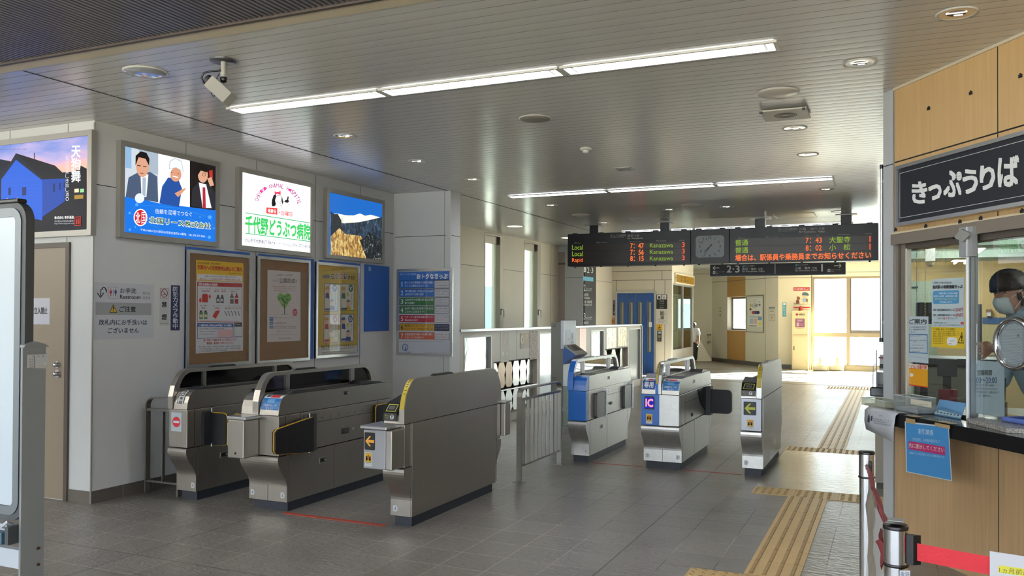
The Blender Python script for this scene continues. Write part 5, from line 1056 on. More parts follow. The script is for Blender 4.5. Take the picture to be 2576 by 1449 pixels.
for k in range(6):
    y = ra+.16+k*(rb_-ra-.3)/5; bag(y, .83, .47, .25, BAGS[1 if k in (1, 2) else 0], '%s bag hanging in the upper row of the rack behind gate 3' % ('brown' if k in (1, 2) else 'silver')); bag(y, .42, .12, .25, BAGS[0], 'silver bag hanging in the lower row of the rack behind gate 3')
ra, rb_ = segs[7][0], segs[7][1]
for k in range(3): bag(ra+.2+k*(rb_-ra-.4)/2, .83, .15, .3, BAGS[0], 'silver bag hanging in the far rack of the partition')
def leaf(label, x0, y0, x1, y1, m, fn=None, nm='leaflet'):
    u0, u1, v0, v1 = pxr(FPn, x0, y0, x1, y1, KP); t_ = thing(nm, FPn.w((u0+u1)/2, v0), label, 'poster'); mb = MB(); FPn.box(mb, u0, u1, v0, v1, .001, .004, m if not isinstance(m, str) else pc(m)); mb.obj('sheet', t_)
    if fn: a = Art(FPn.off(.0045), KP); fn(a); a.obj('print', t_)
def f(a): a.circ(895, 385, 18, 60, '#d8c8a0', 1); a.circ(898, 385, 10, 30, '#3a2a18', 2); a.rect(870, 440, 930, 480, '#6a5428', 1); a.rect(945, 310, 968, 370, '#c0aa60', 1)
leaf('small brown picture poster on the partition', 868, 300, 978, 490, '#8c6c3c', f)
leaf('mottled purple and cream leaflet beside the brown poster on the partition', 990, 268, 1092, 632, photo_mat('purple_leaflet', ['#2c2630', '#7c4c6c', '#b8a878', '#e4dcd0'], 30, (1, 1, 1), 0, .35, .65))
def f(a): a.ring(678, 378, 38, 92, 8, '#c0a09c', 1); a.line([(655, 310), (700, 445)], 6, '#c0a09c', 1); a.rect(635, 540, 655, 590, '#d8d4c8', 1); a.rect(690, 555, 706, 582, '#d8d4c8', 1); a.line([(630, 655), (708, 655)], 8, '#d8d4c8', 1)
leaf('pale faded no smoking notice on the partition', 612, 282, 722, 668, '#c4bda9', f)
leaf('pink creased leaflet on the partition right of the charging machine', 1636, 238, 1720, 565, mat('pink_foil', '#d6a898', .25, noise=.3, nscale=14, metal=.3))
leaf('crumpled silver and orange leaflet hung left on the far partition panel', 1985, 235, 2110, 485, mat('crumple_a', '#cfc2b2', .15, metal=.8, bump=.8, bscale=14, noise=.2))
leaf('crumpled silver and orange leaflet hung right on the far partition panel', 2135, 225, 2245, 460, mat('crumple_b', '#d2c3a8', .15, metal=.8, bump=.8, bscale=12, noise=.2))

# ================================================================== charging machine
t = thing('charging_machine', (-4.25, 10.9, 0), 'tall grey and white card charging machine with a slanted blue console', 'ticket machine')
def XY(px, y): return Fr((0, y, 0), X, -Y).uv(px, 900)[0]
ya = 10.75; xa, xb = XY(1386, ya), XY(1416, ya)
mb = MB(); mb.prism([(xa, ya, 0), (xb, ya, 0), (xb, ya, 1.42), (xa, ya, 1.40)], (0, .38, 0), mat('machine_grey', '#7c7c74', .45)); mb.obj('body', t, bevel=.005)
FK = Fr((0, ya-.0, 0), X, -Y); FKS = Fr((xb, 0, 0), Y, X); yk = FKS.uv(1447, 850)[0]; zA = FKS.uv(1420, 790)
MW = mat('machine_white', '#cfd3d6', .4)
mb = MB(); mb.box(xb-.03, xb+.012, ya-.012, yk, 1.05, 1.435, MW); mb.box(xb-.02, xb+.004, ya+.01, yk-.08, 0, .84, MW); mb.obj('front_panel', t, bevel=.005)
z0_ = FK.uv(1422, 869)[1]; z2_ = FK.uv(1422, 917)[1]; x1_, z1_ = FK.uv(1450, 894)
mb = MB(); mb.prism([(xb, ya, z2_), (xb, ya, z0_), (x1_, ya, z1_)], (0, yk-ya-.03, 0), mat('console_blue', '#3a5f9c', .35)); mb.obj('console', t, bevel=.003)
sn = Vector((z0_-z1_, 0, x1_-xb)).normalized(); FCs = Fr(Vector((xb, ya, z0_)), Y, sn); mb = MB(); FCs.box(mb, 0, yk-ya-.03, -(Vector((x1_-xb, 0, z1_-z0_)).length), 0, 0, .012, ALUF); FCs.box(mb, .08, yk-ya-.10, -.15, -.03, .012, .014, BLACK); FCs.box(mb, .10, .16, -.14, -.04, .014, .015, mat('screen_grey', '#55646e', .2)); mb.obj('console_screen', t)
a = Art(FKS.off(.0135), (1370, 780, 5.1777)); a.text('チャージ', 292, 152, 366, 186, '#a8acb2'); a.text('Charge', 305, 200, 345, 218, '#a8acb2'); a.frame(374, 145, 392, 178, .006, '#a8acb2'); a.rect(345, 292, 376, 385, '#bfc2c4', 2); a.rect(355, 302, 373, 380, '#16161a', 3); a.rect(345, 398, 378, 436, '#55565c', 2); a.rect(276, 258, 340, 450, '#c4ccd8', 1); a.rect(302, 374, 324, 380, '#3a3a40', 2); a.obj('slot_panel', t)
mb = MB()
for z_ in (1.37, 1.345, .66, .635): FK.box(mb, xa+.02, xa+.075, z_, z_+.006, 0, .001, SEAM)
mb.obj('vent_slot', t)
xg0, xg1 = XY(1411, 10.2), XY(1436, 10.2)
t = thing('glass_barrier', ((xg0+xg1)/2, 10.2, 0), 'low greenish glass barrier with two pale stickers between railing and blue gate', 'barrier')
mb = MB(); mb.box(xg0, xg1+.55, 10.2, 10.21, .06, .60, glass('barrier_glass', (.78, .86, .80), 1.5, haze=.35, hazecol=(.45, .52, .45))); mb.obj('pane', t)
mb = MB(); mb.box(xg0, xg1+.55, 10.185, 10.225, 0, .07, ALUF); mb.obj('foot_rail', t)
a = Art(Fr((0, 10.199, 0), X, -Y)); a.uvrect(xg0+.02, .28, xg0+.07, .33, '#aab8ac', 1); a.uvrect(xg0+.10, .26, xg0+.14, .31, '#aab8ac', 1); a.obj('sticker', t)
# ================================================================== ceiling fixtures
LAMP = mat('lamp_glow', '#f3f7ff', em=23, light=True); LWH = mat('fixture_white', '#d6d4cc', .4)
def strip(label, x0, x1, y, parent=None):
    t = thing('ceiling_light', ((x0+x1)/2, y, HC), label, 'ceiling light', 'long strip lights across the ceiling'); wd = .17; z = HC-.004
    mb = MB()
    for q in ((x0, x1, y-wd/2, y-wd/2+.018), (x0, x1, y+wd/2-.018, y+wd/2), (x0, x0+.02, y-wd/2, y+wd/2), (x1-.02, x1, y-wd/2, y+wd/2)): mb.box(*q, z-.014, z, LWH)
    mb.obj('frame', t)
    mb = MB(); mb.box(x0+.02, x1-.02, y-wd/2+.018, y+wd/2-.018, z-.005, z-.003, LAMP); mb.obj('diffuser', t)
    mb = MB()
    for s in (x0+.06, x1-.075): mb.box(s, s+.015, y-wd/2+.02, y+wd/2-.02, z-.009, z-.0055, mat('diffuser_shade', '#efefe6', .5, em=.7))
    mb.obj('end_bracket', t)
rows = ((4.92, 'nearest row'), (9.92, 'middle row'), (14.9, 'far row behind the departure board'))
xsr = (-4.50, -3.175, -1.865, -.575)
for y, r in rows:
    yy = y-.0
    for k in range(3): strip('strip light, %s of the %s' % (('left third', 'middle third', 'right third')[k], r), xsr[k]+.006, xsr[k+1]-.006, yy)
strip('added unseen strip light brightening the far concourse left of the sunlit windows', -4.5, -1.9, 20.4)  # made-up row beyond the real ones, added to brighten the far hall
strip('added unseen strip light brightening the far concourse nearest the sunlit windows', -1.8, .8, 20.4)

DLG = mat('downlight_glow', '#fff8ea', em=2.6)
def downlight_proto(x, y):
    t = thing('downlight', (x, y, HC), 'x', 'downlight', 'round recessed downlights'); c = (x, y, HC)
    MB().lathe(c, [(.082, -.003), (.088, -.006), (.098, -.006), (.100, .01)], LWH, 28).obj('trim_ring', t)
    MB().lathe(c, [(.083, -.003), (.06, -.0024), (.045, -.0018)], CHROME, 28).lathe(c, [(.046, -.002), (.001, -.002)], BLACK, 20).obj('reflector', t)
    MB().cyl((x, y, HC-.0016), (x, y, HC+.021), .078, LWH, 20).obj('can', t)
    MB().box(x-.05, x+.045, y-.02, y-.008, HC-.0045, HC-.0035, DLG).box(x-.012, x+.028, y+.018, y+.03, HC-.0045, HC-.0035, DLG).obj('bulb', t)
    return t
dl = None
DL = [(2407, 33, 'large downlight nearest the top corner above the ticket office'), (2163, 158, 'downlight above the ticket office column'), (1999, 322, 'downlight behind the square ceiling speaker'), (2032, 388, 'downlight in front of the right end of the middle strip light row'), (2078, 476, 'downlight just beyond the right end of the middle strip light row'),
      (868, 342, 'downlight in front of the white light box'), (1050, 405, 'downlight above the gap after the mountain light box'), (1190, 451, 'downlight beside the wall return corner'), (1386, 516, 'downlight left of the departure board top'), (1684, 527, 'downlight above the clock end of the left board'), (1828, 520, 'downlight above the right board'), (1520, 560, 'downlight behind the left hanger of the departure board'), (2108, 532, 'downlight behind the right hanger of the departure board')]
for px, py, lab in DL:
    q = onz(px, py, HC)
    if dl is None: dl = downlight_proto(q.x, q.y); dl['label'] = lab; dl0 = dl
    else: copy_tree(dl0, (q.x, q.y, HC), None, lab)
for (px, py, lab) in ((1295, 569, 'glowing round lamp over the first tall window beyond the partition'), (1430, 598, 'glowing round lamp over the second tall window beyond the partition')):
    q = onz(px, py, HC); t = thing('round_lamp', q, lab, 'ceiling light'); MB().lathe(q, [(.13, -.004), (.15, -.008), (.17, -.001)], LWH, 28).obj('trim_ring', t); MB().lathe(q, [(.131, -.005), (.001, -.005)], mat('warm_glow', '#fff6df', em=3.5), 28).obj('diffuser', t)
def disc(px, py, r, label, m, nm='ceiling_disc', cat='ceiling cover', bulge=.01, z=HC):
    q = onz(px, py, z); t = thing(nm, q, label, cat); MB().lathe(q, [(r, -.001), (r, -.008), (r*.96, -.012), (r*.5, -.012-bulge), (0, -.013-bulge)], m, 32).obj('cover', t); MB().lathe(q, [(r+.006, -.001), (r+.004, -.006), (r, -.007)], LWH, 32).obj('rim', t)
disc(1957, 232, .135, 'round white ceiling cover in front of the square speaker', mat('cover_white', '#c4beb2', .3))
disc(1346, 297, .12, 'beige round ceiling speaker in the middle of the ceiling', mat('speaker_beige', '#8d897d', .6), 'ceiling_speaker', 'speaker', .004)
disc(366, 180, .13, 'polished round ceiling cover left of the security camera', mat('cover_glossy', '#cfd2d6', .12, metal=.6))
disc(1738, 515, .13, 'faint round ceiling cover beyond the middle strip lights', mat('cover_white', '#c4beb2', .3)); disc(1461, 540, .13, 'faint round ceiling cover above the left end of the departure board', mat('cover_white', '#c4beb2', .3))
q = onz(1474, 372, HC); t = thing('smoke_detector', q, 'small white smoke detector in the middle of the ceiling', 'smoke detector')
MB().lathe(q, [(.055, -.001), (.055, -.018), (.048, -.022), (0, -.022)], LWH, 24).obj('base', t); MB().lathe(q, [(.03, -.022), (.033, -.04), (.02, -.048), (0, -.05)], LWH, 20).obj('sensor', t)
for k in range(6): pass
q = onz(1976, 282, HC); t = thing('ceiling_speaker', q, 'square cream speaker box hanging slightly below the ceiling', 'speaker')
SPK = mat('speaker_cream', '#c9c3b6', .45); a0 = .165
mb = MB(); mb.box(q.x-a0, q.x+a0, q.y-a0*1.05, q.y+a0*1.05, HC-.024, HC-.012, SPK); mb.obj('plate', t, bevel=.003)
mb = MB(); mb.box(q.x-a0+.03, q.x+a0-.03, q.y-a0+.03, q.y+a0-.03, HC-.012, HC+.001, SEAMG); mb.obj('recess', t)
mb = MB()
for r in (.03, .045, .06, .075): mb.lathe((q.x, q.y, HC-.0242), [(r, 0), (r+.003, -.0015), (r+.006, 0)], SEAMG, 28)
mb.obj('grille', t)
mb = MB(); mb.box(q.x-a0+.0, q.x-a0+.02, q.y-a0*1.05-.012, q.y-a0*1.05+.01, HC-.038, HC-.02, BLACK); mb.obj('latch', t); mb = MB(); mb.box(q.x+a0-.03, q.x+a0-.01, q.y-a0*1.05-.012, q.y-a0*1.05+.01, HC-.038, HC-.02, BLACK); mb.obj('latch', t)
q = onz(1569, 424, HC); t = thing('emergency_lamp', q, 'small square emergency lamp in front of the middle strip lights', 'emergency lamp'); MB().box(q.x-.09, q.x+.09, q.y-.1, q.y+.1, HC-.008, HC-.001, ALUF).obj('frame', t); MB().box(q.x-.06, q.x+.07, q.y-.06, q.y+.06, HC-.010, HC-.008, mat('lamp_glass', '#8a8a84', .1, metal=.5)).obj('lens', t)
for px, py, lab in ((2030, 461, 'square access hatch in the ceiling beyond the right end of the middle strip lights'), (1640, 553, 'square access hatch in the ceiling above the left half of the departure board'), (2000, 542, 'square access hatch in the ceiling above the right half of the departure board')):
    q = onz(px, py, HC); mb = MB()
    for s in ((-.3, .3, -.3, -.285), (-.3, .3, .285, .3), (-.3, -.285, -.3, .3), (.285, .3, -.3, .3)): mb.box(q.x+s[0], q.x+s[1], q.y+s[2], q.y+s[3], HC-.004, HC-.001, LWH)
    t = thing('ceiling_hatch', q, lab, 'ceiling hatch'); mb.obj('frame', t); MB().box(q.x-.28, q.x+.28, q.y-.28, q.y+.28, HC-.002, HC-.0013, PL).obj('door', t)

# security camera
q = onz(561, 151, HC); t = thing('security_camera', q, 'grey box security camera hanging from the ceiling with a looping black cable', 'security camera')
CM = mat('camera_beige', '#a09e97', .4)
MB().lathe(q, [(.0, -.012), (.075, -.012), (.078, -.006), (.078, 0)], mat('camera_grey_plate', '#5f5f62', .35, metal=.6), 32).obj('ceiling_plate', t)
D_ = (q-CAM).length; s = D_/FPX   # metres per pixel at the camera
def cp(dx, dy, dep=0): return q+_rt*(dx*s)+Vector((0, 0, -1))*(dy*s)+_fwd*dep
MB().cyl(cp(1.5, 2), cp(2, 29), .017, CM, 16).cyl(cp(2, 29), cp(2, 40), .022, ALUF, 16).lathe(cp(2, 44), [(0, -.025), (.018, -.018), (.022, 0), (.018, .018), (0, .025)], BLACK, 14).obj('stem', t)
A_ = cp(-26, 52); B_ = cp(24, 96, -.05); ax = (B_-A_).normalized(); sd = ax.cross(_fwd).normalized(); up_ = sd; wd_ = ax.cross(up_).normalized()
mb = MB(); h = 15.5*s
mb.prism([A_-up_*h-wd_*.035, B_-up_*h-wd_*.035, B_+up_*h*.9-wd_*.035, A_+up_*h*.9-wd_*.035], wd_*.07, CM); mb.obj('housing', t, bevel=.006)
mb = MB(); mb.cyl(A_-ax*.0, A_-ax*.035, .03, DARK, 16); mb.obj('cable_socket', t)
P0 = cp(-1, 20); mb = MB(); c1 = [P0, cp(-10, 25), cp(-28, 26), cp(-44, 30), cp(-49, 42), cp(-44, 54), cp(-37, 61), A_-ax*.03]; mb.tube(c1, .006, BLACK, 8); mb.tube([P0, cp(-12, 38), cp(-17, 50), cp(-20, 60), cp(-26, 78), cp(-22, 84), cp(-12, 78), cp(-2, 58)], .0028, BLACK, 6); mb.obj('cable', t)

# ================================================================== departure board
YBd = 13.55; FBd = Fr((0, YBd, 0), X, -Y); KB1 = (1400, 530, 5.8545); KB2 = (1800, 530, 5.8545)
BC = mat('board_black', '#26262a', .42); BI = mat('board_inner', '#38302f', .35)
def bx(px, py): return FBd.uv(px, py)
zb, zt = 2.335, 2.885
t = thing('departure_board', (-2.6, YBd+.15, HC), 'long black departure board with orange and green train times hanging from the ceiling', 'departure board')
x0 = bx(1427.5, 620)[0]; x1 = bx(1737.5, 620)[0]; x2 = bx(1835, 620)[0]; x3 = bx(2210, 620)[0]
for nm, a0, a1 in (('left_display', x0, x1), ('clock_housing', x1, x2), ('right_display', x2, x3)):
    mb = MB(); mb.box(a0+.003, a1-.003, YBd, YBd+.3, zb, zt, BC)
    n = int((a1-a0)/.45)
    for k in range(n+1): xx = a0+.12+k*(a1-a0-.24)/max(1, n); mb.box(xx-.04, xx+.04, YBd+.02, YBd+.1, zt, zt+.014, BC); mb.cyl((xx, YBd+.06, zb), (xx, YBd+.06, zb-.02), .016, BC, 10)
    o = mb.obj(nm, t, bevel=.004)
    if nm == 'left_display': od1 = o
    elif nm == 'right_display': od2 = o
    else: oc = o
G_, O_, R_ = pc('#93b53c', .8), pc('#ff7438', 1.05), pc('#ff5530', 1.05); TW = '#c9c6c2'
a = Art(FBd.off(.002), KB1, eps=.0015)
for y0, y1 in ((500, 585), (598, 690), (698, 780)): a.poly([(228, y0+8), (1895, y0-42), (1895, y1-40), (228, y1+8)], BI, 0)
a.text('IRいしかわ鉄道線', 795, 352, 1024, 376, TW, 2, dy=-4); a.text('IR Ishikawa Railway', 798, 382, 1000, 402, TW, 2, dy=-4); a.text('金沢', 1046, 350, 1136, 386, TW, 2, bold=.02); a.text('方面', 1148, 352, 1218, 382, TW, 2); a.text('for Kanazawa', 1046, 390, 1270, 420, TW, 2, bold=.02, dy=-4)
for s, x, y, w_ in (('種別 Type', 262, 470, 88), ('列車名 Train Name', 586, 462, 158), ('時刻 Departure Time', 1072, 448, 172), ('行先 Destination', 1468, 436, 148), ('のりば Track', 1805, 428, 84)): a.text(s, x, y, x+w_, y+18, TW, 2, dy=-3)
for y, ty, c, tm in ((505, 'Local', G_, '7：47'), (600, 'Local', G_, '7：56'), (700, 'Rapid', O_, '8：15')):
    a.text(ty, 230, y, 388, y+72, c, 2, dy=-2); a.text(tm, 1088, y-24+(0, 0, -8)[(y-505)//95], 1284, y+50+(0, 0, -8)[(y-505)//95], O_, 2, bold=.015, dy=-2); a.text('Kanazawa', 1376, y-26, 1715, y+38-(y > 690)*4, G_, 2, dy=-4); a.text('3', 1852, y-40, 1888, y+32-(y > 690)*6, R_, 2, bold=.015)
a.obj('lettering', od1)
a = Art(FBd.off(.002), KB2, eps=.0015)
for y0, y1 in ((412, 520), (532, 632), (640, 740)): a.poly([(292, y0), (2300, y0-48), (2300, y1-48), (292, y1)], BI, 0)
a.text('IRいしかわ鉄道線', 930, 262, 1202, 286, TW, 2, dy=-6); a.text('IR Ishikawa Railway', 932, 294, 1172, 312, TW, 2, dy=-5); a.text('小松・福井', 1230, 252, 1498, 286, TW, 2, bold=.02, dy=-4); a.text('方面', 1516, 248, 1604, 280, TW, 2); a.text('for Komatsu, Fukui', 1230, 294, 1604, 330, TW, 2, bold=.02, dy=-6)
for s, x, y, w_ in (('種別 Type', 336, 394, 104), ('列車名 Train Name', 728, 378, 190), ('時刻 Departure Time', 1316, 360, 210), ('行先 Destination', 1796, 342, 178), ('のりば Track', 2202, 330, 100)): a.text(s, x, y, x+w_, y+20, TW, 2, dy=-4)
for y, tm, d_ in ((430, '7：43', '大聖寺'), (542, '8：02', '小　松')):
    a.text('普通', 292, y, 480, y+88, G_, 2, bold=.01, dy=-8); a.text(tm, 1328, y-32, 1564, y+48, O_, 2, bold=.01, dy=-4); a.text(d_, 1676, y-44, 1984, y+46, G_, 2, bold=.01, dy=-8); a.text('1', 2254, y-58, 2296, y+30, R_, 2)
a.text('場合は、駅係員や乗務員までお知らせください', 292, 648, 2290, 742, O_, 2, bold=.02, dy=-40)
a.obj('lettering', od2)
a = Art(FBd.off(.002), KB1, eps=.0015); u0, v1 = a.q(2050, 372); u1, v0 = a.q(2470, 684); a.uvrect(u0, v0, u1, v1, '#a3a7a8', 1, r=.055); cu_, cv = (u0+u1)/2, (v0+v1)/2-.002
cx_, cy_ = cu_, cv
for k in range(1, 13):
    th = PI/2-k*PI/6; rx, ry = .20, .155; s = .026
    a.fit(str(k), cx_+rx*.80*math.cos(th)-s*(1.1 if k > 9 else .6), cy_+ry*.90*math.sin(th)-s*.75, cx_+rx*.80*math.cos(th)+s*(1.1 if k > 9 else .6), cy_+ry*.90*math.sin(th)+s*.75, '#202022', 2)
for k in range(60):
    th = k*PI/30; r = 1.0; u, v = cx_+.222*math.cos(th)*r, cy_+.172*math.sin(th)*r; s = .005 if k % 5 == 0 else .0025; a.uvpoly([(u-s, v-s), (u+s, v-s), (u+s, v+s), (u-s, v+s)], '#202022', 2)
o = a.obj('clock_face', oc)
a = Art(FBd.off(.006), eps=.0015)
def hand(th, L_, w0, back): d = (math.cos(th), math.sin(th)); n = (-d[1], d[0]); P = [(cx_-d[0]*back+n[0]*w0, cy_-d[1]*back+n[1]*w0), (cx_-d[0]*back-n[0]*w0, cy_-d[1]*back-n[1]*w0), (cx_+d[0]*L_-n[0]*w0*.6, cy_+d[1]*L_-n[1]*w0*.6), (cx_+d[0]*L_+n[0]*w0*.6, cy_+d[1]*L_+n[1]*w0*.6)]; a.uvpoly(P, '#141416', 1)
hand(PI/2-2*PI*(7.6/12), .125, .007, .045); hand(PI/2-2*PI*(35.5/60), .18, .005, .045); a.obj('clock_hand', oc)
for px in (1491, 1670, 1910, 2128):
    u = FBd.uv(px, 570)[0]; MB().box(u-.075, u+.075, YBd+.06, YBd+.2, zt, HC, BC).obj('hanger', t); MB().box(u-.15, u+.15, YBd+.02, YBd+.24, HC-.012, HC-.002, ALUF).obj('ceiling_bracket', t)

# ================================================================== guide sign behind the board
YG = 18.0; FG = Fr((0, YG, 0), X, -Y); g0 = FG.uv(1786, 690)[0]; g1 = FG.uv(2127, 690)[0]
t = thing('guide_sign', ((g0+g1)/2, YG, HC), 'black hanging guide sign with platform numbers 2·3 and 1 just below the departure board', 'sign')
MB().box(g0, g1, YG, YG+.18, 2.335, 2.78, mat('sign_frame_grey', '#3a3a3e', .4, metal=.3)).obj('casing', t, bevel=.004)
for u in (g0+.4, g1-.4): MB().cyl((u, YG+.09, 2.78), (u, YG+.09, HC), .02, BC).obj('hanger', t)
a = Art(FG.off(.001), KB2, eps=.002); a.uvrect(g0+.02, 2.372, g1-.02, 2.76, '#2a292b', 0); W_ = '#dcdcda'
KQ = K4; a.c = KQ
a.line([(245, 155), (315, 153)], 9, W_); a.line([(243, 155), (268, 132)], 9, W_); a.line([(243, 155), (268, 178)], 9, W_); a.rect(242, 190, 270, 222, W_, r=.01); a.rect(250, 198, 262, 212, '#2a292b', 2); a.text('エレベーター', 276, 192, 382, 206, W_); a.text('Elevator', 278, 212, 305, 220, W_)
a.text('2·3', 400, 128, 545, 206, W_, bold=.02); a.rect(575, 128, 600, 148, '#5fb0c8'); a.text('IRいしかわ鉄道線', 604, 124, 716, 136, W_, dy=-2); a.text('IR Ishikawa Railway', 604, 140, 700, 148, W_); a.text('金沢・福井', 576, 156, 738, 180, W_, bold=.02, dy=-3); a.text('方面', 756, 152, 808, 178, W_); a.text('for Kanazawa, Fukui', 576, 184, 828, 206, W_, bold=.01, dy=-4)
a.line([(950, 106), (950, 222)], 7, W_)
a.rect(1180, 112, 1205, 134, '#5fb0c8'); a.text('IRいしかわ鉄道線', 1210, 110, 1326, 122, W_); a.text('IR Ishikawa Railway', 1210, 126, 1300, 134, W_); a.text('小松・福井', 1180, 144, 1352, 172, W_, bold=.02, dy=-4); a.text('方面', 1370, 142, 1426, 168, W_); a.text('for Komatsu, Fukui', 1180, 176, 1430, 196, W_, bold=.01, dy=-5); a.text('1', 1464, 112, 1506, 192, W_, bold=.02)
a.line([(1622, 130), (1700, 128)], 9, W_); a.line([(1702, 128), (1680, 106)], 9, W_); a.line([(1702, 128), (1680, 152)], 9, W_); a.rect(1548, 166, 1580, 200, W_, r=.01); a.rect(1558, 175, 1570, 190, '#2a292b', 2); a.text('エレベーター', 1590, 168, 1708, 184, W_); a.text('Elevator', 1592, 190, 1625, 198, W_)
a.obj('lettering', t)

# ================================================================== things at the far end
# AED cabinet
t = thing('aed_cabinet', (-2.39, YB-.2, 0), 'tall cream AED cabinet with a pink window standing against the far wall', 'cabinet')
FA = Fr((0, YB-.40, 0), X, -Y); c0 = FA.uv(1992, 900)[0]; c1 = FA.uv(2033, 900)[0]; CRM = mat('cabinet_cream', '#e2cf9c', .45)
mb = MB(); mb.box(c0, c1, YB-.40, YB-.02, 0, 1.66, CRM); mb.obj('body', t, bevel=.01)
mb = MB(); FA.box(mb, c0+.03, c1-.03, .24, .93, 0, .008, CRM); FA.box(mb, c0+.05, c0+.07, .55, .66, .008, .02, DARK); mb.obj('lower_door', t)
a = Art(FA.off(.01), K4, eps=.002); a.text('AED', 1222, 676, 1286, 694, '#3a3230', 2, bold=.03); a.circ(1192, 682, 8, 8, '#c8323c', 2); a.circ(1206, 682, 8, 8, '#c8323c', 2); a.poly([(1184, 685), (1214, 685), (1199, 702)], '#c8323c', 2)
a.rect(1182, 732, 1286, 830, '#8c5468', 1); a.rect(1200, 742, 1262, 765, '#b48a98', 2); a.rect(1195, 775, 1225, 820, '#c8a0ac', 2); a.rect(1235, 785, 1275, 815, '#a06a80', 2); a.text('設置場所 改札口', 1195, 838, 1275, 846, '#5a4a38', 2); a.line([(1150, 918), (1318, 918)], 4, '#a08a58', 2); a.obj('upper_door', t)
MB().lathe(((c0+c1)/2, YB-.2, 1.66), [(.06, 0), (.06, .06), (.05, .10), (.02, .13), (0, .135)], mat('red_beacon', '#a83028', .2), 20).obj('red_beacon', t)
def f(a):
    a.rect(1158, 376, 1348, 412, '#c23038', 1); a.text('ゴミは持ち帰りましょう', 1164, 384, 1342, 404, '#f4ece0', 2, bold=.02); a.rect(1158, 596, 1348, 610, '#c23038', 1); a.line([(1165, 572), (1345, 566)], 8, '#b8b098', 1)
    a.circ(1290, 472, 34, 28, '#e8b890', 2); a.poly([(1254, 465), (1262, 436), (1292, 428), (1322, 440), (1342, 466), (1320, 470)], '#5a6c78', 3); a.poly([(1262, 500), (1322, 498), (1326, 545), (1262, 540)], '#9ab0c0', 2); a.line([(1262, 512), (1244, 512)], 9, '#e8b890', 2); a.line([(1282, 540), (1274, 565)], 10, '#e8b890', 2); a.line([(1308, 540), (1326, 560)], 10, '#e8b890', 2); a.circ(1312, 522, 14, 16, '#8a6a48', 3)
    a.poly([(1184, 562), (1190, 520), (1208, 512), (1226, 530), (1228, 562)], '#7a4c34', 2); a.circ(1216, 500, 20, 20, '#8c5a3c', 3); a.poly([(1196, 492), (1204, 476), (1214, 488)], '#5a3424', 4); a.line([(1180, 562), (1164, 552)], 6, '#7a4c34', 2)
simple('litter_poster', 'red bordered litter poster with a capped child and a brown dog above the cabinet', 'poster', FY, *pxr(FY, 1156, 374, 1350, 612, K4), .003, pc('#e6d8b8'), K4, f)
def f(a): a.vtext('防犯カメラ', 1042, 590, 1070, 700, '#d8ecec', 2); a.rect(1042, 552, 1070, 578, '#e8e8e0', 2)
simple('teal_notice', 'narrow teal vertical notice left of the litter poster', 'notice', FY, *pxr(FY, 1035, 548, 1078, 708, K4), .003, pc('#4a98a0'), K4, f)
# two sign bases on the floor by the windows
for px, lab in ((2064, 'cream sign base on the floor by the windows, nearer the cabinet'), (2105, 'cream sign base on the floor by the windows, farther from the cabinet')):
    q = onz(px, 932); t = thing('sign_base', q, lab, 'stand base', 'cream stand bases'); CB2 = mat('base_cream', '#d9cda8', .5)
    MB().box(q.x-.19, q.x+.19, q.y-.2, q.y+.2, .0, .14, CB2).obj('block', t, bevel=.03, seg=3); MB().lathe(q+Vector((0, 0, .14)), [(.20, 0), (.10, .06), (.05, .09), (.04, .22), (0, .22)], CB2, 18).obj('socket', t)

# ================================================================== outside the windows
GR = mat('outside_ground', '#c9c4b2', .9, noise=.2, nscale=.3)
mb = MB(); mb.add([(-200, -60, -6), (200, -60, -6), (200, 300, -6), (-200, 300, -6)], [(0, 1, 2, 3)], GR); mb.obj('ground', kind='structure')
TEAL = mat('teal_steel', '#9fb8b8', .5)
t = thing('outside_railing', (1, 27.6, 0), 'pale teal steel railing with diagonal braces outside the big windows', 'railing')
for z in (.05, .45, .80): MB().box(-4, 9, 27.58, 27.62, z, z+.05, TEAL).obj('rail', t)
for k in range(7): x = -3.6+1.9*k; MB().box(x, x+.09, 27.6, 27.68, -.9, .85, TEAL).obj('post', t)
for k in range(6): x = -3.6+1.9*k; MB().tube([(x+.35, 27.75, .78), (x+1.75, 27.75, -.15)], .045, TEAL, 6).obj('brace', t)
MB().box(-5, 9, 26.0, 27.9, -1.0, -.92, mat('ledge', '#cfc9b8', .8)).obj('ledge', t)
t = thing('catenary_mast', (-2.5, 60, -6), 'pale lattice railway mast far outside the big windows', 'mast', 'railway masts beyond the windows')
MS = mat('mast_grey', '#9fb0b0', .6)
for k in (0, .8): MB().box(-2.5+k, -2.38+k, 60, 60.12, -6, 3.2, MS).obj('leg', t)
for k in range(9): MB().tube([(-2.45+(k % 2)*.8, 60.05, -6+k), (-2.45+((k+1) % 2)*.8, 60.05, -5+k)], .04, MS, 5).obj('brace', t)
MB().box(-6, 6, 60, 60.2, 2.6, 3.0, MS).obj('beam', t)
copy_tree(t, (3.2, 78, -6), None, 'pale lattice railway mast outside, right of and beyond the nearer one')
BL = mat('far_house', '#b5bcc0', .8); RF = mat('far_roof', '#8d949c', .7)
for k in range(16):
    x = -40+k*7+random.uniform(-.4, .4); y = random.uniform(88, 125); wd = random.uniform(4, 5.8); h = random.uniform(4, 6.5); t = thing('house', (x, y, -6), 'small pale house outside the big windows, low on the horizon', 'house', 'houses beyond the windows')
    MB().box(x-wd/2, x+wd/2, y, y+6, -6, -6+h, BL).obj('wall', t); MB().prism([(x-wd/2-.3, y-.3, -6+h), (x+wd/2+.3, y-.3, -6+h), (x, y-.3, -6+h+1.6)], (0, 6.6, 0), RF).obj('roof', t)
mb = MB(); vs = []; n = 40
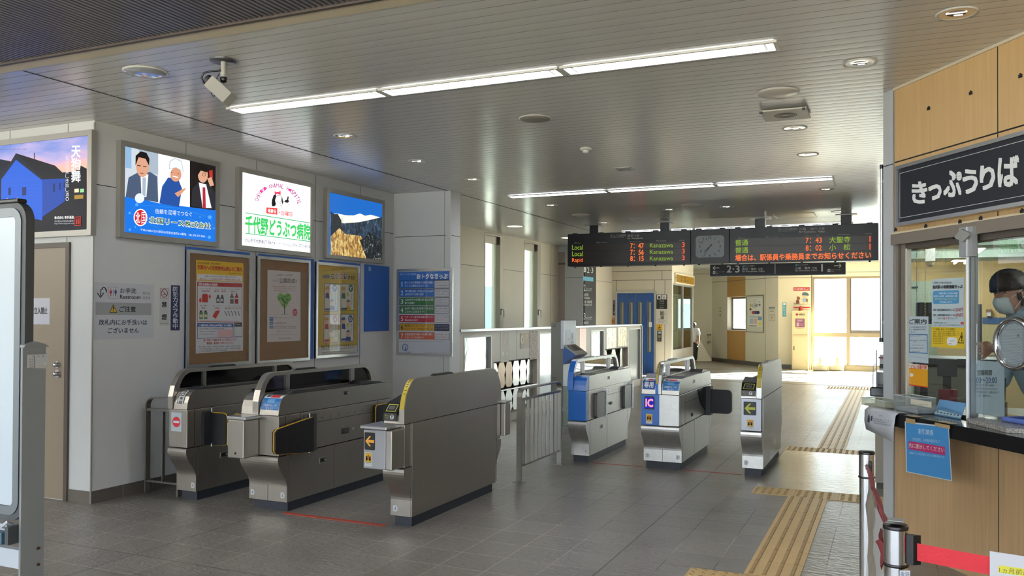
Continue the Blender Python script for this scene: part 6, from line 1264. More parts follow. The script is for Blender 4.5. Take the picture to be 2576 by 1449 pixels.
for i in range(n+1): x = -160+320*i/n; vs += [(x, 250, -8), (x, 262, 6+7*math.sin(i*.55)+4*math.sin(i*1.3+1)), (x, 290, -8)]
mb.add(vs, [(3*i+j, 3*i+3+j, 3*i+4+j, 3*i+1+j) for i in range(n) for j in (0, 1)], mat('far_hill', '#8ea3ac', .9), True); mb.obj('hills', kind='structure')
# ================================================================== ticket office
UD = Vector((.55, -.835, 0)).normalized(); ND = Vector((-.835, -.55, 0)).normalized(); T0 = Vector((.017, 6.205, 0)); FT = Fr(T0, UD, ND)
WOOD = mat('wood_veneer', '#c9a775', .5, noise=.10, nscale=3, stretch=(16, 16, .6)); WOODL = mat('wood_veneer_low', '#bf9f76', .5, noise=.12, nscale=3, stretch=(16, 16, .6))
GW = mat('grey_white_column', '#b9bcbd', .5, noise=.03)
mb = MB(); U2 = 4.2
FT.box(mb, 0, U2, 2.05, HC, -.16, 0, WOOD); FT.box(mb, 0, U2, 0, .828, -.16, 0, WOODL); FT.box(mb, 2.9, U2, .828, 2.05, -.16, 0, WOOD)
for u in (.949, 1.88): FT.box(mb, u-.003, u+.003, 2.05, HC, -.001, .001, SEAM); FT.box(mb, u-.002, u+.002, 0, .828, -.001, .001, SEAM)
FT.box(mb, 0, U2, 2.534, 2.542, -.001, .001, SEAM); FT.box(mb, 0, U2, 3.02, HC, 0, .012, mat('cornice', '#cfc4ac', .5))
mb.obj('wall_ticket_office', kind='structure')
mb = MB(); c = [T0+UD*-.13, T0, T0+Vector((0.05, .25, 0)), T0+Vector((-.07, .25, 0))]; mb.prism([Vector((p.x, p.y, 0)) for p in c], (0, 0, HC), GW); FT.box(mb, -.128, -.01, 2.53, 2.536, -.001, .001, SEAM); FT.box(mb, -.012, .0, 0, HC, -.002, .004, ALUF)
mb.obj('wall_corner_column', kind='structure')
OW = mat('office_wall', '#d2b27c', .6); OC_ = mat('office_ceiling', '#b5c4b8', .6); OG = mat('office_grey_green', '#8e9788', .5)
mb = MB(); mb.box(-.055, .05, 6.45, 15.5, 0, HC, GW); mb.obj('wall_office_left', kind='structure')
mb = MB(); mb.box(-.05, 4.7, 15.4, 15.55, 0, HC, OW); mb.box(.35, 4.6, 15.385, 15.4, .0, 1.0, mat('office_wall_low', '#b8a27c', .6)); mb.box(4.6, 4.75, -1, 15.5, 0, HC, OW); mb.obj('wall_office_back', kind='structure')
mb = MB(); mb.add([(.05, 6.3, 2.4), (1.75, 3.75, 2.4), (4.6, 3.75, 2.4), (4.6, 15.4, 2.4), (.05, 15.4, 2.4)], [(0, 1, 2, 3, 4)], OC_)
mb.obj('ceiling_office', kind='structure')
for i_, y in enumerate((8.4, 10.6, 12.8)): MB().box(.05, 4.6, y, y+.5, 2.30, 2.4, OC_).obj('trim_%d' % (i_+1), kind='structure')
# window frame
BZ = mat('taupe_window_frame', '#857b70', .4, metal=.35); BZD = mat('taupe_frame_dark', '#5b534c', .45, metal=.3)
mb = MB(); FT.box(mb, -.005, .10, .912, 2.06, -.05, .004, BZ); FT.box(mb, .012, .018, .912, 2.05, .004, .012, ALUF); FT.box(mb, .05, .075, .9, 1.99, .004, .007, BZD)
FT.box(mb, 0, 2.9, 1.985, 2.055, -.12, .03, BZ); FT.box(mb, 0, 2.9, 1.95, 1.985, -.12, -.01, BZD); FT.box(mb, .02, 2.9, 2.055, 2.066, 0, .034, mat('masking_strip', '#cbbd9e', .6)); FT.box(mb, .10, .118, .9, 1.955, -.04, -.01, mat('glass_edge_trim', '#c9cabb', .4)); FT.box(mb, .1, 2.9, .912, .93, -.15, -.01, BZD)
wo = mb.obj('window_6', kind='structure')
for a0, a1 in ((.125, .70), (.735, 1.75), (1.77, 2.88)): g = MB(); g.add([FT.w(a0, .90, -.03), FT.w(a1, .90, -.03), FT.w(a1, 1.955, -.03), FT.w(a0, 1.955, -.03)], [(0, 1, 2, 3)], glass('office_glass', (.92, .96, .94), 2.3)); g.obj('pane', wo)
g = MB(); g.box(0, 0, 0, 0, 0, 0, ALU) if 0 else None
pu = FT.off(.0).uv(2438, 850)[0]
mb = MB(); FT.box(mb, pu-.012, pu+.012, .905, 1.95, -.05, .0, mat('post_grey', '#8f979b', .35, metal=.5)); mb.cyl(FT.w(pu+.004, .912, .012), FT.w(pu+.004, 1.87, .012), .010, mat('white_tube', '#f1f3f4', .25), 14); mb.obj('mullion', wo)
# bracket box and small camera on top of the post
FO = FT.off(.02)
t = thing('window_bracket', FO.w(pu, 1.9, 0), 'pale metal bracket box with a tilted device at the top of the ticket window post', 'bracket')
u = pxr(FO, 2424, 574, 2459, 644); mb = MB(); FO.box(mb, *u, 0, .03, mat('bracket_grey', '#a3a6a8', .35, metal=.4)); FO.box(mb, FO.uv(2444, 600)[0], FO.uv(2447, 600)[0], u[2], u[3], .03, .036, WHITE); mb.obj('plate', t)
fa = FO.off(.05); P = [fa.w(*fa.uv(*p)) for p in ((2400, 598), (2416, 576), (2438, 586), (2436, 594), (2421, 608))]; mb = MB(); mb.prism(P, -ND*.05, mat('device_grey', '#8c8c88', .4)); mb.obj('device', t, bevel=.003); MB().cyl(fa.w(*fa.uv(2400, 600)), fa.w(*fa.uv(2398, 599)), .006, BLACK).obj('device_cable', t)
# big sign
FS = FT.off(.055); SG = mat('sign_navy_black', '#1d2028', .38)
u0, v1 = FS.uv(2254, 419); _, v0 = FS.uv(2254, 570); su1 = FS.uv(2576, 420)[0]+.18
t = thing('ticket_office_sign', FT.w(.65, v0, 0), 'large black sign with white Japanese lettering over the ticket office window', 'sign')
mb = MB(); bw = .022
for q in ((u0, u0+bw*.6, v0, v1), (su1-bw, su1, v0, v1), (u0, su1, v0, v0+bw), (u0, su1, v1-bw, v1)): FT.box(mb, *q, 0, .06, ALU)
mb.obj('frame', t, bevel=.002)
mb = MB(); FT.box(mb, u0+bw*.5, su1-bw, v0+bw, v1-bw, 0, .05, SG); mb.obj('panel', t)
a = Art(FT.off(.051), (2180, 100, 2.9)); q = ((u0+.035, u0+.039), (su1-.039, su1-.035)); a.uvrect(u0+.035, v0+.05, u0+.038, v1-.05, '#c9cbcc'); a.uvrect(su1-.05, v0+.05, su1-.047, v1-.05, '#c9cbcc'); a.uvrect(u0+.035, v1-.053, su1-.047, v1-.05, '#c9cbcc'); a.uvrect(u0+.035, v0+.05, su1-.047, v0+.053, '#c9cbcc')
cs = [('き', 335, 1040, 440, 1190), ('っ', 455, 1062, 545, 1165), ('ぷ', 565, 962, 692, 1142), ('う', 705, 952, 810, 1120), ('り', 832, 925, 935, 1092), ('ば', 962, 855, 1110, 1068)]
for ch, x0_, y0_, x1_, y1_ in cs: a.text(ch, x0_, y0_, x1_, y1_, '#ececea', 2, bold=.045)
a.obj('lettering', t)
# hooks left on the veneer
HK = mat('hook_black', '#1b1a1a', .6)
for (px, py) in ((2337, 272), (2443, 233), (2568, 190), (2330, 568), (2416, 557), (2468, 548), (2572, 530), (2254, 577)):
    o_ = .034 if py > 500 else 0; f_ = FT.off(o_); u, v = f_.uv(px, py); mb = MB()
    for k in range(3): f_.box(mb, u-.012+k*.009, u-.006+k*.009, v-.012, v+(.012 if k == 1 else .006), 0, .006, HK)
    where = 'on the window head strip' if py > 500 else 'on the upper wood panel'
    lab = {2337: 'small black hook on the wood above the first character of the big sign', 2443: 'small black hook on the wood above the middle of the big sign', 2568: 'small black hook on the wood right of the upper panel joint', 2330: 'small black clip on the window head strip, left of the window bracket', 2416: 'small black clip on the head strip directly over the tilted device', 2468: 'small black clip on the head strip right of the window bracket', 2572: 'small black clip on the head strip farthest right', 2254: 'small black clip on the head strip beside the white column'}[px]
    tag(mb.obj('wall_hook'), lab, 'hook', 'black hooks round the ticket office sign')

# counter
GRN = mat('black_granite', '#16171a', .12, noise=.9, nscale=160, spec=.8); GRS = mat('speckled_granite', '#a39e97', .25, noise=.75, nscale=110)
x_l = -.142
pl = [FT.w(.09, 0, .25), FT.w(2.9, 0, .25), FT.w(2.9, 0, -.5), FT.w(.12, 0, -.5), FT.w(.0, 0, .003), FT.w(-.13, 0, .003), FT.w(-.29, 0, .0)]
mb = MB(); mb.prism([Vector((p.x, p.y, .83)) for p in pl[:2]+[FT.w(2.9, 0, -.45), FT.w(.03, 0, -.45), FT.w(.03, 0, .003), FT.w(-.13, 0, .003), FT.w(-.29, 0, .003)]], (0, 0, .08), GRN)
t = mb.obj('ticket_counter', bevel=.014, seg=3); tag(t, 'black polished granite counter in front of the ticket office window', 'counter')
f1 = FT.off(.06)
t = thing('granite_tray', FT.w(.95, .91, .05), 'speckled grey granite block on the black counter under the speaking hole', 'tray')
P = [on(x, y, Vector((0, 0, .935)), Z) for x, y in ((2433, 1052), (2532, 1077), (2600, 1080), (2600, 1048), (2500, 1048))]
mb = MB(); mb.prism([Vector((p.x, p.y, .911)) for p in P], (0, 0, .024), GRS); mb.obj('block', t, bevel=.003)
# counter along the far side of the office
t = thing('side_counter', (-.11, 8.6, 0), 'dark topped counter end behind the white column, beside the sunlit floor', 'counter')
mb = MB(); mb.box(-.17, -.056, 7.76, 10.2, .835, .915, GRN); mb.obj('top', t, bevel=.01)
mb = MB(); mb.box(-.135, -.056, 8.07, 10, .06, .82, mat('counter_base', '#a29a8c', .5)); mb.box(-.14, -.056, 8.065, 10, .80, .82, ALUF); mb.box(-.125, -.056, 8.09, 10, 0, .06, SEAMG); mb.obj('base', t)
t = thing('acrylic_stand', (-.11, 8.1, .92), 'clear acrylic stand with red and grey items on the counter end behind the white column', 'display stand')
mb = MB(); mb.box(-.12, -.06, 8.05, 8.20, .917, 1.02, mat('stand_grey', '#a8a9a4', .4)); mb.box(-.10, -.06, 8.0, 8.02, 1.04, 1.18, mat('stand_white', '#cfd0d2', .4)); mb.obj('holder', t)
mb = MB(); mb.box(-.108, -.062, 7.99, 7.999, 1.145, 1.16, pc('#8a2840')); mb.box(-.10, -.07, 7.99, 7.999, 1.06, 1.10, pc('#1a1618')); mb.box(-.128, -.118, 7.99, 8.01, .917, 1.22, mat('clear_grey', '#8b8f8f', .2)); mb.obj('card', t)
mb = MB(); mb.box(-.15, -.125, 8.0, 8.08, .917, 1.09, glass('acrylic', (.93, .95, .94), 1.4)); mb.tube([(-.152, 8.0, .917), (-.15, 8.0, 1.08), (-.12, 8.0, 1.10)], .004, ALU, 6); mb.obj('clear_box', t)
# pole on the office side wall
t = thing('shutter_rod', (-.083, 6.6, 1.3), 'thin vertical silver rod with black ends on the far side of the white column', 'rod')
q0 = Fr((0, 6.62, 0), X, -Y).uv(2218, 425); q1 = Fr((0, 6.62, 0), X, -Y).uv(2219, 850)
mb = MB(); mb.cyl((q0[0], 6.62, q1[1]), (q0[0], 6.62, q0[1]), .012, ALU, 14); mb.obj('rod', t); mb = MB(); mb.cyl((q0[0], 6.62, q1[1]-.03), (q0[0], 6.62, q1[1]), .017, BLACK, 14); mb.cyl((q0[0], 6.62, q0[1]), (q0[0], 6.62, q0[1]+.03), .014, BLACK, 14); mb.obj('end_cap', t)
for z_ in (q1[1]+.1, q0[1]-.1): MB().box(q0[0], -.05, 6.61, 6.63, z_, z_+.02, ALUF).obj('bracket', t)

# papers on the glass
FG_ = FT.off(-.026)
K7 = (2160, 560, 4.262); K8 = (2160, 860, 3.8125); K9 = (2270, 780, 5.178)
def f(a):
    a.text('\\ 定期券のご利用のお客様必見！ /', 800, 634, 1018, 656, '#3a3a3a', 2); a.text('金沢駅-小松駅連絡きっぷ', 796, 672, 1116, 708, '#1a1a1c', 2, bold=.05, dy=-4)
    a.rect(798, 734, 1075, 868, '#4a8ab4', 1, r=.015)
    for i, s in enumerate(('IR定期券と連絡きっぷをお持ちのお客様が', '松任駅から金沢駅・小松駅を利用する際に', '途中下車ができるようになりました。', 'おトクなきっぷです')): a.text(s, (860, 806, 822, 872)[i], 748+i*31, (1068, 1068, 1060, 1000)[i], 768+i*31, '#d8d890' if i == 2 else '#eaf2f4', 2, bold=.01)
    a.text('松任ー金沢往復通常360円のところ⇒', 804, 924, 1038, 948, '#2a2a2c', 2, bold=.01); a.text('230円', 1040, 914, 1120, 954, '#a82c34', 2, bold=.01); a.text('松任ー小松往復通常740円のところ⇒', 804, 980, 1038, 1004, '#2a2a2c', 2, bold=.01); a.text('370円', 1040, 972, 1120, 1012, '#a82c34', 2, bold=.01)
    a.text('で往復できる', 838, 1018, 908, 1036, '#2a2a2c', 2); a.text('おトク', 910, 1010, 972, 1040, '#a82c34', 2, bold=.02); a.text('なきっぷです！！', 975, 1018, 1072, 1036, '#2a2a2c', 2)
    a.text('※利用区間外では使用しません。', 804, 1066, 950, 1082, '#3a3a3a', 2); a.text('※「おトク」車内やインターネットでの予約等はできません。', 804, 1092, 1096, 1108, '#3a3a3a', 2); a.circ(1110, 1078, 18, 16, '#c05058', 1)
    a.rect(783, 1118, 1132, 1352, '#d9b92c', 1); a.text('『ご利用にあたっての注意点』', 806, 1130, 1040, 1156, '#5a4a14', 2, bold=.01)
    for i in range(8): a.text('乗車券・指定券とは別に有効期間をご確認ください', 800, 1164+i*18, 1090 if i < 3 else 930, 1176+i*18, '#5a4a14', 2)
    a.rect(950, 1228, 1060, 1320, '#e8e8e4', 3, r=.02); a.line([(980, 1270), (1030, 1268)], 4, '#6a6a6a', 4); a.line([(970, 1300), (1000, 1300)], 6, '#8a3a34', 4)
    a.poly([(1064, 1292), (1110, 1168), (1128, 1296)], '#2a2410', 2); a.poly([(1076, 1284), (1109, 1192), (1122, 1288)], '#d9b92c', 3); a.text('!', 1103, 1210, 1112, 1272, '#2a2410', 4, bold=.03)
simple('fare_poster', 'pale blue and yellow fare poster on the ticket window glass beside the post', 'poster', FG_, *pxr(FG_, 786, 608, 1134, 1350, K7), .0015, pc('#b4c3c6'), K7, f)
def f(a):
    a.text('ご案内', 90, 118, 315, 178, '#1c1c1e', 2, bold=.02); a.line([(90, 185), (315, 187)], 3, '#3a3a3c', 2)
    for i, s in enumerate(('いしかわ広域の相談窓口をお伝え中は', '窓口は、駅係員巡回の際に留守居で', 'ご了承ください。')): a.text(s, 90, 212+i*32, (312, 312, 180)[i], 230+i*32, '#3a3c40', 2)
    a.frame(88, 308, 330, 572, .006, '#3a6c9c', 2)
    for i, (s, x, w_) in enumerate((('対象区間 大人・個人運賃改定日', 98, 145), ('改定年月 令和6年10月1日（火曜日）初電より', 98, 222), ('発売等', 148, 36), ('松任～金沢・小松～野々市・六町', 128, 150), ('発売方法等 自動券売機・松任駅窓口', 98, 178), ('（運賃は別途掲示）', 130, 104))): a.text(s, x, 330+i*40+(20 if i > 0 else 0)-(20 if i > 1 else 0), x+w_, 344+i*40+(20 if i > 0 else 0)-(20 if i > 1 else 0), '#3a3c40', 2)
    a.line([(104, 608), (318, 626)], 4, '#8a98a0', 2)
simple('information_sheet', 'pale blue information sheet headed with large black characters at the left edge of the glass', 'notice', FG_, *pxr(FG_, 75, 82, 340, 696, K9), .0015, pc('#b3c0c4'), K9, f)
def f(a): a.rect(75, 695, 333, 775, '#e0d8cc', 1); a.text('こども110番の駅', 84, 712, 322, 768, '#b83c34', 2, bold=.03); a.rect(74, 965, 330, 1012, '#c02a24', 1); a.circ(122, 845, 24, 24, '#e8e4d8', 2)
simple('yellow_sticker', 'square yellow sticker with a red foot on the glass under the information sheet', 'sticker', FG_, *pxr(FG_, 72, 696, 333, 1012, K9), .0012, pc('#d99a1c'), K9, f)
def f(a):
    a.text('営業時間', 1140, 270, 1280, 322, '#22252a', 2, bold=.02); a.text('7:00～20:00', 1098, 340, 1328, 398, '#2c4f74', 2, bold=.005)
    for i, s in enumerate(('窓口入口ですが、買いすぎ対応や', 'ホーム巡回で窓を外すことがございます。', 'お近場で切符を購入するか、係員が戻るまで', 'しばらくお待ちください。')): a.text(s, (1122, 1094, 1090, 1142)[i], 402+i*34, (1304, 1334, 1348, 1280)[i], 424+i*34, '#2c3036', 2, dy=6)
simple('opening_hours_board', 'pale blue acrylic opening hours board standing behind the glass right of the post', 'sign', FT.off(-.036), *pxr(FT.off(-.033), 1080, 172, 1396, 728, K8), .003, pc('#a9b8bf'), K8, f)

# round speaking hole
FH = FT.off(.0); cu_, cv_ = FH.uv(2547, 865); RR = .148
t = thing('speaking_hole', FH.w(cu_, cv_), 'round chrome ringed speaking hole with a perforated plate on the ticket window', 'speaking hole')
mb = MB(); mb.lathe(FH.w(cu_, cv_, -.02), [(RR-.03, 0), (RR-.028, .02), (RR-.018, .028), (RR-.004, .024), (RR, .012), (RR, -.01), (RR-.02, -.012)], CHROME, 48, ND); mb.obj('ring', t)
mb = MB(); mb.lathe(FH.w(cu_, cv_, -.012), [(0, .0), (RR-.028, 0)], mat('perforated_plate', '#93a0a4', .3, metal=.4), 40, ND); pl_ = mb.obj('plate', t)
mb = MB(); HM = mat('hole_pale', '#c3cccd', .5)
for i in range(-13, 14):
    for j in range(-14, 15):
        x_, y_ = i*.0088+(j % 2)*.0044, j*.0082
        if math.hypot(x_, y_) < RR-.04 and abs(i-(-2)) < 9: c_ = FH.w(cu_+x_, cv_+y_, -.0105); mb.add([c_+UD*(.0024*math.cos(k*PI/4))+Z*(.0024*math.sin(k*PI/4)) for k in range(8)], [tuple(range(8))], HM)
mb.obj('perforation', t, kind='stuff')
a = Art(FH.off(-.009), (2420, 760, 4.526)); a.text('R', 632, 368, 662, 402, '#3a4044', 2); a.obj('etched_mark', t)
for v0_, v1_ in ((1.36, 1.47), (1.24, 1.345)): mb = MB(); FG_.box(mb, pu+.03, pu+.034, v0_, v1_, 0, .002, WHITE); tag(mb.obj('glass_slit'), 'white %s vertical strip on the glass edge beside the post' % ('upper' if v0_ > 1.3 else 'lower'), 'strip')

# chains behind the glass
BC_ = mat('bead_chain', '#c4cbc2', .4)
for px, lab in ((2306, 'thin white bead chain hanging inside the left window pane'), (2327, 'second bead chain hanging inside the window, nearer the fare poster')):
    f_ = FT.off(-.16); u, v = f_.uv(px, 620); mb = MB()
    for k in range(46): mb.ell(f_.w(u, 1.97-k*.0195), .0035, .0035, .0045, BC_, 6, 4)
    mb.cyl(f_.w(u, 1.08), f_.w(u, 1.98), .0012, BC_, 5); tag(mb.obj('blind_chain', kind='stuff'), lab, 'chain')

# things on the counter
CLR = glass('clear_plastic', (.90, .93, .92), 1.45, haze=.12, hazecol=(.8, .82, .82))
def tub(name, label, u0, u1, d0, d1, z0, h, cat, m=CLR, label_fn=None):
    t = thing(name, FT.w((u0+u1)/2, z0, (d0+d1)/2), label, cat); mb = MB(); e = .003
    for q in ((u0, u0+e, z0, z0+h, d0, d1), (u1-e, u1, z0, z0+h, d0, d1), (u0, u1, z0, z0+h, d0, d0+e), (u0, u1, z0, z0+h, d1-e, d1), (u0, u1, z0, z0+e, d0, d1)): FT.box(mb, q[0], q[1], q[2], q[3], q[4], q[5], m)
    mb.obj('box', t); mb = MB()
    for q in ((u0-.002, u1+.002, d0-.002, d0+.004), (u0-.002, u1+.002, d1-.004, d1+.002), (u0-.002, u0+.004, d0, d1), (u1-.004, u1+.002, d0, d1)): FT.box(mb, q[0], q[1], z0+h-.004, z0+h, q[2], q[3], mat('clear_rim', '#c9d2d0', .25))
    mb.obj('rim', t)
    return t
t = tub('coin_tray', 'low clear plastic tray at the end of the counter before the white column', -.13, .14, .02, .16, .912, .05, 'tray', glass('tray_plastic', (.93, .94, .88), 1.45, haze=.22, hazecol=(.75, .76, .68)))
mb = MB(); FT.box(mb, -.12, .13, .913, .921, .03, .15, mat('tray_paper', '#bdb9a4', .6)); mb.obj('paper', t)
t = tub('slip_box', 'clear plastic box with a cream label on the counter in front of the glass', .20, .44, .015, .14, .912, .10, 'box')
a = Art(FT.off(.1415), K8); u0, v1 = a.q(500, 545); u1, v0 = a.q(700, 632); a.uvrect(u0, v0, u1, v1, '#cfc9b2', 1); a.text('アンケート', 504, 572, 536, 582, '#44423c', 2); a.text('※ご記入後はこちらの箱へお入れします。', 504, 596, 668, 610, '#44423c', 2); a.obj('box_label', t)
mb = MB(); FT.box(mb, .21, .43, .914, .935, .02, .13, mat('slips', '#a9a6ae', .6)); mb.obj('paper_slip', t)
t = thing('train_leaflet', FT.w(.58, .912, .05), 'blue leaflet with a train picture leaning on the glass beside the clear box', 'leaflet')
fr_ = Fr(FT.w(.47, .912, .05), UD, (ND*.92+Z*.38).normalized()); mb = MB(); fr_.box(mb, 0, .235, 0, .10, -.002, 0, pc('#4f7796')); mb.obj('card', t)
a = Art(fr_.off(.0004)); a.uvpoly([(.0, .045), (.06, .055), (.13, .05), (.235, .04), (.235, .1), (0, .1)], '#5f8fb8', 1); a.uvpoly([(.0, .018), (.04, .034), (.235, .022), (.235, .008), (.0, .006)], '#9fb8c0', 2)
for k in range(7): a.uvrect(.02+k*.03, .016, .036+k*.03, .023, '#2a3a44', 3)
a.obj('picture', t)
t = thing('blue_tray', FT.w(1.2, .936, .0), 'pale blue cash tray on the granite block under the speaking hole', 'tray')
fb = FT; mb = MB(); fb.box(mb, .99, 1.32, .937, .943, -.16, .015, mat('tray_blue', '#5a6fb4', .35)); mb.obj('base', t)
for q in ((.99, 1.32, -.16, -.155), (.99, 1.32, .01, .015), (.99, .995, -.16, .015), (1.315, 1.32, -.16, .015)): mb = MB(); fb.box(mb, q[0], q[1], .937, .962, q[2], q[3], mat('tray_blue', '#5a6fb4', .35)); mb.obj('side', t)
# white sheet over the counter end
SHT = mat('laminated_sheet', '#b4b8bd', .3, bump=.25, bscale=18)
t = thing('draped_sheet', FT.w(.22, .86, .25), 'white printed sheet folded over the rounded left end of the black counter', 'notice')
ff = FT.off(.262); vs = []; mb = MB()
top = [((2188, 1036), .913), ((2220, 1030), .913), ((2258, 1038), .913)]
A0 = FT.w(.065, .918, .0); A1 = FT.w(.40, .918, .0)
rowsP = [(FT.w(.0, .916, .17), FT.w(.40, .916, .17)), (FT.w(.075, .916, .245), FT.w(.41, .916, .245)), (FT.w(.07, .90, .262), FT.w(.405, .90, .264)), (FT.w(.075, .83, .268), FT.w(.395, .83, .268)), (FT.w(.085, .775, .262), FT.w(.385, .735, .268))]
for a_, b_ in rowsP:
    for k in range(5): vs.append(a_.lerp(b_, k/4))
mb.add(vs, [(r*5+k, (r+1)*5+k, (r+1)*5+k+1, r*5+k+1) for r in range(4) for k in range(4)], SHT, True); o = mb.obj('sheet', t); o.modifiers.new('s', 'SOLIDIFY').thickness = .001
a = Art(FT.off(.2705), (2160, 920, 9.056))
for i, s in enumerate(('窓口でお支払いの際は、くばらさく改札の扉を', '係員がご案内する場合がありますので', 'ご了承くださいますようお願いします')): a.text(s, 335, 1192+i*46, 780-i*20, 1222+i*46, '#4a4a50', 2, dy=60)
a.text('お客様へ', 465, 1118, 560, 1150, '#6a6a70', 2, dy=12); a.poly([(210, 1180), (240, 1090), (250, 1190), (245, 1290), (205, 1280)], '#2c3446', 2); a.poly([(275, 1250), (285, 1150), (318, 1130), (300, 1260)], '#2c3446', 2); a.obj('print', t)
# taped blue sheet
FQ = FT.off(.258); t = thing('blue_sheet', FQ.w(.6, .6), 'bright blue notice sheet taped to the front of the black counter', 'notice')
P = [FQ.uv(K8[0]+x/K8[2], K8[1]+y/K8[2]) for x, y in ((443, 762), (865, 810), (895, 1337), (456, 1248))]
mb = MB(); N_ = 8; vs = []
for j in range(N_+1):
    f_ = j/N_; l_ = (P[0][0]*(1-f_)+P[3][0]*f_, P[0][1]*(1-f_)+P[3][1]*f_); r_ = (P[1][0]*(1-f_)+P[2][0]*f_, P[1][1]*(1-f_)+P[2][1]*f_)
    for k in range(N_+1): g_ = k/N_; vs.append(FQ.w(l_[0]*(1-g_)+r_[0]*g_, l_[1]*(1-g_)+r_[1]*g_, 0))
mb.add(vs, [(j*(N_+1)+k, (j+1)*(N_+1)+k, (j+1)*(N_+1)+k+1, j*(N_+1)+k+1) for j in range(N_) for k in range(N_)], mat('sheet_white_edge', '#c9ccd2', .35)); mb.obj('sheet', t)
a = Art(FQ.off(.0006), K8); a.poly([(452, 776), (858, 822), (886, 1326), (466, 1242)], '#3f85bd', 1)
a.text('割引関係', 575, 830, 720, 884, '#cfe0ee', 3, bold=.0, dy=16); a.text('（学生割引、お手帳の割引など）', 520, 918, 784, 948, '#bcd2e4', 3, dy=26); a.poly([(482, 950), (830, 1008), (832, 1090), (482, 1028)], '#a82a64', 2); a.text('先に提示してください', 486, 968, 826, 1012, '#e8dcc8', 4, bold=.01, dy=50); a.text('※乗車後ですと割引を受けられない可能性があります', 488, 1052, 824, 1074, '#bcd2e4', 3, dy=44); a.obj('print', t)
TP = mat('kraft_tape', '#a48a62', .45, bump=.4, bscale=40, stretch=(1, 1, 4))
for x0_, x1_, y0_ in ((455, 545, 728), (732, 878, 772)):
    ua, va = FQ.uv(K8[0]+x0_/K8[2], K8[1]+y0_/K8[2]); ub, vb = FQ.uv(K8[0]+x1_/K8[2], K8[1]+(y0_+58)/K8[2]); mb = MB(); FQ.box(mb, ua, ub, vb-.004, min(va, .905), .0012, .002, TP); mb.prism([FT.w(ua, .9125, .2), FT.w(ub, .9125, .2), FT.w(ub, .9125, .256), FT.w(ua, .9125, .256)], (0, 0, .0012), TP); mb.obj('tape', t)

# inside the office
TUBE = mat('office_tube', '#f4fff8', em=85, light=True)
for x, y0_, nm in ((.87, 8.95, 'nearest tube light inside the ticket office'), (.93, 11.3, 'middle tube light inside the ticket office'), (.95, 13.5, 'farthest tube light inside the ticket office'), (2.6, 6.5, 'tube light in the right part of the ticket office')):
    t = thing('tube_light', (x, y0_, 2.3), nm, 'ceiling light', 'office tube lights'); MB().box(x-.12, x+.12, y0_, y0_+1.25, 2.36, 2.399, WHITE).obj('housing', t)
    for s in (-.07, .07): MB().cyl((x+s, y0_+.03, 2.335), (x+s, y0_+1.22, 2.335), .016, TUBE, 10).obj('tube', t)
DK = mat('office_desk', '#8a8478', .5)
t = thing('office_desk', (1.4, 8.1, 0), 'long grey desk behind the ticket window', 'desk'); MB().box(.35, 2.6, 7.6, 8.5, .68, .72, DK).obj('top', t)
for x in (.4, 2.52): MB().box(x, x+.04, 7.65, 8.45, 0, .68, DK).obj('leg', t)
def mon(label, px0, py0, px1, py1, y, stand_z, m=BLACK, nm='monitor'):
    f_ = Fr((0, y, 0), X, -Y); a0, b1 = f_.uv(px0, py0); a1, b0 = f_.uv(px1, py1); t = thing(nm, ((a0+a1)/2, y, stand_z), label, 'monitor')
    MB().box(a0, a1, y, y+.03, b0, b1, m).obj('screen', t, bevel=.004); MB().box((a0+a1)/2-.03, (a0+a1)/2+.03, y+.03, y+.07, stand_z, b0+.1, DARK).box((a0+a1)/2-.1, (a0+a1)/2+.1, y-.05, y+.1, stand_z, stand_z+.012, DARK).obj('stand', t)
mon('dark monitor seen low through the left window pane', 2358, 903, 2408, 948, 7.75, .72); mon('tall black monitor right behind the window post', 2445, 765, 2471, 870, 7.9, .72); mon('black monitor behind the fare poster', 2304, 761, 2345, 815, 8.3, .72)
t = thing('office_machine', (.6, 8.9, 0), 'grey ticket machine housing behind the desk inside the office', 'machine'); MB().box(.2, .95, 8.9, 9.5, 0, 1.05, mat('machine_grey_office', '#77776e', .5)).obj('body', t, bevel=.03, seg=3); MB().box(.18, .97, 8.86, 9.52, 1.06, 1.12, DARK).obj('top', t)
t = thing('red_folder', (.55, 7.72, .72), 'dark red folder standing on the desk behind the pens', 'folder'); f_ = Fr((0, 7.62, 0), X, -Y); MB().box(f_.uv(2360, 950)[0], f_.uv(2408, 950)[0], 7.61, 7.64, .721, .93, mat('folder_red', '#7d2433', .5)).obj('cover', t)
t = thing('pen_cup', (0, 0, 0), 'dark cup of pens and a red marker seen through the left pane', 'pen cup'); t.location = FT.w(.60, .86, -.30); WI[t.name] = Matrix.Translation(-t.location); c_ = FT.w(.60, .0, -.30)
MB().cyl((c_.x, c_.y, .911), (c_.x, c_.y, 1.0), .035, glass('cup_clear', (.5, .5, .55), 1.5), 16).obj('cup', t)
for k, (dx, h_, m_, r_) in enumerate(((-.02, 1.09, pc('#b03428'), .010), (.0, 1.10, pc('#3a4258'), .006), (.012, 1.12, pc('#c9ccd0'), .006), (.02, 1.14, pc('#2c2e36'), .005))): MB().cyl((c_.x+dx*.4, c_.y, .92), (c_.x+dx*1.4, c_.y+.01*k, h_), r_, m_, 10).obj('pen', t)
t = thing('notice_board', (1.3, 15.38, 1.2), 'cream board with a dark blue top edge on the back wall of the office', 'notice board'); f_ = Fr((0, 15.38, 0), X, -Y); a0 = f_.uv(2471, 800)[0]; MB().box(a0, 4.0, 15.36, 15.38, .9, 1.40, mat('board_cream', '#c0b184', .6)).obj('board', t); MB().box(a0, 4.0, 15.35, 15.38, 1.40, 1.50, mat('board_blue_edge', '#34527c', .5)).obj('top_edge', t)
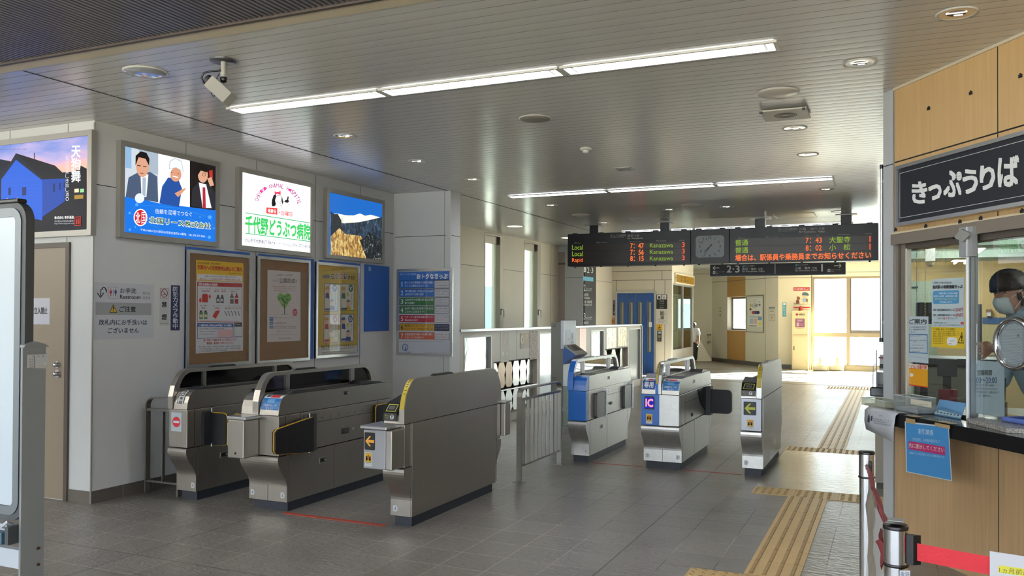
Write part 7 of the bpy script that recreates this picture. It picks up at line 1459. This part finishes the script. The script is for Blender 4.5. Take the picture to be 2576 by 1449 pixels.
t = thing('wall_cabinet', (.4, 15.2, 0), 'tall grey green cabinet at the back left of the office', 'cabinet'); MB().box(.06, Fr((0, 15.1, 0), X, -Y).uv(2357, 700)[0], 15.1, 15.37, 0, 2.02+.06, OG).obj('body', t, bevel=.004); MB().cyl((.2, 15.07, 1.98), (.38, 15.07, 1.98), .012, DARK, 8).obj('closer', t)
t = thing('dome_camera', (.35, 11, 2.3), 'small white dome camera under the office ceiling', 'security camera'); q = on(2340, 655, Vector((0, 9.6, 0)), Y); MB().box(q.x-.045, q.x+.045, q.y-.04, q.y+.04, q.z-.01, 2.4, WHITE).obj('mount', t); MB().lathe((q.x, q.y, q.z-.02), [(.04, 0), (.041, -.02), (.03, -.038), (.015, -.045), (0, -.046)], mat('dome_smoke', '#6d6a5c', .15), 18).obj('dome', t)
t = thing('wall_switch_box', (1.2, 15.3, 1.6), 'small brown box with a white label on the back wall beside the clerk', 'switch box'); f_ = Fr((0, 15.3, 0), X, -Y); u = pxr(f_, 2482, 778, 2496, 786); MB().box(u[0], u[1], 15.3, 15.4, u[2], u[3], mat('switch_brown', '#7c5c3c', .5)).obj('box', t); u = pxr(f_, 2483, 786, 2493, 795); MB().box(u[0], u[1], 15.3, 15.39, u[2], u[3], WHITE).obj('label', t)
# ================================================================== foreground: whiteboard on a stand
WBF = mat('board_frame_grey', '#6f7579', .4, metal=.4); WBD = mat('board_frame_dark', '#3f4346', .5); WBS = mat('whiteboard_surface', '#c9d3da', .2, coat=.4); WBP = mat('stand_grey_paint', '#7d8082', .45, noise=.05)
YW = 2.14; FW = Fr((0, YW, 0), X, -Y)
t = thing('whiteboard', (-3.7, YW, 0), 'rolling whiteboard in a grey rounded frame on a grey stand at the left edge', 'whiteboard')
xr_, zt_ = FW.uv(66, 506); _, zb_ = FW.uv(66, 1316); xl_ = xr_-1.75
def rrect(x0, x1, z0, z1, r, y): return [(x0+r-r*math.sin(0), y, z0)] if 0 else [(cx+r*math.cos(math.radians(a0+k*15)), y, cz+r*math.sin(math.radians(a0+k*15))) for cx, cz, a0 in ((x1-r, z1-r, 0), (x0+r, z1-r, 90), (x0+r, z0+r, 180), (x1-r, z0+r, 270)) for k in range(7)]
mb = MB(); O_1 = rrect(xl_, xr_, zb_, zt_, .07, YW); I_1 = rrect(xl_+.055, xr_-.055, zb_+.055, zt_-.055, .02, YW); n = len(O_1)
for y0_, y1_, A, B, m in ((YW, YW+.035, O_1, I_1, WBD),):
    vs = A+B+[(p[0], y1_, p[2]) for p in A]+[(p[0], y1_, p[2]) for p in B]; fs = []
    for i in range(n): j = (i+1) % n; fs += [(i, i+n, j+n, j), (2*n+i, 2*n+j, 3*n+j, 3*n+i), (i, j, 2*n+j, 2*n+i), (n+i, 3*n+i, 3*n+j, n+j)]
    mb.add(vs, fs, m)
O_2 = rrect(xl_+.022, xr_-.022, zb_+.022, zt_-.022, .055, YW-.004)
vs = O_2+[(p[0], YW-.004, p[2]) for p in I_1]; mb.add(vs, [(i, i+n, (i+1) % n+n, (i+1) % n) for i in range(n)], WBF)
mb.obj('frame', t)
MB().box(xl_+.05, xr_-.05, YW+.004, YW+.02, zb_+.05, zt_-.05, WBS).obj('writing_surface', t)
MB().box(xr_-.16, xr_-.035, YW-.01, YW+.03, zt_-.004, zt_+.012, BLACK).box(xr_-1.2, xr_-.17, YW, YW+.03, zt_-.003, zt_+.006, WBF).obj('top_clip', t, bevel=.004)
px0 = FW.uv(60, 900)[0]; px1 = FW.uv(71, 900)[0]; zp = FW.uv(62, 874)[1]
mb = MB(); mb.prism([(px0, YW-.012, 0.05), (px0+.016, YW-.016, .05), (px0+.020, YW+.075, .05), (px0+.003, YW+.085, .05)], (0, 0, zp-.05), WBP); mb.obj('upright', t, bevel=.006)
mb = MB(); mb.prism([(px0-.003, YW-.016, zp), (px0-.003, YW-.012, zp+.01), (px0-.003, YW+.03, zp+.022), (px0-.003, YW+.07, zp+.012), (px0-.003, YW+.088, zp)], (.026, 0, 0), WBP); mb.obj('upright_cap', t, bevel=.005)
mb = MB()
for py in (1379, 1420): v = Fr((px0+.020, 0, 0), Y, X); u_, v_ = v.uv(96, py); mb.cyl((px0+.018, u_, v_), (px0+.0235, u_, v_), .0055, mat('screw_rust', '#5c3a34', .4, metal=.6), 12)
mb.obj('screw', t)
MB().box(xl_+.05, px0+.002, YW+.02, YW+.05, .545, .615, mat('crossbar_pale', '#b9bfc6', .4)).obj('crossbar', t)
MB().box(px0-.35, px0-.03, YW-.06, YW-.01, .655, .70, mat('eraser_blue', '#3e5a6c', .6)).obj('pen_tray', t, bevel=.004)
mb = MB(); mb.tube([(px0-.035, YW-.02, zb_-.0), (px0-.055, YW-.03, .71)], 0, mat('bracket_pale', '#a8adb2', .4), flat=(.012, .03, X)); mb.tube([(px0-.045, YW-.02, zb_-.01), (px0-.02, YW-.03, .70)], 0, mat('bracket_pale', '#a8adb2', .4), flat=(.006, .03, X)); mb.box(px0-.024, px0-.006, YW-.05, YW-.0, .655, .72, WBD); mb.box(px0-.2, px0-.05, YW-.03, YW, zb_-.03, zb_-.005, mat('bracket_pale', '#a8adb2', .4)); mb.obj('bracket', t)
for x in (px0+.01, xl_+.1): MB().box(x-.02, x+.02, YW-.3, YW+.35, .05, .09, WBP).obj('foot', t, bevel=.006)
for x in (px0+.01, xl_+.1):
    for y in (YW-.27, YW+.32): MB().cyl((x-.012, y, .025), (x+.012, y, .025), .025, BLACK, 16).obj('caster', t)
FU = Fr((px0+.0205, 0, 0), Y, X); a = Art(FU, (0, 860, 2.459)); a.poly([(168, 80), (300, 75), (302, 130), (284, 140), (288, 165), (166, 162)], '#c3c5c4', 1)
a.rect(210, 92, 215, 160, '#7a7c7c', 2)
for s, y in (('備　品　票', 84), ('品名', 102), ('番号', 118), ('設置場所', 134), ('管理', 150)): a.text(s, 180 if y > 90 else 200, y, 206 if y > 90 else 272, y+9, '#55585a', 2); a.line([(172, y+12), (280, y+11)], .8, '#8a8c8c', 2)
a.obj('asset_label', t)
a = Art(FU.off(.001), (0, 860, 2.459)); a.poly([(268, 125), (292, 132), (270, 178), (282, 150)], '#cfd0ce', 1); a.obj('label_flap', t)

# ================================================================== belt posts
def belt_post(label, x, y, h=.90):
    t = thing('belt_post', (x, y, 0), label, 'belt barrier post', 'chrome belt barrier posts'); r = .032
    MB().lathe((x, y, 0), [(0, 0), (.165, 0), (.165, .008), (.15, .018), (.05, .03), (.035, .05)], CHROME, 40).obj('base', t)
    MB().cyl((x, y, .03), (x, y, h-.115), r-.001, CHROME, 32).obj('pole', t)
    MB().cyl((x, y, h-.115), (x, y, h-.012), r+.001, CHROME, 32).obj('head', t)
    MB().lathe((x, y, h-.012), [(r+.002, -.002), (r+.003, .006), (r, .012), (0, .012)], BLACK, 32).obj('cap', t)
    MB().lathe((x, y, h-.118), [(r+.002, -.004), (r+.005, 0), (r+.002, .005)], BLACK, 32).obj('ring', t)
    return t
BX, BY = .0096, 2.744; CX, CY = -.105, 4.172
t = belt_post('nearest chrome belt barrier post, holding the red belt, in front of the ticket counter', BX, BY)
dB = Vector((.24, -.055, 0)).normalized(); mb = MB(); c_ = Vector((BX, BY, 0))+dB*.04
P = [c_+dB*-.012+ND*.012+Z*.79, c_+dB*.018+ND*.012+Z*.79, c_+dB*.018-ND*.012+Z*.79, c_+dB*-.012-ND*.012+Z*.79]; mb.prism(P, (0, 0, .085), BLACK); mb.obj('cassette', t, bevel=.004)
dL = (Vector((CX, CY, 0))-Vector((BX, BY, 0))).normalized(); c_ = Vector((BX, BY, 0))+dL*.036; mb = MB(); mb.cyl((c_.x-.012, c_.y, .79), (c_.x-.012, c_.y, .865), .012, BLACK, 12); mb.obj('cassette', t)
MB().box(BX-.022, BX+.022, BY-.024, BY+.02, .912, .9135, mat('glare_sticker', '#b9bcc0', .3)).obj('top_sticker', t)
a = Art(Fr((BX+.012, BY-.0315, 0), Vector((.9, -.43, 0)).normalized() if 0 else X, -Y)); a.uvpoly([(-.002, .752), (.026, .755), (.026, .777), (-.002, .774)], '#c9ccd2', 2); a.fit('金沢', .0, .757, .024, .772, '#3a4a6a', 3); a.obj('name_sticker', t)
t2 = belt_post('farther chrome belt barrier post beside the white column, with papers hanging behind it', CX, CY)
MB().box(CX+.008, CX+.024, CY-.042, CY-.026, .79, .86, BLACK).obj('cassette', t2, bevel=.003)
tag(MB().lathe((1.2, 2.47, 0), [(0, 0), (.001, 0)], CHROME, 3).obj('x'), 'x', 'x') if 0 else None
# red belt to the right
EXN = Vector((BX, BY, 0))+dB*1.25; belt_post('third chrome belt barrier post holding the other end of the red belt beyond the frame', EXN.x, EXN.y)
t = thing('red_belt', Vector((BX, BY, .83))+dB*.6, 'bright red retractable belt stretched rightwards from the nearest post', 'barrier belt')
mb = MB(); K = 16; vs = []
for i in range(K+1):
    p = Vector((BX, BY, 0))+dB*(.05+1.17*i/K); sg = -.012*4*(i/K)*(1-i/K); vs += [p+Z*(.803+sg), p+Z*(.853+sg)]
mb.add(vs, [(2*i, 2*i+2, 2*i+3, 2*i+1) for i in range(K)], mat('red_webbing', '#c8202f', .6, bump=.15, bscale=200)); o = mb.obj('webbing', t); o.modifiers.new('s', 'SOLIDIFY').thickness = .001
FB_ = Fr(Vector((BX, BY, 0))-Vector((dB.y, -dB.x, 0))*-.006, dB, Vector((dB.y, -dB.x, 0)))
t = thing('belt_sheet', FB_.w(.4, .7), 'white paper sheet with yellow highlighted characters hanging over the red belt', 'notice')
us, vs_ = FB_.uv(2490, 1386); mb = MB(); FB_.box(mb, us, us+.297, vs_-.21, vs_, 0, .0015, mat('white_paper', '#d3d3d8', .5)); mb.obj('sheet', t)
a = Art(FB_.off(.002), (2140, 1100, 4.1514)); a.poly([(1545, 1342), (1560, 1338), (1900, 1385), (1895, 1462), (1540, 1412)], '#d8d23a', 1); a.text('1ヵ月前', 1552, 1352, 1790, 1412, '#6a5c18', 2, dy=28); a.text('から', 1800, 1392, 1880, 1440, '#6a5c18', 2, dy=8); a.obj('print', t)
# papers and belt between the two posts, seen almost edge-on
t = thing('hanging_papers', Vector((BX, BY, .8))+dL*.7, 'strip of red belt with crumpled white and beige papers between the two belt posts', 'papers')
def sheet(nm, s0, s1, ztop, zbot, m, amp, off=0.0):
    mb = MB(); vs = []; nx, nz = 8, 8; sd_ = Vector((-dL.y, dL.x, 0))
    for j in range(nz+1):
        for i in range(nx+1):
            s_ = s0+(s1-s0)*i/nx; f = j/nz; vs.append(Vector((BX, BY, 0))+dL*s_+Z*(ztop(s_)*(1-f)+zbot*f)+sd_*(off+amp*math.sin(s_*9+j*.9)+amp*.6*math.sin(j*1.7+s_*4)))
    mb.add(vs, [(j*(nx+1)+i, j*(nx+1)+i+1, (j+1)*(nx+1)+i+1, (j+1)*(nx+1)+i) for j in range(nz) for i in range(nx)], m, True); o = mb.obj(nm, t); o.modifiers.new('s', 'SOLIDIFY').thickness = .0008
zt2 = lambda s_: .845-.03*math.sin(PI*min(1, s_/1.43))
sheet('belt_strip', .04, 1.40, zt2, .825, mat('red_webbing_b', '#8c2a30', .6), .008)
sheet('paper', .35, .75, lambda s_: zt2(s_)-.02, .42, mat('paper_white', '#c6c4c2', .5), .012, .006); sheet('red_cloth', .22, .40, lambda s_: zt2(s_)-.03, .70, mat('red_webbing_b', '#8c2a30', .6), .014, .012); sheet('paper', .16, .34, lambda s_: zt2(s_)-.03, .60, mat('paper_beige', '#bfa98a', .5), .010, .004); sheet('paper', .80, 1.28, lambda s_: zt2(s_)-.02, .30, mat('paper_worn', '#a29887', .5, noise=.2, nscale=9), .012)

# ================================================================== people
def skin(name, chains, m, parent=None, root=0, sub=2, label=None):
    """one continuous surface grown over connected joints: chains = lists of (point, radius); shared points join"""
    vs = []; rs = []; es = []
    def idx(p, r):
        for i, q in enumerate(vs):
            if (Vector(q)-Vector(p)).length < 1e-4: return i
        vs.append(tuple(p)); rs.append(r); return len(vs)-1
    for ch in chains:
        ids = [idx(p, r) for p, r in ch]
        es += list(zip(ids, ids[1:]))
    me = bpy.data.meshes.new(name); me.from_pydata(vs, es, []); o = bpy.data.objects.new(name, me); COL.objects.link(o)
    o.modifiers.new('skin', 'SKIN'); s_ = o.modifiers.new('sub', 'SUBSURF'); s_.levels = sub; s_.render_levels = sub
    sv = me.skin_vertices[0].data
    for i, r in enumerate(rs): sv[i].radius = (r, r) if not isinstance(r, tuple) else r; sv[i].use_root = (i == root)
    dg = bpy.context.evaluated_depsgraph_get(); m2 = bpy.data.meshes.new_from_object(o.evaluated_get(dg)); V = [v.co.copy() for v in m2.vertices]; F = [tuple(p.vertices) for p in m2.polygons]
    bpy.data.objects.remove(o); mb = MB(); mb.add(V, F, m, True); return mb
SKN = mat('skin_tone', '#a67b66', .5); SKN2 = mat('skin_shadow_detail', '#8a5646', .5); HAIR = mat('dark_hair', '#0f0d0d', .5, noise=.3, nscale=40, stretch=(6, 6, 1), bump=.7, bscale=55)
SHB = mat('pale_blue_shirt', '#8fa6b4', .65, bump=.12, bscale=9); MASKM = mat('mask_cloth', '#c3cdcf', .7, bump=.25, bscale=30, stretch=(1, 1, 3)); TRD = mat('dark_trousers', '#17181c', .7)
# --- clerk behind the glass: faces towards the left of the picture, leaning forward
D0 = 5.28; hp = CAM+ray(2540, 735)*D0       # middle of the head
fx = (-RT*.97-_fwd*.20).normalized(); sx = fx.cross(Z).normalized(); nod = math.radians(13)
fh = (fx*math.cos(nod)-Z*math.sin(nod)).normalized(); uh = (Z*math.cos(nod)+fx*math.sin(nod)).normalized(); sh = fh.cross(uh)
def H(f, s_, u): return hp+fh*f+sh*s_+uh*u
def headloft(mb, m, grow=0, rows=None, n=24):
    rows = rows or [(-.125, .012, .045, .030), (-.115, .030, .070, .045), (-.095, .045, .086, .060), (-.07, .062, .090, .068), (-.045, .078, .088, .071), (-.015, .090, .090, .075), (.015, .098, .090, .078), (.045, .101, .089, .079), (.075, .096, .082, .075), (.10, .076, .066, .060), (.118, .045, .042, .036), (.125, .01, .012, .01)]
    vs = []
    for u, bk, fr_, hw in rows:
        for i in range(n):
            a_ = 2*PI*i/n; c_, s_ = math.cos(a_), math.sin(a_); vs.append(H((fr_+grow if c_ > 0 else bk+grow)*c_*(abs(c_)**.0), (hw+grow)*s_, u*(1+grow*2)))
    mb.add(vs, [(k*n+i, k*n+(i+1) % n, (k+1)*n+(i+1) % n, (k+1)*n+i) for k in range(len(rows)-1) for i in range(n)], m, True)
    mb.add(vs[:n], [tuple(reversed(range(n)))], m); mb.add(vs[-n:], [tuple(range(n))], m)
neck0 = H(-.035, 0, -.10); chest = neck0-Z*.19-fx*.15; sL = chest+sx*.19+Z*.07; sR = chest-sx*.19+Z*.07
# torso points
pel = chest-Z*.48-fx*.10; kn = [pel-Z*.42+sx*.09, pel-Z*.42-sx*.09]
lift = pel.z-.92
handp = CAM+ray(2483, 876)*4.98
el = chest-Z*.19+sx*(-.13)+fx*.10
nearside = -sx if (-sx).dot(_fwd) < 0 else sx
shN = chest+nearside*.19+Z*.06; shF = chest-nearside*.19+Z*.06
elN = chest+nearside*.20-Z*.20+fx*.04; wrN = handp-fx*.07-Z*.0
elF = chest-nearside*.20-Z*.22+fx*.06; wrF = elF+fx*.06-Z*.16
t = thing('person', (pel.x, pel.y, 0), 'clerk in pale blue shirt and white face mask behind the ticket window', 'person')
mb = skin('b', [[(pel, .11), (chest-Z*.2, .115), (chest, .12), (neck0-Z*.03, .055), (neck0, .052), (H(-.02, 0, -.06), .05)], [(chest, .12), (shN, .055), (elN, .042), (wrN, .028), (handp, .026)], [(chest, .12), (shF, .055), (elF, .042), (wrF, .028), (wrF+fx*.07, .024)], [(pel, .11), (pel+sx*.09-Z*.06, .085), (kn[0], .06), (Vector((kn[0].x, kn[0].y, .09)), .04), (Vector((kn[0].x, kn[0].y, .04))+fx*.1, .035)], [(pel, .11), (pel-sx*.09-Z*.06, .085), (kn[1], .06), (Vector((kn[1].x, kn[1].y, .09)), .04), (Vector((kn[1].x, kn[1].y, .04))+fx*.1, .035)]], SKN)
headloft(mb, SKN)
mb.prism([H(.085, -.012, -.03), H(.085, .012, -.03), H(.088, .009, .012), H(.088, -.009, .012)], fh*.018, SKN)
for s_ in (-1, 1):       # ears
    mb.ell(H(-.005, s_*.078, -.012), .018, .010, .030, SKN, 12, 8, Matrix((fh, sh, uh)).transposed())
    mb.ell(H(-.003, s_*.086, -.012), .010, .004, .018, SKN2, 10, 6, Matrix((fh, sh, uh)).transposed())
# fingers of the near hand, curled towards the chest
fd = (fx*.5+Z*.8).normalized(); fs_ = nearside
def fingers(mb, base, dirn, across, curl):
    for k, (ln, off) in enumerate(((.070, -.030), (.080, -.010), (.076, .010), (.060, .028))):
        b = base+across*off; d1 = dirn; d2 = (dirn+curl*.7).normalized(); d3 = (dirn*.3+curl).normalized(); pts = [b, b+d1*ln*.45, b+d1*ln*.45+d2*ln*.32, b+d1*ln*.45+d2*ln*.32+d3*ln*.25]; mb.tube(pts, [.0095, .009, .008, .006], SKN, 8); mb.ell(pts[-1], .006, .006, .006, SKN, 8, 5)
    b = base-dirn*.035-across*.035; mb.tube([b, b-across*.02+dirn*.025+curl*.01, b-across*.022+dirn*.05+curl*.02], [.011, .010, .007], SKN, 8)
pd = (handp-wrN).normalized(); ac = pd.cross(fs_).normalized(); curl = (-fs_*.5-fx*.5).normalized()
mb.ell(handp+pd*.005, .045, .018, .042, SKN, 14, 10, Matrix((pd, pd.cross(ac).normalized(), ac)).transposed())
fingers(mb, handp+pd*.035, pd, ac, curl); fingers(mb, wrF+fx*.09, fx, Z, sx)
mb.obj('body', t)
mb = MB(); rows = [(-.085, .104, -.070, .066), (-.05, .112, -.055, .078), (-.02, .116, -.040, .084), (.012, .120, -.02, .090), (.028, .122, .100, .094), (.040, .124, .108, .095), (.06, .122, .108, .094), (.09, .112, .098, .088), (.115, .092, .080, .074), (.135, .060, .055, .050), (.147, .02, .02, .02)]
vs = []; n = 40
for ri, (u, bk, fr_, hw) in enumerate(rows):
    for i in range(n):
        a_ = 2*PI*i/n; c_, s_ = math.cos(a_), math.sin(a_); j_ = .0035*math.sin(i*5.3+ri)+.002*math.sin(i*11+ri*2); f_ = (fr_*max(0, c_) if fr_ > 0 else fr_*(1 if c_ > -.2 else 0)) if c_ > 0 else bk*c_
        if fr_ <= 0 and c_ > 0: f_ = fr_
        vs.append(H(f_+j_, (hw+j_)*s_, u+(.008*math.sin(i*3.1) if ri in (0, 4) else 0)))
mb.add(vs, [(k*n+i, k*n+(i+1) % n, (k+1)*n+(i+1) % n, (k+1)*n+i) for k in range(len(rows)-1) for i in range(n)], HAIR, True); mb.add(vs[-n:], [tuple(range(n))], HAIR)
for k in range(26):
    a_ = -1.25+2.5*k/25; p = H(.106*math.cos(a_), .094*math.sin(a_), .036); mb.tube([p, p-uh*.010+fh*.002*math.cos(a_), p-uh*(.016+.006*math.sin(k*2.3))-fh*.004], [.006, .005, .001], HAIR, 5)
for k in range(20):
    a_ = PI*.55+PI*.9*k/19; p = H(.108*math.cos(a_), .08*math.sin(a_), -.055); mb.tube([p, p-uh*.03, p-uh*(.045+.01*math.sin(k*2.9))+fh*.01], [.009, .007, .001], HAIR, 5)
for s_ in (-1, 1):
    for k in range(4): p = H(.022-.008*k, s_*.084, .0); mb.tube([p, p-uh*.03, p-uh*(.05+.006*k)], [.006, .005, .001], HAIR, 5)
mb.obj('hair', t)
mb = MB(); rows = [(-.130, .052, .030), (-.118, .080, .046), (-.095, .098, .058), (-.07, .108, .060), (-.045, .115, .056), (-.026, .112, .050), (-.014, .106, .040)]; vs = []; n = 15
for u, fr_, hw in rows:
    for i in range(n): a_ = -PI*.36+PI*.72*i/(n-1); vs.append(H(fr_*math.cos(a_)**.8+.004*math.sin(u*240), (hw+.012)*math.sin(a_), u))
mb.add(vs, [(k*n+i, k*n+i+1, (k+1)*n+i+1, (k+1)*n+i) for k in range(len(rows)-1) for i in range(n-1)], MASKM, True); mk = mb.obj('face_mask', t); mk.modifiers.new('s', 'SOLIDIFY').thickness = .0015
mb = MB()
for s_ in (-1, 1):
    mb.tube([H(.050, s_*.064, -.024), H(.01, s_*.086, .002), H(-.012, s_*.088, .012)], .0022, WHITE, 6); mb.tube([H(.036, s_*.054, -.10), H(-.004, s_*.083, -.045), H(-.018, s_*.088, -.03)], .0022, WHITE, 6)
mb.obj('ear_loop', mk)
mb = MB()
for s_ in (-1, 1): mb.ell(H(.0745, s_*.034, .002), .0065, .012, .0045, mat('eye_white', '#c9c4bc', .3), 10, 6, Matrix((fh, sh, uh)).transposed()); mb.ell(H(.0785, s_*.034, .002), .0035, .0045, .0045, BLACK, 8, 6, Matrix((fh, sh, uh)).transposed()); mb.tube([H(.0835, s_*.020, .010), H(.079, s_*.036, .011), H(.070, s_*.050, .006)], .0018, HAIR, 5)
mb.obj('eye', t)
mb = skin('s', [[(pel+Z*.02, .135), (chest-Z*.2, .15), (chest-Z*.02, .15), (neck0-Z*.075-fx*.03, .062)], [(chest-Z*.02, .15), (shN, .082), (shN.lerp(elN, .5), .070), (elN, .062), (elN.lerp(wrN, .5), .052), (wrN-pd*.02, .042)], [(chest-Z*.02, .15), (shF, .082), (shF.lerp(elF, .5), .068), (elF, .060), (elF.lerp(wrF, .7), .048)]], SHB); sho = mb.obj('shirt', t)
mb = MB(); cn = neck0-Z*.025
for s_ in (1, -1): mb.add([cn+fx*.055+Z*.0, cn+nearside*s_*.06+Z*.035, cn-fx*.055+Z*.045, cn-fx*.075-Z*.01, cn+nearside*s_*.095-Z*.025, cn+fx*.075-Z*.075], [(0, 1, 4, 5), (1, 2, 3, 4)], SHB, True)
c_ = mb.obj('collar', sho); c_.modifiers.new('s', 'SOLIDIFY').thickness = .003
mb = skin('p', [[(pel+Z*.04, .135), (pel-Z*.03, .13), (pel+sx*.10-Z*.10, .105), (kn[0], .075), (Vector((kn[0].x, kn[0].y, .12)), .06)], [(pel-Z*.03, .13), (pel-sx*.10-Z*.10, .105), (kn[1], .075), (Vector((kn[1].x, kn[1].y, .12)), .06)]], TRD); mb.obj('trousers', t)
mb = MB()
for k_ in kn: mb.ell(Vector((k_.x, k_.y, .045))+fx*.06, .13, .05, .045, BLACK, 14, 8, Matrix((fx, sx, Z)).transposed())
mb.obj('shoe', t)

# --- traveller walking away, half hidden behind the lift corner
g = onz(1749, 909); yq = 26.6; q = on(1744, 905, Vector((0, yq, 0)), Y); gx, gy = q.x, yq; hz = on(1748, 811, Vector((0, yq, 0)), Y).z
t = thing('person', (gx, gy, 0), 'person in white shirt and dark trousers walking away, half hidden by the lift shaft', 'person')
S_ = hz/1.72; B = Vector((gx, gy, 0)); W_ = lambda x, y, z: B+Vector((x, y, z))*S_
def mk(grow, parts, m):
    return skin('w', parts(grow), m)
arm = lambda g_: [(W_(0, 0, 1.38), .10+g_), (W_(.18, 0, 1.40), .05+g_), (W_(.23, -.04, 1.12), .042+g_), (W_(.22, -.08, .88), .032+g_)]
mb = skin('w', [[(W_(0, 0, .95), .12), (W_(0, 0, 1.15), .11), (W_(0, 0, 1.38), .10), (W_(0, 0, 1.47), .05), (W_(0, 0, 1.56), .085), (W_(0, 0, 1.65), .075)], arm(0)+[(W_(.21, -.09, .80), .03), (W_(.21, -.09, .74), .018)], [(W_(0, 0, 1.38), .10), (W_(-.18, 0, 1.40), .05), (W_(-.23, .02, 1.12), .042), (W_(-.22, .05, .88), .032), (W_(-.22, .06, .74), .02)],
    [(W_(0, 0, .95), .12), (W_(.09, 0, .88), .09), (W_(.10, -.10, .48), .06), (W_(.10, -.04, .09), .04), (W_(.10, .06, .04), .035)], [(W_(0, 0, .95), .12), (W_(-.09, 0, .88), .09), (W_(-.10, .14, .48), .06), (W_(-.10, .22, .10), .04), (W_(-.10, .32, .04), .035)]], SKN)
mb.obj('body', t)
MB().ell(W_(0, -.01, 1.62), .098, .105, .11, HAIR, 16, 10).obj('hair', t)
mb = skin('w', [[(W_(0, 0, .84), .16), (W_(0, 0, 1.15), .15), (W_(0, 0, 1.37), .14), (W_(0, 0, 1.45), .07)], [(W_(0, 0, 1.37), .14), (W_(.18, 0, 1.40), .08), (W_(.22, -.03, 1.16), .07)], [(W_(0, 0, 1.37), .14), (W_(-.18, 0, 1.40), .08), (W_(-.22, .01, 1.16), .07)]], mat('white_shirt', '#c9c7c9', .7)); mb.obj('shirt', t)
mb = skin('w', [[(W_(0, 0, .96), .15), (W_(0, 0, .90), .14), (W_(.10, 0, .84), .11), (W_(.10, -.10, .48), .08), (W_(.10, -.04, .12), .06)], [(W_(0, 0, .90), .14), (W_(-.10, 0, .84), .11), (W_(-.10, .14, .48), .08), (W_(-.10, .22, .14), .06)]], TRD); mb.obj('trousers', t)
# sloping stair balustrade wall beyond the lift
FSt = Fr((0, 27.6, 0), X, -Y); P = [FSt.uv(*p) for p in ((1757, 850), (1789, 905), (1789, 909), (1745, 909), (1745, 835))]
mb = MB(); mb.prism([FSt.w(u, max(0, v)) for u, v in P], Vector((0, .12, 0)), BEIGE); mb.obj('wall_stair', kind='structure')
